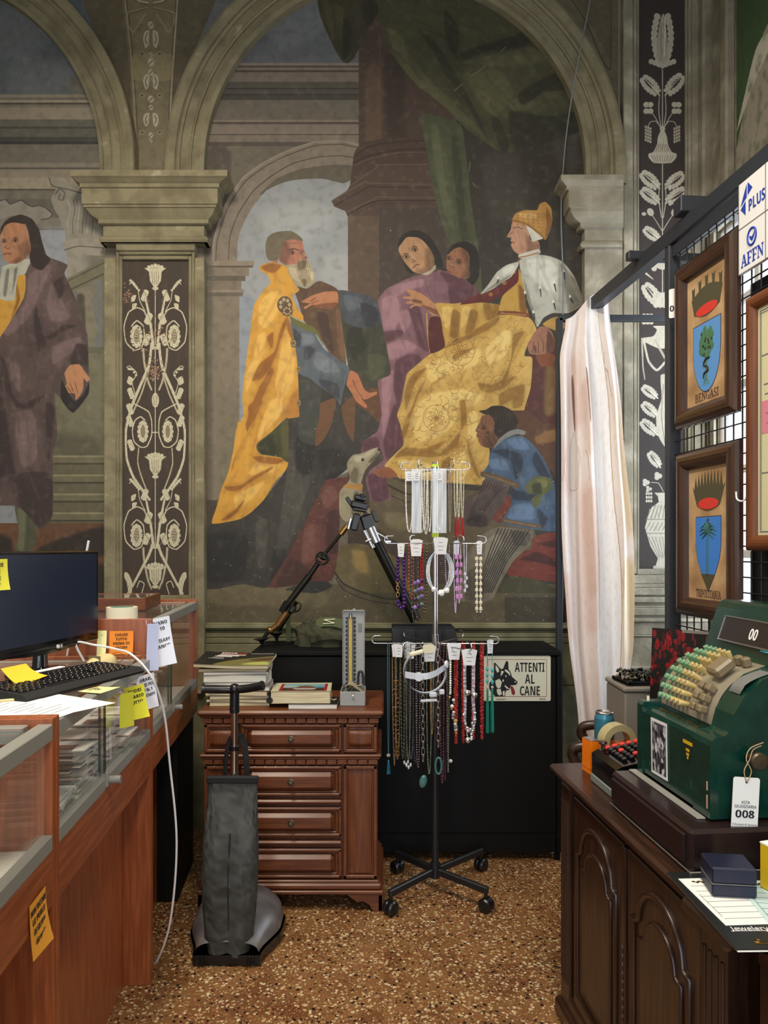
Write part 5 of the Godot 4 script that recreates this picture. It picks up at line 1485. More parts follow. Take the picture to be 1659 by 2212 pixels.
	one("white_stick", "thin white stick leaning up behind the monitor", "stick",Msh.new().cyl(Vector3(-1.08,top + 0.002,-2.52),Vector3(-0.985,1.518,-2.47),0.004,-1,8),M.white)
	n = thing("eyeglasses", "small wire eyeglasses lying before the orange note", "glasses",left(-0.06,top + 0.001,0.1),0.0)
	m = Msh.new()
	for s in [-1.0,1.0]:
		var pr := []
		for i in 17: pr.append(Vector3(s * 0.028 + cos(TAU * i / 16) * 0.021,0.018 + sin(TAU * i / 16) * 0.016,0))
		m.tube(pr,0.0011,5)
		m.tube([Vector3(s * 0.05,0.022,0),Vector3(s * 0.052,0.02,-0.03),Vector3(s * 0.048,0.006,-0.05)],0.0011,5)
	m.tube([Vector3(-0.008,0.022,0),Vector3(0,0.026,0),Vector3(0.008,0.022,0)],0.0011,5)
	part(n, "wire_frame",m,M.bronze)
	# ---- folded newspapers in the low counter
	var pn := Painter.new(0,0,256,256,1.0,K(252,250,243))
	for i in 46:
		for j in 4:
			if (i * 7 + j * 5) % 9 > 1: pn.rect(8 + j * 62,6 + i * 5.4,62 + j * 62 - (i * 13 + j * 29) % 22,7.6 + i * 5.4,K(222,219,210))
	for q in [[8,10,180,26],[130,90,240,104],[8,150,110,162]]: pn.rect(q[0],q[1],q[2],q[3],K(96,92,88))
	pn.rect(136,110,244,180,K(150,152,158)); pn.rect(14,60,60,110,K(122,80,66))
	var news := mat("newsprint",Color.WHITE,0.9)
	tri_map(news,pn.tex(0),Vector3(3.2,3.2,3.2))
	var r := RandomNumberGenerator.new()
	r.seed = 21
	var places := [[-0.15,0.745,0.0,4, "low in the near front corner"],[-0.16,0.455,0.0,6, "under the pile in the middle"],[-0.15,0.46,0.068,5, "on top of the pile in the middle"],[-0.15,0.165,0.0,6, "at the bottom of the far front pile"],[-0.16,0.16,0.068,5, "on top of the far front pile"],[-0.405,0.455,0.0,11, "against the back panel"],[-0.405,0.165,0.0,11, "in the far back corner"],[-0.405,0.745,0.0,8, "in the near back corner"]]
	for q in places:
		m = Msh.new()
		var y := 0.842 + float(q[2])
		var a0 := r.randf_range(-0.1,0.1)
		for k in int(q[3]):
			var dx := r.randfn() * 0.008
			var dz := r.randfn() * 0.008
			var a1 := a0 + r.randfn() * 0.06
			var wv := r.randf_range(0.002,0.006)
			var ph := r.randf() * TAU
			var yy := y + k * 0.011
			var shp := func(u: float,v: float) -> Vector3:
				var p := Vector3((u - 0.5) * 0.2 + dx,yy + 0.004 + wv * sin(u * 4.0 + ph) * 0.6 + 0.003 * sin(v * 5.0 + ph),(v - 0.5) * 0.25 + dz)
				return p.rotated(Vector3.UP,a1)
			m.sheet(7,7,shp)
			m.box(Vector3(dx,yy + 0.003,dz).rotated(Vector3.UP,a1),Vector3(0.198,0.008,0.248),0.002,Basis(Vector3.UP,a1))
		one("newspaper_bundle", "bundle of folded newspapers in the low counter, " + q[4], "newspapers",m,news,left(q[0],0,q[1]),TURN, "newspapers in the low counter")
	# ---- inside the tall counter
	var mottle := mat("mottled",Color.WHITE,0.45)
	tri_map(mottle,noise_tex(71,0.03,[[0.0,K(70,66,40)],[0.42,K(96,90,56)],[0.5,K(176,168,126)],[1.0,K(206,198,156)]],2,256),Vector3(9,9,9))
	for q in [["tall mottled olive vase inside the taller counter",-0.16,-0.28,1.0],["short mottled olive vase behind the taller counter's glass",-0.13,-0.5,0.86]]:
		n = thing("stone_vase",q[0], "vase",left(q[1],0.842,q[2]),0)
		m = Msh.new()
		var kk: float = q[3]
		m.lathe([0.0,0.0,0.05 * kk,0.0,0.062 * kk,0.02 * kk,0.06 * kk,0.06 * kk,0.046 * kk,0.12 * kk,0.034 * kk,0.17 * kk,0.04 * kk,0.19 * kk,0.034 * kk,0.188 * kk,0.03 * kk,0.15 * kk],Transform3D(),24)
		part(n, "body",m,mottle)
	n = thing("book", "thick grey book lying inside the taller counter", "book",left(-0.2,0.842,-0.1),0.3)
	m = Msh.new()
	m.box(Vector3(0,0.03,0),Vector3(0.16,0.05,0.11),0.002)
	part(n, "pages",m,M.paper)
	m = Msh.new()
	m.box(Vector3(0,0.0025,0),Vector3(0.166,0.005,0.116),0.001)
	m.box(Vector3(0,0.0575,0),Vector3(0.166,0.005,0.116),0.001)
	m.box(Vector3(-0.082,0.03,0),Vector3(0.004,0.06,0.116),0.001)
	part(n, "cover",m,mat("book_grey",K(96,98,100),0.6))

# ---------------------------------------------------------------- chest, black cabinet and what stands on them
func chest_of_drawers() -> void:
	var n := thing("chest_of_drawers", "red-brown carved wooden chest of drawers in front of the black cabinet", "chest",Vector3(-0.385,0,-3.06))
	var X := M.walnut_x as Material
	var Y := M.walnut_y as Material
	var m := Msh.new()
	m.box(Vector3(0,0.45,-0.215),Vector3(0.712,0.66,0.40),0.003)
	part(n, "carcass",m,Y)
	m = Msh.new()
	m.box(Vector3(0,0.813,-0.2),Vector3(0.766,0.022,0.45),0.008); m.box(Vector3(0,0.797,-0.205),Vector3(0.748,0.012,0.43),0.004)
	part(n, "top",m,X)
	m = Msh.new()
	m.box(Vector3(0,0.637,-0.2),Vector3(0.748,0.012,0.436),0.005); m.box(Vector3(0,0.627,-0.2),Vector3(0.736,0.01,0.428),0.003)
	part(n, "middle_moulding",m,X)
	# carved dentils under the top and under the middle moulding
	var dm := Msh.new()
	dm.box(Vector3(0,0,0),Vector3(0.0395,0.021,0.012),0.003)
	var arcp := []
	for i in 9: arcp.append(Vector3(cos(PI + PI * i / 8.0) * 0.009,0.006 + sin(PI + PI * i / 8.0) * 0.008,0.006))
	dm.tube(arcp,0.0016,5)
	var dmesh := dm.mesh()
	for row in [[0.7805,17,0.728],[0.611,17,0.722]]:
		for i in row[1]:
			var o := part_mesh(n, "dentil",dmesh,X)
			o.position = Vector3((float(i) / (row[1] - 1) - 0.5) * (row[2] - 0.042),row[0],0.006)
			o.scale.x = 1.0
	# drawers: frame, raised front, knob
	var rows := [[0.649,0.766,true],[0.468,0.594,true],[0.301,0.425,true],[0.13,0.254,false]]
	for q in rows:
		var d := Node3D.new()
		d.name = "drawer"
		n.add_child(d,true)
		var yc: float = (q[0] + q[1]) / 2
		var hh: float = q[1] - q[0]
		m = Msh.new()
		for e in [[Vector3(0.003,q[1] - 0.008,0.0),Vector3(0.416,0.014,0.02)],[Vector3(0.003,q[0] + 0.008,0.0),Vector3(0.416,0.014,0.02)],[Vector3(-0.197,yc,0.0),Vector3(0.014,hh,0.02)],[Vector3(0.204,yc,0.0),Vector3(0.014,hh,0.02)]]: m.box(e[0],e[1],0.004)
		for e in [[Vector3(0.003,q[1] - 0.019,-0.003),Vector3(0.39,0.008,0.016)],[Vector3(0.003,q[0] + 0.019,-0.003),Vector3(0.39,0.008,0.016)],[Vector3(-0.184,yc,-0.003),Vector3(0.01,hh - 0.03,0.016)],[Vector3(0.191,yc,-0.003),Vector3(0.01,hh - 0.03,0.016)]]: m.box(e[0],e[1],0.003)
		part(d, "frame",m,X)
		m = Msh.new()
		m.box(Vector3(0.003,yc,0.0),Vector3(0.356,hh - 0.05,0.036),0.0155)
		part(d, "raised_front",m,X)
		if q[2]:
			m = Msh.new()
			var xf := Transform3D(Basis(Vector3.RIGHT,PI / 2),Vector3(0.003,yc,0.016))
			m.lathe([0.0,0.0,0.016,0.0,0.015,0.004,0.006,0.006,0.006,0.012,0.011,0.016,0.009,0.022,0.0,0.024],xf,8)
			part(d, "knob",m,M.knob)
		else:
			m = Msh.new()
			m.box(Vector3(0.003,yc,0.018),Vector3(0.016,0.002,0.001)); m.box(Vector3(0.003,yc,0.018),Vector3(0.003,0.007,0.001)); m.cyl(Vector3(0.003,yc,0.016),Vector3(0.003,yc,0.02),0.003,-1,8)
			part(d, "bare_screw",m,M.brass)
	m = Msh.new()
	for y in [0.447,0.278]: m.box(Vector3(0.003,y,0.004),Vector3(0.418,0.017,0.024),0.006)
	part(n, "rail_moulding",m,X)
	# side columns with raised panels
	for s in [-1.0,1.0]:
		for q in [[0.649,0.766],[0.13,0.594]]:
			var pn := Node3D.new()
			pn.name = "side_panel"
			n.add_child(pn,true)
			var xc: float = s * 0.287
			var yc: float = (q[0] + q[1]) / 2
			var hh: float = q[1] - q[0]
			m = Msh.new()
			for e in [[Vector3(xc,q[1] - 0.007,0),Vector3(0.14,0.014,0.018)],[Vector3(xc,q[0] + 0.007,0),Vector3(0.14,0.014,0.018)],[Vector3(xc - 0.062,yc,0),Vector3(0.016,hh,0.018)],[Vector3(xc + 0.062,yc,0),Vector3(0.016,hh,0.018)],[Vector3(xc - 0.05,yc,-0.003),Vector3(0.008,hh - 0.028,0.016)],[Vector3(xc + 0.05,yc,-0.003),Vector3(0.008,hh - 0.028,0.016)]]: m.box(e[0],e[1],0.003)
			part(pn, "frame",m,Y)
			m = Msh.new()
			m.sheet(10,12,func(u: float,v: float) -> Vector3:
				var uu := (u - 0.5) * 2.0
				var edge := smoothstep(0.0,0.09 * 0.11 / hh * 3.0,minf(v,1.0 - v) - 0.02 * (1.0 - cos(uu * PI * 0.5)))
				return Vector3(xc + uu * 0.046,q[1] - 0.018 - v * (hh - 0.036),-0.006 + edge * 0.018 * (1.0 - 0.35 * uu * uu)))
			part(pn, "raised_panel",m,Y)
	m = Msh.new()
	m.box(Vector3(0,0.118,-0.2),Vector3(0.728,0.014,0.424),0.004); m.box(Vector3(0,0.1,-0.2),Vector3(0.748,0.026,0.44),0.007); m.box(Vector3(0,0.079,-0.2),Vector3(0.764,0.016,0.452),0.004)
	part(n, "base_moulding",m,X)
	for s in [-1.0,1.0]:
		for z in [0.022,-0.41]:
			m = Msh.new()
			var pl := PackedVector2Array()
			for p in [[0.38,0.071],[0.38,0.0],[0.345,0.0],[0.335,0.012],[0.325,0.03],[0.3,0.044],[0.275,0.04],[0.262,0.05],[0.232,0.071]]: pl.append(Vector2(s * p[0],p[1]))
			m.prism(pl,Transform3D(Basis(),Vector3(0,0,z)),0.022)
			m.box(Vector3(s * 0.37,0.036,z - 0.05 * signf(z)),Vector3(0.02,0.07,0.1),0.003)
			part(n, "foot",m,X)

func black_cabinet() -> void:
	var x0 := -0.628
	var x1 := 0.844
	var n := thing("black_cabinet", "wide low black two-door cabinet against the frescoed wall", "cabinet",Vector3((x0 + x1) / 2,0,-3.53))
	var W := x1 - x0
	var B := M.black_paint as Material
	var m := Msh.new()
	m.box(Vector3(0,0.99,-0.19),Vector3(W,0.02,0.4),0.002)
	part(n, "top",m,B)
	for s in [-1.0,1.0]:
		m = Msh.new()
		m.box(Vector3(s * (W / 2 - 0.01),0.51,-0.19),Vector3(0.02,0.938,0.39),0.001)
		part(n, "side_panel",m,B)
		m = Msh.new()
		m.box(Vector3(s * (W / 2 - 0.015),0.02,-0.02),Vector3(0.024,0.04,0.024)); m.box(Vector3(s * (W / 2 - 0.015),0.02,-0.34),Vector3(0.024,0.04,0.024))
		part(n, "foot",m,B)
	m = Msh.new()
	m.box(Vector3(0,0.54,-0.375),Vector3(W - 0.04,0.88,0.012))
	m.box(Vector3(0,0.115,-0.19),Vector3(W - 0.04,0.018,0.36))
	part(n, "back_panel",m,B)
	m = Msh.new()
	m.box(Vector3(0,0.085,-0.012),Vector3(W - 0.05,0.09,0.018),0.001)
	part(n, "plinth",m,B)
	var xs := 0.256 - (x0 + x1) / 2
	for q in [[-W / 2 + 0.024,xs - 0.0015],[xs + 0.0015,W / 2 - 0.024]]:
		m = Msh.new()
		m.box(Vector3((q[0] + q[1]) / 2,0.5535,-0.009),Vector3(q[1] - q[0],0.841,0.018),0.0015)
		var d := part(n, "door",m,B)
		if q[0] > 0.0:
			m = Msh.new()
			m.cyl(Vector3(xs + 0.06,0.482,0.0),Vector3(xs + 0.06,0.482,0.016),0.004,-1,8)
			m.ball(Vector3(xs + 0.06,0.482,0.02),Vector3(0.009,0.009,0.007))
			part(d, "knob",m,M.white, "small white knob")
	# the warning plate stuck on the right door
	var s := thing("warning_sign", "white ATTENTI AL CANE sign with a dog's head on the black cabinet", "sign",at(1117,1465,3.53) + Vector3(0,0,0.002))
	var w := 0.318
	var h := 0.216
	m = Msh.new()
	m.prism(round_rect(w,h,0.008),Transform3D(Basis(),Vector3(0,0,0.0025)),0.002)
	part(s, "plate",m,mat("plate",K(206,205,184),0.5))
	m = Msh.new()
	for e in [[0,0.09,0.28,0.002],[0,-0.086,0.28,0.002],[0.14,0.002,0.002,0.176],[-0.14,0.002,0.002,0.176]]: m.box(Vector3(e[0],e[1],0.0028),Vector3(e[2],e[3],0.0004))
	part(s, "red_border",m,mat("sign_red",K(120,26,34),0.6))
	for q in [["ATTENTI",0.06,0.052,0.58],["AL",0.06,-0.004,0.64],["CANE",0.06,-0.06,0.62]]:
		words(s,q[0],0.044,M.ink,Transform3D(Basis(),Vector3(q[1],q[2],0.003)), "Droid Sans",800, "lettering",q[3])
	var dog := dog_head()
	m = Msh.new()
	m.prism(dog[0],Transform3D(Basis(),Vector3(0,0,0.0031)),0.0005)
	part(s, "dog_head",m,M.ink)
	for l in dog[1]: part(s, "dog_highlight",Msh.new().prism(l,Transform3D(Basis(),Vector3(0,0,0.0037)),0.0005),M.plate)
	m = Msh.new()
	m.prism(dog[2],Transform3D(Basis(),Vector3(0,0,0.0035)),0.0005)
	part(s, "dog_tongue",m,M.sign_red)
	m = Msh.new()
	for i in 7: m.box(Vector3(0.108 + i * 0.004,-0.0985,0.0028),Vector3(0.0022 - (i % 2) * 0.001,0.008,0.0004))
	m.box(Vector3(-0.075,-0.098,0.0028),Vector3(0.05,0.0016,0.0004)); m.box(Vector3(-0.08,-0.102,0.0028),Vector3(0.04,0.0014,0.0004))
	part(s, "small_print",m,M.ink)

func round_rect(w: float,h: float,r: float) -> PackedVector2Array:
	var q := PackedVector2Array()
	for k in 4:
		var c := Vector2([1,-1,-1,1][k] * (w / 2 - r),[1,1,-1,-1][k] * (h / 2 - r))
		for i in 5: q.append(c + Vector2(cos((k + i / 4.0) * PI / 2),sin((k + i / 4.0) * PI / 2)) * r)
	return q

func dog_head() -> Array:
	# outline read off the sign, in its own metres
	var sc := func(a: Array) -> PackedVector2Array:
		var q := PackedVector2Array()
		for i in range(0,a.size(),2): q.append(Vector2((a[i] - 670.0) * 0.000318,-(a[i + 1] - 725.0) * 0.000318))
		return q
	var head = sc.call([320,490,345,495,400,560,430,590,460,575,495,480,515,460,535,480,540,590,570,630,590,700,640,745,675,775,665,810,640,825,570,830,560,870,540,905,510,900,490,940,490,995,350,1000,300,960,250,880,250,800,310,720,320,640])
	var hl := [sc.call([345,520,390,575,400,620,370,640,345,590]),sc.call([480,590,520,600,560,640,565,690,530,650,490,620]),sc.call([490,680,512,680,508,702,492,700]),sc.call([430,610,470,620,450,660,420,690]),sc.call([340,760,400,730,440,780,420,860,380,880,350,830]),sc.call([360,890,420,880,440,960,400,985,370,950]),sc.call([480,820,530,860,550,885,515,880,485,850]),sc.call([450,920,480,910,480,985,455,985]),sc.call([625,768,650,770,655,785,635,785]),sc.call([450,740,470,745,465,775,448,770])]
	var tongue = sc.call([560,835,600,845,630,900,638,955,615,978,590,960,575,900])
	return [head,hl,tongue]

func cabinet_things() -> void:
	# ---- mortar: bipod, head and barrel standing on a black tray
	var n := thing("mortar", "old military mortar with bipod and black barrel on the black cabinet", "mortar",Vector3(-0.2,1.0,-3.72))
	var b := Vector3(-0.2,1.0,-3.72)
	var P := func(x: float,y: float,d: float) -> Vector3: return at(x,y,d) - b
	var m := Msh.new()
	m.cyl(P.call(806,1160,3.70),P.call(898,1340,3.74),0.027,0.028,24)
	m.cyl(P.call(886,1316,3.735),P.call(890,1324,3.737),0.0295,-1,24)
	part(n, "barrel",m,M.gun)
	m = Msh.new()
	for q in [[800,1140,814,1172,0.034,0.012],[787,1146,806,1184,0.018,0.02]]: m.cyl(P.call(q[0],q[1],3.665),P.call(q[2],q[3],3.665),q[4] * 0.8,-1,16)
	m.cyl(P.call(812,1150,3.655),P.call(838,1164,3.655),0.006,-1,10); m.cyl(P.call(790,1170,3.65),P.call(816,1158,3.65),0.005,-1,10)
	m.box(P.call(838,1170,3.66),Vector3(0.03,0.016,0.02),0.004)
	part(n, "clamp",m,M.silver)
	m = Msh.new()
	var tilt := Basis(Vector3(0,0,1),-0.22)
	m.box(P.call(768,1128,3.68),Vector3(0.036,0.085,0.06),0.006,tilt); m.box(P.call(794,1128,3.7),Vector3(0.06,0.075,0.05),0.008,Basis(Vector3(0,0,1),0.3))
	m.box(P.call(776,1092,3.68),Vector3(0.085,0.04,0.08),0.01,tilt); m.box(P.call(778,1076,3.68),Vector3(0.06,0.03,0.06),0.008,tilt)
	m.box(P.call(758,1088,3.67),Vector3(0.02,0.075,0.04),0.004,Basis(Vector3(0,0,1),0.6))
	m.cyl(P.call(765,1100,3.63),P.call(790,1104,3.63),0.008,-1,12); m.cyl(P.call(782,1066,3.64),P.call(782,1074,3.64),0.009,-1,12)
	m.box(P.call(810,1116,3.7),Vector3(0.02,0.06,0.03),0.004,Basis(Vector3(0,0,1),0.4))
	part(n, "sight_head",m,M.black_metal)
	m = Msh.new()
	m.box(P.call(755,1131,3.645),Vector3(0.01,0.06,0.02),0.003,Basis(Vector3(0,0,1),-0.25))
	part(n, "bright_plate",m,M.silver)
	m = Msh.new()
	m.cyl(P.call(750,1136,3.68),P.call(736,1154,3.68),0.0145,-1,18)
	part(n, "brass_sleeve",m,M.brass)
	m = Msh.new()
	m.cyl(P.call(620,1322,3.69),P.call(600,1350,3.69),0.018,-1,20); m.cyl(P.call(600,1350,3.69),P.call(582,1364,3.69),0.014,-1,20)
	m.lathe([0.0,-0.006,0.019,-0.006,0.021,0,0.019,0.006,0,0.006],Transform3D(Basis(Quaternion(Vector3.UP,((P.call(600,1350,3.69) as Vector3) - P.call(582,1364,3.69)).normalized())),P.call(585,1361,3.69)),20)
	part(n, "brass_sleeve",m,M.bronze)
	m = Msh.new()
	m.cyl(P.call(738,1152,3.68),P.call(702,1196,3.69),0.0085,-1,16); m.cyl(P.call(690,1212,3.69),P.call(668,1244,3.69),0.013,-1,18); m.cyl(P.call(668,1244,3.69),P.call(622,1304,3.69),0.0175,0.016,18); m.cyl(P.call(582,1362,3.69),P.call(568,1380,3.69),0.0095,-1,14)
	m.cyl(P.call(640,1300,3.76),P.call(602,1362,3.8),0.011,-1,14)
	part(n, "leg_tube",m,M.gun)
	m = Msh.new()
	m.cyl(P.call(622,1302,3.69),P.call(608,1322,3.69),0.021,0.017,20)
	m.box(P.call(632,1316,3.70),Vector3(0.03,0.04,0.03),0.006,Basis(Vector3(0,0,1),-0.6)); m.tube(curve3([P.call(640,1300,3.66),P.call(650,1306,3.65),P.call(646,1318,3.65),P.call(636,1322,3.66)],4),0.004,8)
	var ringp := []
	for i in 21: ringp.append((P.call(696,1206,3.66) as Vector3) + Vector3(cos(TAU * i / 20) * 0.03,sin(TAU * i / 20) * 0.03,0.006 * cos(TAU * i / 20)))
	part(n, "elevating_collar",m,M.gun)
	m = Msh.new()
	m.tube(ringp,0.005,8)
	m.ball(P.call(700,1202,3.69),Vector3(0.022,0.02,0.02)); m.cyl(P.call(686,1200,3.67),P.call(712,1210,3.67),0.006,-1,10)
	part(n, "swivel_ring",m,M.gun)
	for q in [[568,1379,3.69,566,1402],[600,1366,3.82,597,1392]]:
		m = Msh.new()
		var top_p: Vector3 = P.call(q[0],q[1],q[2])
		var low := Vector3(top_p.x - 0.004,0.001,top_p.z)
		var hh := top_p.y - low.y
		m.lathe([0.002,0.0,0.008,hh * 0.35,0.014,hh * 0.65,0.04,hh * 0.96,0.042,hh,0.0,hh + 0.003],Transform3D(Basis(Vector3(0,0,1),0.06),low),24)
		part(n, "spiked_foot",m,M.black_metal)
	# ---- the black tray that carries the barrel
	n = thing("base_tray", "black ribbed metal tray under the mortar barrel", "tray",Vector3(at(912,0,3.73).x,1.0,-3.73))
	m = Msh.new()
	m.prism(PackedVector2Array([Vector2(-0.155,0.1),Vector2(-0.14,0.0),Vector2(0.15,0.0),Vector2(0.168,0.05),Vector2(0.15,0.1)]),Transform3D(Basis(),Vector3(0,0,0.11)),0.012)
	m.prism(PackedVector2Array([Vector2(-0.155,0.1),Vector2(-0.14,0.0),Vector2(0.15,0.0),Vector2(0.168,0.05),Vector2(0.15,0.1)]),Transform3D(Basis(),Vector3(0,0,-0.09)),0.012)
	m.box(Vector3(0.0,0.006,0),Vector3(0.29,0.012,0.2)); m.box(Vector3(-0.147,0.05,0),Vector3(0.012,0.1,0.2),0.002); m.box(Vector3(0.15,0.05,0),Vector3(0.012,0.1,0.2),0.002)
	m.box(Vector3(0.0,0.104,0.106),Vector3(0.3,0.01,0.022),0.003)
	part(n, "tray",m,M.black_plastic)
	for i in 4:
		m = Msh.new()
		m.box(Vector3(-0.1 + i * 0.066,0.05,0.1125),Vector3(0.012,0.09,0.008),0.002)
		part(n, "rib",m,M.black_plastic)
	# ---- folded camouflage cap
	var camo := mat("camouflage",Color.WHITE,0.95)
	tri_map(camo,noise_tex(81,0.09,[[0.0,K(22,24,18)],[0.44,K(34,36,26)],[0.46,K(64,64,44)],[0.56,K(78,76,54)],[0.58,K(112,106,76)],[0.64,K(58,60,42)],[1.0,K(44,46,32)]],3,512),Vector3(6,6,6))
	n = thing("camouflage_cap", "folded camouflage field cap beside the mortar on the cabinet", "cap",Vector3(at(700,0,3.74).x,1.0,-3.74))
	var ns := FastNoiseLite.new()
	ns.seed = 5
	ns.frequency = 2.2
	m = Msh.new()
	m.sheet(40,22,func(u: float,v: float) -> Vector3:
		var a := u * TAU
		var t := v * PI * 0.5
		var d := Vector3(cos(a) * sin(t),cos(t),sin(a) * sin(t))
		var k := 1.02 + 0.2 * ns.get_noise_3d(d.x * 0.7,d.y * 0.9,d.z * 0.7) + 0.03 * sin(d.x * 9.0 + d.y * 6.0)
		return Vector3(d.x * 0.145 * k,maxf(0.002,pow(maxf(d.y,0.0),0.5) * 0.14 * k),d.z * 0.1 * k))
	part(n, "crown",m,camo)
	m = Msh.new()
	m.sheet(20,6,func(u: float,v: float) -> Vector3: return Vector3(-0.06 + u * 0.2,0.012 + 0.02 * sin(u * 3.0) + v * 0.012,0.06 + v * 0.055))
	part(n, "peak",m,camo)
	m = Msh.new()
	m.sheet(6,4,func(u: float,v: float) -> Vector3: return Vector3(-0.035 + u * 0.13,0.148 - v * 0.042 - 0.012 * (u - 0.5) * (u - 0.5) * 4.0,0.052 + v * 0.04))
	var patch := part(n, "patch",m,mat("olive_patch",K(74,82,52),0.9))
	m = Msh.new()
	m.tube([Vector3(0.002,0.118,0.088),Vector3(0.058,0.121,0.087)],0.0022,6); m.tube([Vector3(0.058,0.121,0.087),Vector3(0.006,0.136,0.074)],0.0022,6); m.tube([Vector3(0.006,0.136,0.074),Vector3(0.06,0.139,0.072)],0.0022,6)
	part(patch, "stitched_letter",m,M.cream)
	# ---- strap hanging behind the bipod
	one("canvas_strap", "olive canvas strap standing between bipod and cap", "strap",Msh.new().sheet(2,8,func(u: float,v: float) -> Vector3: return Vector3(at(617,0,3.86).x + u * 0.024,1.0 + (1.0 - v) * 0.16,-3.88 + 0.03 * (1.0 - v) * (1.0 - v) + u * 0.002)),M.olive_patch)

func block_pages(n: Node3D,w: float,d: float,h: float,cover: Material,pages: Material,bend := 0.0,spine_left := false) -> void:
	var m := Msh.new()
	m.sheet(10,1,func(u: float,v: float) -> Vector3: return Vector3((u - 0.5) * w,h * (1.0 - v) * 0.97 + bend * pow(absf(u - 0.5) * 2.0,2.0),d / 2))
	m.sheet(10,1,func(u: float,v: float) -> Vector3: return Vector3((0.5 - u) * w,h * (1.0 - v) * 0.97 + bend * pow(absf(u - 0.5) * 2.0,2.0),-d / 2))
	for s in [-1.0,1.0]: m.quad(Vector3(s * w / 2,bend,d / 2),Vector3(s * w / 2,bend,-d / 2),Vector3(s * w / 2,h * 0.97 + bend,-d / 2),Vector3(s * w / 2,h * 0.97 + bend,d / 2),Vector3(s,0,0))
	part(n, "pages",m,pages)
	m = Msh.new()
	m.sheet(10,4,func(u: float,v: float) -> Vector3: return Vector3((u - 0.5) * (w + 0.004),h + bend * pow(absf(u - 0.5) * 2.0,2.0),(v - 0.5) * (d + 0.004)))
	m.sheet(10,1,func(u: float,v: float) -> Vector3: return Vector3((0.5 - u) * (w + 0.004),0.0 + bend * pow(absf(u - 0.5) * 2.0,2.0),(v - 0.5) * (d + 0.004)))
	part(n, "cover",m,cover)

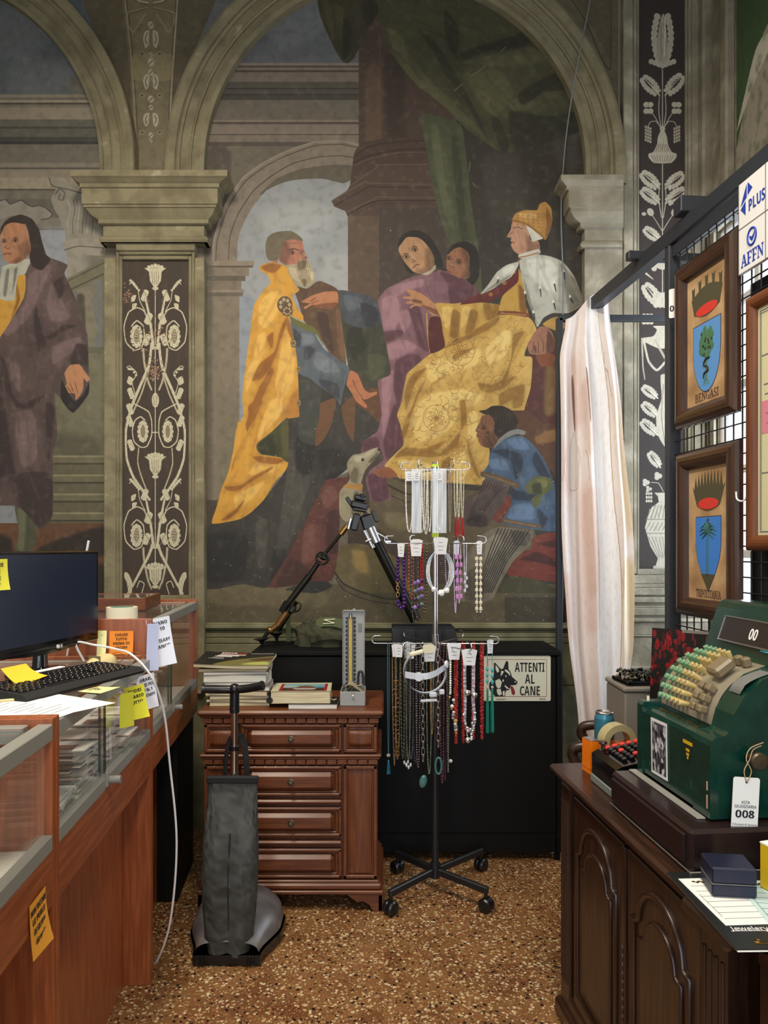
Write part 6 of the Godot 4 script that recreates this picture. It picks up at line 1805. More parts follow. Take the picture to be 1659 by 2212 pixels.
func chest_things() -> void:
	var top := 0.8245
	# covers
	var pc := Painter.new(0,0,256,200,2.0,K(26,28,26))
	pc.poly([70,200,90,150,130,110,180,84,256,60,256,200],K(118,112,62))
	pc.soft([70,200,90,150,130,110,180,84,256,60,256,200],[[160,180,190,150,240,140,256,190]],K(176,180,96),3)
	pc.soft([70,200,90,150,130,110,180,84,256,60,256,200],[[170,110,220,84,256,76,256,120,200,130]],K(88,62,44),3)
	pc.rect(60,12,150,26,K(170,44,48)); pc.rect(166,10,246,14,K(200,200,190))
	for i in 3: pc.rect(58 - i * 6,34 + i * 14,150 - i * 22,44 + i * 14,K(226,224,214))
	pc.rect(40,84,80,90,K(190,190,182)); pc.rect(30,100,84,105,K(170,170,164))
	var cov_top := picture("cover_moon",pc.tex(0),0.3)
	pc = Painter.new(0,0,256,180,2.0,K(92,150,166))
	pc.rect(0,0,256,60,K(136,176,184)); pc.rect(0,110,256,180,K(74,50,40))
	pc.poly([80,110,90,70,120,50,150,46,180,70,190,110],K(120,88,66)); pc.poly([0,60,80,66,100,90,40,110,0,100],K(176,186,180))
	pc.rect(0,0,10,180,K(176,30,40)); pc.rect(246,0,256,180,K(176,30,40))
	pc.rect(70,126,200,140,K(226,222,210)); pc.rect(84,148,190,158,K(220,214,200)); pc.rect(40,140,66,144,K(190,120,60))
	var cov_sky := picture("cover_sky",pc.tex(0),0.3)
	var covers := [mat("cover_a",K(60,40,36),0.5),mat("cover_b",K(150,140,126),0.5),mat("cover_c",K(110,50,56),0.5),mat("cover_d",K(40,44,52),0.5),mat("cover_e",K(150,160,176),0.5)]
	var page := mat("page_edge",Color.WHITE,0.9)
	tri_map(page,noise_tex(91,0.08,[[0.0,K(160,146,112)],[0.5,K(212,200,166)],[1.0,K(232,224,200)]],2,128),Vector3(0.5,40,0.5))
	var page2 := mat("page_white",Color.WHITE,0.9)
	tri_map(page2,noise_tex(92,0.08,[[0.0,K(180,180,172)],[0.5,K(222,220,210)],[1.0,K(238,236,230)]],2,128),Vector3(0.5,40,0.5))
	# pile of magazines, from the bottom up: [thickness, width, shift, turn, cover, pages]
	var pile := [[0.014,0.25,0.02,0.03,1,0, "lowest"],[0.012,0.255,0.012,-0.03,0,0, "second from the bottom"],[0.013,0.25,0.018,0.05,3,0, "third from the bottom"],[0.018,0.26,0.01,-0.02,2,0, "fourth from the bottom"],[0.016,0.255,0.014,0.06,1,1, "fifth from the bottom"],[0.02,0.25,0.002,-0.04,4,1, "sixth from the bottom"],[0.03,0.262,0.0,0.02,1,1, "thick one below the top three"],[0.011,0.27,0.002,0.05,2,1, "third from the top"],[0.012,0.285,-0.008,0.0,0,0, "second from the top"]]
	var y := top
	for q in pile:
		var n := thing("magazine", "worn magazine in the pile on the chest, " + q[6], "magazine",Vector3(-0.635 + q[2],y,-3.235),q[3], "magazines piled on the chest")
		block_pages(n,q[1],0.19,q[0],covers[q[4]],page if q[5] == 0 else page2)
		y += q[0] + 0.0012
	var n := thing("magazine", "magazine with a moonscape cover on top of the pile", "magazine",Vector3(-0.645,y + 0.002,-3.235),-0.03, "magazines piled on the chest")
	n.rotation = Vector3(0.1,-0.03,-0.02)
	n.position.y += 0.011
	block_pages(n,0.315,0.215,0.014,cov_top,page,0.004)
	n.get_child(1).rotation = Vector3.ZERO
	words(n, "EPOCA",0.016,M.paper,Transform3D(Basis(Vector3.RIGHT,-PI / 2),Vector3(-0.05,0.0165,-0.088)), "Droid Sans",700, "title")
	# books on the right
	n = thing("book", "slim black book with white edge under the sky-blue catalogue", "book",Vector3(-0.297,top,-3.155),0.0)
	block_pages(n,0.2,0.15,0.018,mat("cover_black",K(24,24,26),0.4),M.page_white)
	words(n, "AZ",0.03,M.cream,Transform3D(Basis(Vector3.RIGHT,-PI / 2) * Basis(Vector3(0,0,1),PI),Vector3(0.07,0.0192,-0.02)), "Droid Sans",700, "title")
	n = thing("book", "thick catalogue with a sky-blue and red cover on the chest", "book",Vector3(-0.352,top + 0.0195,-3.19),0.03)
	block_pages(n,0.245,0.19,0.05,mat("cover_cream",K(190,184,150),0.5),M.page_edge,0.0)
	var m := Msh.new()
	m.box(Vector3(0.008,0.0512,0.012),Vector3(0.2,0.0012,0.15))
	part(n, "cover_edge",m,M.sign_red)
	m = Msh.new()
	m.quad(Vector3(-0.088,0.0522,0.085),Vector3(0.104,0.0522,0.085),Vector3(0.104,0.0522,-0.06),Vector3(-0.088,0.0522,-0.06),Vector3.UP)
	part(n, "cover_picture",m,cov_sky)
	m = Msh.new()
	m.cyl(Vector3(-0.128,0.012,0.095),Vector3(-0.128,0.012,-0.08),0.014,-1,12)
	part(n, "spine",m,M.black_matt)
	for i in 4:
		n = thing("booklet", "dark booklet standing against the catalogue, " + ["nearest the catalogue", "second from the catalogue", "third from the catalogue", "nearest the magazine pile"][i], "booklet",Vector3(-0.494 - i * 0.008,top,-3.25),0.0, "booklets leaning by the pile")
		n.rotation.z = 0.28
		m = Msh.new()
		m.box(Vector3(0,0.05 + 0.004 * i,0),Vector3(0.0045,0.1 + 0.008 * i,0.15),0.001)
		part(n, "cover",m,covers[[3,0,2,1][i]])
		m = Msh.new()
		m.box(Vector3(0.0,0.0502 + 0.004 * i,0.001),Vector3(0.0025,0.1005 + 0.008 * i,0.1505))
		part(n, "pages",m,M.page_white)
	# ---- mercury blood pressure gauge in its grey case
	n = thing("blood_pressure_gauge", "grey cased blood pressure gauge standing open on the chest", "gauge",Vector3(at(763,0,3.2).x,top,-3.2))
	var grey := mat("gauge_grey",K(148,150,148),0.4)
	m = Msh.new()
	for q in [[Vector3(0,0.002,0),Vector3(0.106,0.004,0.13)],[Vector3(0,0.03,0.064),Vector3(0.106,0.06,0.004)],[Vector3(-0.051,0.03,0),Vector3(0.004,0.06,0.13)],[Vector3(0.051,0.03,0),Vector3(0.004,0.06,0.13)],[Vector3(0,0.03,-0.064),Vector3(0.106,0.06,0.004)]]: m.box(q[0],q[1],0.0015)
	part(n, "case",m,grey)
	m = Msh.new()
	m.prism(round_rect(0.096,0.38,0.006),Transform3D(Basis(),Vector3(0,0.206,-0.05)),0.006)
	for s in [-1.0,1.0]: m.box(Vector3(s * 0.047,0.206,-0.044),Vector3(0.003,0.376,0.016),0.001)
	m.box(Vector3(0,0.394,-0.044),Vector3(0.092,0.003,0.016),0.001); m.box(Vector3(0.002,0.398,-0.046),Vector3(0.012,0.008,0.01),0.001)
	var lid := part(n, "lid",m,grey)
	m = Msh.new()
	m.box(Vector3(0.028,0.318,-0.0495),Vector3(0.018,0.04,0.002),0.008)
	part(lid, "finger_grip",m,mat("grip_grey",K(112,114,112),0.5))
	m = Msh.new()
	m.box(Vector3(-0.029,0.21,-0.046),Vector3(0.012,0.31,0.004)); m.box(Vector3(0.002,0.21,-0.046),Vector3(0.014,0.31,0.004))
	part(n, "scale",m,mat("scale_dark",K(18,22,34),0.5))
	m = Msh.new()
	for i in 46:
		var yy := 0.065 + i * 0.0064
		var l := 0.006 if i % 3 == 0 else 0.0028
		m.box(Vector3(-0.0235 - l / 2,yy,-0.0438),Vector3(l,0.0009,0.0006)); m.box(Vector3(-0.004 + l / 2,yy,-0.0438),Vector3(l,0.0009,0.0006))
		if i % 3 == 0:
			m.box(Vector3(-0.0325,yy,-0.0438),Vector3(0.003,0.003,0.0006)); m.box(Vector3(0.0065,yy,-0.0438),Vector3(0.003,0.003,0.0006))
	part(n, "graduations",m,M.white)
	m = Msh.new()
	m.box(Vector3(-0.0135,0.21,-0.0455),Vector3(0.013,0.31,0.005),0.001)
	part(n, "yellow_backing",m,mat("gauge_yellow",K(206,170,24),0.4))
	m = Msh.new()
	m.cyl(Vector3(-0.0135,0.06,-0.04),Vector3(-0.0135,0.372,-0.04),0.0032,-1,10)
	part(n, "glass_tube",m,M.glass)
	m = Msh.new()
	m.lathe([0.0,0.0,0.009,0.0,0.009,0.008,0.005,0.012,0.005,0.018,0.0,0.02],Transform3D(Basis(),Vector3(-0.0135,0.366,-0.042)),14)
	part(n, "tube_cap",m,M.chrome)
	m = Msh.new()
	m.box(Vector3(0.002,0.048,0.067),Vector3(0.012,0.022,0.004),0.001); m.cyl(Vector3(0.002,0.04,0.066),Vector3(0.002,0.04,0.074),0.006,-1,12)
	part(n, "clasp",m,M.chrome)
	m = Msh.new()
	m.cyl(Vector3(-0.042,0.052,-0.03),Vector3(-0.042,0.075,-0.03),0.004,-1,8)
	part(n, "valve",m,M.chrome)
	m = Msh.new()
	m.sheet(16,6,func(u: float,v: float) -> Vector3:
		var a := u * 4.2
		return Vector3(-0.032 + u * 0.07 - 0.01 * sin(a),0.05 + 0.03 * sin(a * 0.9) * (1.0 - u * 0.3) + 0.01,0.05 - v * 0.09))
	m.sheet(12,6,func(u: float,v: float) -> Vector3: return Vector3(-0.036 + u * 0.075,0.042 + 0.05 * u * (1.0 - 0.3 * u),0.0 - v * 0.04))
	m.sheet(12,6,func(u: float,v: float) -> Vector3: return Vector3(-0.01 + u * 0.05,0.06 + 0.016 * sin(u * 5.0),0.055 - v * 0.08))
	part(n, "cuff",m,mat("cuff_cloth",K(150,140,116),0.95))
	m = Msh.new()
	m.tube(curve3([Vector3(0.02,0.07,-0.03),Vector3(0.022,0.12,-0.036),Vector3(0.034,0.128,-0.036),Vector3(0.042,0.11,-0.034),Vector3(0.042,0.07,-0.03)],6),0.005,8)
	part(n, "rubber_hose",m,M.black_plastic)

func vacuum_cleaner() -> void:
	var n := thing("vacuum_cleaner", "upright vacuum cleaner with a long grey cloth bag on the terrazzo floor", "vacuum cleaner",Vector3(-0.562,0,-2.70))
	var m := Msh.new()
	# bag: a long flat sack with a centre seam
	var ns := FastNoiseLite.new()
	ns.seed = 9
	ns.frequency = 3.0
	m.sheet(44,40,func(u: float,v: float) -> Vector3:
		var a := u * TAU
		var hw := lerpf(0.092,0.101,smoothstep(0.0,0.5,v)) - 0.012 * smoothstep(0.55,0.9,v) - 0.012 * smoothstep(0.88,1.0,v)
		var hd := lerpf(0.008,0.062,smoothstep(0.0,0.45,v))
		var cx := cos(a)
		var sz := sin(a)
		var fx := signf(cx) * pow(absf(cx),0.6)
		var fz := signf(sz) * pow(absf(sz),0.75)
		var dent := 0.0
		if sz > 0.0: dent = -0.016 * exp(-pow(fx * hw / 0.012,2.0)) * smoothstep(0.12,0.4,v) + 0.006 * ns.get_noise_2d(fx * 0.6,v * 2.2)
		return Vector3(fx * hw + 0.004 * ns.get_noise_2d(v * 3.0,sz),0.625 - v * 0.592,fz * hd + dent + lerpf(-0.05,0.0,smoothstep(0.0,0.6,v))))
	var cloth := mat("bag_cloth",Color.WHITE,0.62)
	tri_map(cloth,noise_tex(101,0.02,[[0.0,K(52,54,51)],[0.5,K(58,60,57)],[0.75,K(62,64,61)],[1.0,K(84,86,81)]],5,256),Vector3(2.5,2.5,2.5))
	part(n, "bag",m,cloth)
	part(n, "bag_seam",Msh.new().tube(curve3([Vector3(0.004,0.46,0.018),Vector3(0.005,0.4,0.032),Vector3(0.003,0.3,0.044),Vector3(0.006,0.15,0.048),Vector3(0.008,0.07,0.044)],8),0.0028,6),M.black_matt)
	m = Msh.new()
	m.box(Vector3(0,0.634,-0.05),Vector3(0.192,0.026,0.022),0.004)
	part(n, "bag_clamp",m,M.black_matt)
	# handle
	m = Msh.new()
	m.cyl(Vector3(0.0,0.58,-0.075),Vector3(0.0,0.9,-0.085),0.0135,0.0135,20); m.cyl(Vector3(0,0.57,-0.075),Vector3(0,0.735,-0.08),0.0158,-1,20)
	part(n, "chrome_tube",m,M.chrome)
	m = Msh.new()
	m.cyl(Vector3(0,0.735,-0.08),Vector3(0,0.752,-0.08),0.018,-1,20)
	part(n, "collar",m,M.black_plastic)
	m = Msh.new()
	m.cyl(Vector3(0,0.875,-0.085),Vector3(0,0.955,-0.087),0.0185,0.018,20); m.ball(Vector3(0,0.962,-0.087),Vector3(0.022,0.022,0.022),16,10)
	m.tube(curve3([Vector3(-0.112,0.968,-0.06),Vector3(-0.05,0.963,-0.08),Vector3(0.0,0.961,-0.087),Vector3(0.05,0.966,-0.083),Vector3(0.104,0.978,-0.07)],5),0.0155,14)
	m.cyl(Vector3(-0.118,0.9685,-0.058),Vector3(-0.11,0.968,-0.06),0.018,-1,14); m.cyl(Vector3(0.102,0.978,-0.07),Vector3(0.11,0.98,-0.068),0.018,-1,14)
	var grip := part(n, "grip",m,M.black_plastic)
	m = Msh.new()
	m.cyl(Vector3(0,0.893,-0.068),Vector3(0,0.893,-0.0655),0.0035,-1,10)
	part(grip, "screw",m,M.chrome)
	for i in 4:
		m = Msh.new()
		var w := 0.03 + i * 0.0035
		m.tube(curve3([Vector3(-w,0.55,-0.1 - i * 0.004),Vector3(-w * 1.15,0.64,-0.1 - i * 0.005),Vector3(-w * 0.8,0.74 + i * 0.006,-0.1 - i * 0.005),Vector3(0,0.77 + i * 0.005,-0.1),Vector3(w * 0.8,0.75 + i * 0.008,-0.1 - i * 0.005),Vector3(w * 1.2,0.65,-0.1 - i * 0.004),Vector3(w,0.55,-0.1 - i * 0.003)],6),0.0042,7)
		part(n, "cord_coil",m,M.black_matt)
	# floor head: wide at the far end, narrower under the bag
	m = Msh.new()
	var half := func(t: float) -> float: return lerpf(0.115,0.168,smoothstep(0.0,0.55,t)) - 0.05 * smoothstep(0.8,1.0,t)
	m.sheet(36,24,func(u: float,v: float) -> Vector3:
		var t := v
		var w: float = half.call(t)
		var s := (u - 0.5) * 2.0
		var hgt := 0.045 + 0.085 * pow(sin(clampf(t * 0.9 + 0.1,0.0,1.0) * PI * 0.62),1.2)
		return Vector3(s * w,0.05 + (hgt - 0.02) * pow(maxf(0.0,1.0 - pow(absf(s),3.0)),0.5) * (1.0 - 0.9 * smoothstep(0.9,1.0,t)),0.055 - t * 0.34))
	var shell := mat("vacuum_shell",Color.WHITE,0.35,0.3)
	tri_map(shell,noise_tex(102,0.02,[[0.0,K(84,82,82)],[0.6,K(116,112,112)],[1.0,K(142,136,134)]],3,128),Vector3(3,3,3))
	part(n, "hood",m,shell)
	m = Msh.new()
	var pl := PackedVector2Array()
	for i in 25:
		var t := i / 24.0
		pl.append(Vector2(half.call(t) + 0.006,0.06 - t * 0.35))
	for i in range(24,-1,-1):
		var t := i / 24.0
		pl.append(Vector2(-half.call(t) - 0.006,0.06 - t * 0.35))
	m.prism(pl,Transform3D(Basis(Vector3(1,0,0),Vector3(0,0,1),Vector3(0,1,0)),Vector3(0,0.042,0)),0.034)
	part(n, "bumper",m,M.black_plastic)
	m = Msh.new()
	for x in [-0.085,0.085]:
		for i in 3: m.box(Vector3(x + (i - 1) * 0.012,0.026,0.064),Vector3(0.006,0.036,0.012),0.002)
	part(n, "front_clip",m,M.black_plastic)
	for s in [-1.0,1.0]:
		m = Msh.new()
		m.cyl(Vector3(s * 0.11,0.016,-0.22),Vector3(s * 0.13,0.016,-0.22),0.016,-1,16)
		part(n, "wheel",m,M.black_matt)

# ---------------------------------------------------------------- necklace rack
const RX := 0.221
const RZ := -3.2
const TIER := [1.83,1.512,1.08]

func necklace_rack() -> void:
	var n := thing("necklace_rack", "rotating chrome and black necklace rack on a star base with casters", "rack",Vector3(RX,0,RZ))
	var m := Msh.new()
	m.cyl(Vector3(0,0.1,0),Vector3(0,1.06,0),0.0145,-1,20); m.cyl(Vector3(0,0.07,0),Vector3(0,0.135,0),0.02,-1,20); m.cyl(Vector3(0,0.118,0),Vector3(0,0.13,0),0.024,-1,20)
	part(n, "lower_pole",m,M.black_metal)
	m = Msh.new()
	m.cyl(Vector3(0,1.06,0),Vector3(0,1.845,0),0.0115,-1,20); m.cyl(Vector3(0,1.845,0),Vector3(0,1.865,0),0.015,0.011,20); m.cyl(Vector3(0,1.05,0),Vector3(0,1.12,0),0.017,-1,20)
	part(n, "upper_pole",m,M.chrome)
	var lab := mat("lime_label",K(190,214,60),0.6)
	for y in [1.836,1.54]:
		m = Msh.new()
		m.cyl(Vector3(0,y,0),Vector3(0,y + 0.018,0),0.0156,-1,16,false)
		part(n, "lime_sticker",m,lab)
	for e in [[-0.2,0.19],[0.205,0.165],[0.235,-0.235],[-0.165,-0.21]]:
		m = Msh.new()
		var d := Vector3(e[0],0,e[1])
		m.bar(Vector3(0,0.1,0),d + Vector3(0,0.088,0),0.02,0.03,0.004)
		var a := part(n, "base_arm",m,M.black_metal)
		m = Msh.new()
		var ax := Vector3(e[1],0,-e[0]).normalized() * (1.0 if e[0] * e[1] > 0 else -1.0)
		m.cyl(d * 0.96 + Vector3(0,0.05,0),d * 0.96 + Vector3(0,0.08,0),0.007,-1,10)
		for s in [-1.0,1.0]: m.lathe([0.0,0.0,0.026,0.0,0.029,0.006,0.029,0.016,0.024,0.022,0.0,0.024],Transform3D(Basis(Quaternion(Vector3.UP,ax * s)),d * 0.97 + Vector3(0,0.0295,0) + ax * s * 0.002),20)
		part(a, "caster",m,M.black_plastic)
	for k in 3:
		var R: float = [0.145,0.215,0.27][k]
		m = Msh.new()
		m.cyl(Vector3(0,TIER[k] - 0.012,0),Vector3(0,TIER[k] + 0.012,0),0.017,-1,18)
		part(n, "hub",m,M.chrome)
		for j in 6:
			var a := deg_to_rad(60.0 * j + 2.0)
			var d := Vector3(cos(a),0,sin(a))
			var q := [d * 0.012,d * (R - 0.012)]
			for i in 9:
				var t := -PI / 2 + PI * i / 8.0
				q.append(d * (R - 0.012 + cos(t) * 0.016) + Vector3(0,0.016 + sin(t) * 0.016,0))
			q.append(d * (R - 0.034) + Vector3(0,0.033,0))
			var z := []
			for p in q: z.append(p + Vector3(0,TIER[k],0))
			m = Msh.new()
			m.tube(z,0.0025,8)
			part(n, "hook_arm",m,M.chrome)

func loop_path(L: float,w: float,cnt := 40,lean := 0.0) -> Array:
	var q := []
	for i in cnt + 1:
		var a := PI * i / cnt
		q.append(Vector3(-cos(a) * w * 0.5 + lean * sin(a),-L * pow(sin(a),0.62),sin(a * 2.0) * 0.004))
	return q

func walk(path: Array,step: float) -> Array:
	var out := [path[0]]
	var left_over := step
	for i in path.size() - 1:
		var a: Vector3 = path[i]
		var b: Vector3 = path[i + 1]
		var d := a.distance_to(b)
		var at_ := left_over
		while at_ <= d:
			out.append(a.lerp(b,at_ / d))
			at_ += step
		left_over = at_ - d
	return out

func beads(m: Msh,path: Array,r: float,cols: Array,rnd: RandomNumberGenerator,jitter := 0.15,seg := 7) -> void:
	var k := 0
	for p in walk(path,r * 2.0):
		var c: Array = cols[k % cols.size()]
		m.tint(c[0],c[1],c[2])
		var rr := r * (1.0 + rnd.randf_range(-jitter,jitter))
		m.ball(p,Vector3(rr,rr,rr),seg,maxi(4,seg - 2))
		k += 1

func links(m: Msh,path: Array,l: float,w: float,r: float) -> void:
	var ps := walk(path,l * 0.8)
	for i in ps.size() - 1:
		var d: Vector3 = (ps[i + 1] - ps[i]).normalized()
		var sx := Vector3(1,0,0.25).normalized() if i % 2 == 0 else Vector3(0.35,0,1).normalized()
		var q := []
		for j in 13:
			var a := TAU * j / 12
			q.append((ps[i] as Vector3) + d * cos(a) * l * 0.5 + sx * signf(sin(a)) * pow(absf(sin(a)),0.5) * w * 0.5)
		m.tube(q,r,5,-1,false)

func tassel(m: Msh,p: Vector3,L: float,r: float,c: Array,rnd: RandomNumberGenerator,strands := 16) -> void:
	m.tint(c[0],c[1],c[2])
	m.ball(p,Vector3(r * 0.7,r * 0.8,r * 0.7))
	for i in strands:
		var a := rnd.randf() * TAU
		var d := Vector3(cos(a),0,sin(a)) * r * sqrt(rnd.randf())
		m.tube([p + d * 0.4,p + d * 0.9 + Vector3(0,-L * 0.4,0),p + d + Vector3(rnd.randfn() * 0.001,-L * rnd.randf_range(0.92,1.0),0)],0.0011,4)

func card(n: Node3D,pos: Vector3,w: float,h: float,turn := 0.0) -> void:
	var m := Msh.new()
	var q := PackedVector2Array([Vector2(-w / 2,h * 0.42),Vector2(-w * 0.2,h * 0.5),Vector2(w * 0.2,h * 0.5),Vector2(w / 2,h * 0.42),Vector2(w * 0.42,0),Vector2(w * 0.36,-h / 2),Vector2(-w * 0.36,-h / 2),Vector2(-w * 0.42,0)])
	m.prism(q,Transform3D(Basis(Vector3.UP,turn),pos),0.0008)
	var c := part(n, "price_card",m,M.card_white)
	m = Msh.new()
	for i in 3: m.box(pos + Basis(Vector3.UP,turn) * Vector3(0,h * (0.2 - i * 0.22),0.0006),Vector3(w * (0.3 + 0.12 * (i % 2)),0.0014,0.0004),0,Basis(Vector3.UP,turn))
	part(c, "print",m,M.ink_grey)

func hook_at(x: float,tier: int,dz: float) -> Vector3:
	return Vector3((x - 829.5) / 1600.0 * (-RZ - dz),TIER[tier] + 0.002,RZ + dz)

func necklaces() -> void:
	mat("card_white",K(214,216,220),0.6)
	mat("ink_grey",K(110,112,118),0.8)
	var metal := mat("vc_metal",Color.WHITE,0.22,0.85,true)
	var shine := mat("vc_shine",Color.WHITE,0.12,0.0,true)
	var milky := mat("plastic_bag",Color(0.9,0.93,0.97,0.42),0.4)
	milky.transparency = BaseMaterial3D.TRANSPARENCY_ALPHA
	var r := RandomNumberGenerator.new()
	r.seed = 77
	var W := [236,234,228]
	var CR := [228,222,200]
	var n: Node3D
	var m: Msh
	# --- top tier: pearls and bagged strings
	for q in [[884, "single pearl string at the left of the top tier",0.27,0.03,0.0036,[W],0.0],[912, "cream bead string behind the blue plastic bag on the top tier",0.27,0.022,0.0026,[CR],-0.02],[906, "fine white bead string just right of the blue plastic bag",0.27,0.02,0.003,[W],0.05],[917, "pair of fine pearl loops in the middle of the top tier",0.265,0.026,0.003,[W,CR],0.07],[920, "cream bead string in the middle of the top tier",0.28,0.016,0.003,[CR,W],0.03],[928, "thin white bead string left of the clear bag on the top tier",0.27,0.014,0.0024,[W],0.05],[972, "grey seed bead string right of the clear bag on the top tier",0.27,0.01,0.0022,[[170,164,150]],0.02]]:
		n = thing("necklace",q[1], "necklace",hook_at(q[0],0,q[6]),0.3 * r.randfn(), "necklaces on the top tier")
		m = Msh.new()
		beads(m,loop_path(q[2],q[3]),q[4],q[5],r)
		part(n, "strand",m,shine)
		if q[0] == 884: card(n,Vector3(0,-0.03,0.012),0.04,0.042)
	for q in [[900, "pearl string in a bluish plastic bag on the top tier",0.042,[206,222,242],0.055],[949, "pearl string in a clear plastic bag on the top tier",0.06,[230,230,224],0.075]]:
		n = thing("bagged_necklace",q[1], "necklace",hook_at(q[0],0,q[4]),0.0, "necklaces on the top tier")
		m = Msh.new()
		for x in [-0.25,0.2]:
			beads(m,[Vector3(x * q[2],-0.03,0),Vector3(x * q[2],-0.25,0)],0.003,[q[3]],r)
		beads(m,[Vector3(-0.2 * q[2],-0.25,0),Vector3(0.1 * q[2],-0.265,0)],0.004,[W],r)
		part(n, "strand",m,shine)
		m = Msh.new()
		var wd: float = q[2]
		for s in [-1.0,1.0]: m.sheet(10,16,func(u: float,v: float) -> Vector3: return Vector3((u - 0.5) * wd * s,-0.004 - v * 0.272,s * (0.005 + 0.002 * sin(u * 9.0 + v * 7.0))))
		part(n, "plastic_bag",m,milky)
		card(n,Vector3(0,-0.035,0.009),0.034,0.04)
	for q in [[984,0.012],[991,0.03],[999,-0.01]]:
		n = thing("necklace", "cream bead string with a red tassel, " + {984: "leftmost of three",991: "middle of three",999: "rightmost of three"}[q[0]], "necklace",hook_at(q[0],0,q[1]),0.2, "necklaces on the top tier")
		m = Msh.new()
		beads(m,loop_path(0.215 + 0.02 * r.randf(),0.012),0.0022,[CR,[212,204,172]],r)
		part(n, "strand",m,M.vc_gloss)
		m = Msh.new()
		tassel(m,Vector3(0.0,-0.21,0.003),0.085,0.006,[170,22,30],r,10)
		part(n, "tassel",m,M.vc)
	# --- middle tier
	n = thing("necklace", "chunky purple pearl necklace with gold links on the middle tier", "necklace",hook_at(866,1,0.01),0.0, "necklaces on the middle tier")
	m = Msh.new()
	var pth := [Vector3(-0.012,-0.06,0),Vector3(-0.014,-0.16,0)]
	beads(m,pth,0.0082,[[58,22,92]],r,0.03,10)
	beads(m,[Vector3(0.014,-0.045,0.004),Vector3(0.013,-0.27,0.004),Vector3(0.004,-0.283,0.004),Vector3(-0.008,-0.275,0.002),Vector3(-0.012,-0.25,0)],0.0082,[[58,22,92],[66,28,104]],r,0.03,10)
	part(n, "strand",m,shine)
	m = Msh.new()
	m.tint(196,158,110)
	links(m,[Vector3(-0.014,-0.165,0),Vector3(-0.013,-0.245,0)],0.018,0.013,0.0014)
	part(n, "gold_links",m,metal)
	card(n,Vector3(0,-0.03,0.012),0.036,0.06,-0.5)
	var mids := [[888, "red bead necklace beside the purple pearls on the middle tier",0.24,0.02,0.0026,[[170,20,34],[150,16,30],[196,150,110]],0.02],[896, "black and gold crystal necklace on the middle tier",0.34,0.03,0.0024,[[26,24,26],[190,156,110],[22,22,24],[90,96,92]],0.05],[902, "black cord necklace with violet stones on the middle tier",0.3,0.02,0.0018,[[16,16,18]],0.06],[911, "dark red bead necklace in the middle of the middle tier",0.19,0.01,0.003,[[184,24,36]],0.05],[917, "black and brass crystal necklace left of the bangles",0.3,0.02,0.0024,[[30,28,32],[206,172,120],[18,18,20]],0.03]]
	for q in mids:
		n = thing("necklace",q[1], "necklace",hook_at(q[0],1,q[6]),0.2 * r.randfn(), "necklaces on the middle tier")
		m = Msh.new()
		beads(m,loop_path(q[2],q[3]),q[4],q[5],r)
		part(n, "strand",m,shine)
		if q[0] == 902:
			m = Msh.new()
			for j in 12:
				var c: Array = [[112,84,150],[136,110,172],[70,36,74],[86,112,104]][j % 4]
				m.tint(c[0],c[1],c[2])
				m.ball(Vector3(-0.012 + 0.024 * (j % 3) * 0.6,-0.17 - (j / 3) * 0.034 + (j % 3) * 0.006,0.008),Vector3(0.0095,0.0095,0.006))
			part(n, "violet_stones",m,shine)
		if q[0] == 896: card(n,Vector3(0.012,-0.02,0.014),0.06,0.072)
	n = thing("bangle_set", "silver bangles with three glitter balls hanging on the middle tier", "bangles",hook_at(950,1,0.16),0.1, "necklaces on the middle tier")
	m = Msh.new()
	for j in 6:
		var q := []
		for i in 29:
			var a := TAU * i / 28
			q.append(Vector3(cos(a) * (0.042 + 0.003 * j),-0.118 + sin(a) * (0.082 + 0.002 * (j % 3)),0.004 * (j - 3) + 0.002 * sin(a * 2.0 + j)))
		var c: Array = [[206,208,212],[186,188,192],[196,160,96],[214,216,220],[170,172,178],[214,216,220]][j]
		m.tint(c[0],c[1],c[2])
		m.tube(q,0.0018,6,-1,false)
	part(n, "rings",m,metal)
	for e in [[-0.026,-0.19,0.0105],[0.004,-0.205,0.014],[0.028,-0.195,0.0105]]:
		m = Msh.new()
		m.tint(240,240,240)
		m.ball(Vector3(e[0],e[1],0.008),Vector3(e[2],e[2],e[2]) * 0.9,12,8)
		for i in 60:
			var d := Vector3(r.randfn(),r.randfn(),r.randfn()).normalized()
			m.box(Vector3(e[0],e[1],0.008) + d * float(e[2]) * 0.92,Vector3(0.0028,0.0028,0.0028),0,Basis(Quaternion(Vector3.UP,d)))
		part(n, "glitter_ball",m,shine)
	card(n,Vector3(0,-0.012,0.02),0.062,0.07)
	for q in [[966, "violet cord bracelet right of the bangles",[92,64,132],0.19,0.02,0.02],[984, "lilac and pink glass bracelet on the middle tier",[196,150,206],0.3,0.016,0.03],[992, "pink glass bead bracelet beside the lilac one",[214,160,196],0.26,0.014,0.0],[1005, "clear crystal drop necklace on the middle tier",[214,214,220],0.2,0.012,-0.02]]:
		n = thing("bracelet",q[1], "bracelet",hook_at(q[0],1,q[5]),0.3, "necklaces on the middle tier")
		m = Msh.new()
		var c: Array = q[2]
		beads(m,loop_path(q[3],q[4]),0.0022,[c,[230,222,236]],r)
		if q[0] == 984 or q[0] == 992:
			for j in 6:
				m.tint(c[0],c[1] - 10,c[2])
				m.box(Vector3(0.002 + (j % 2) * 0.004,-0.06 - j * 0.034,0.006),Vector3(0.0135,0.022,0.01),0.004)
		if q[0] == 1005:
			for j in 5:
				m.tint(206,208,216)
				m.ball(Vector3(-0.004 + 0.009 * (j % 2),-0.135 - j * 0.018,0.004),Vector3(0.006,0.009,0.005))
		part(n, "strand",m,shine)
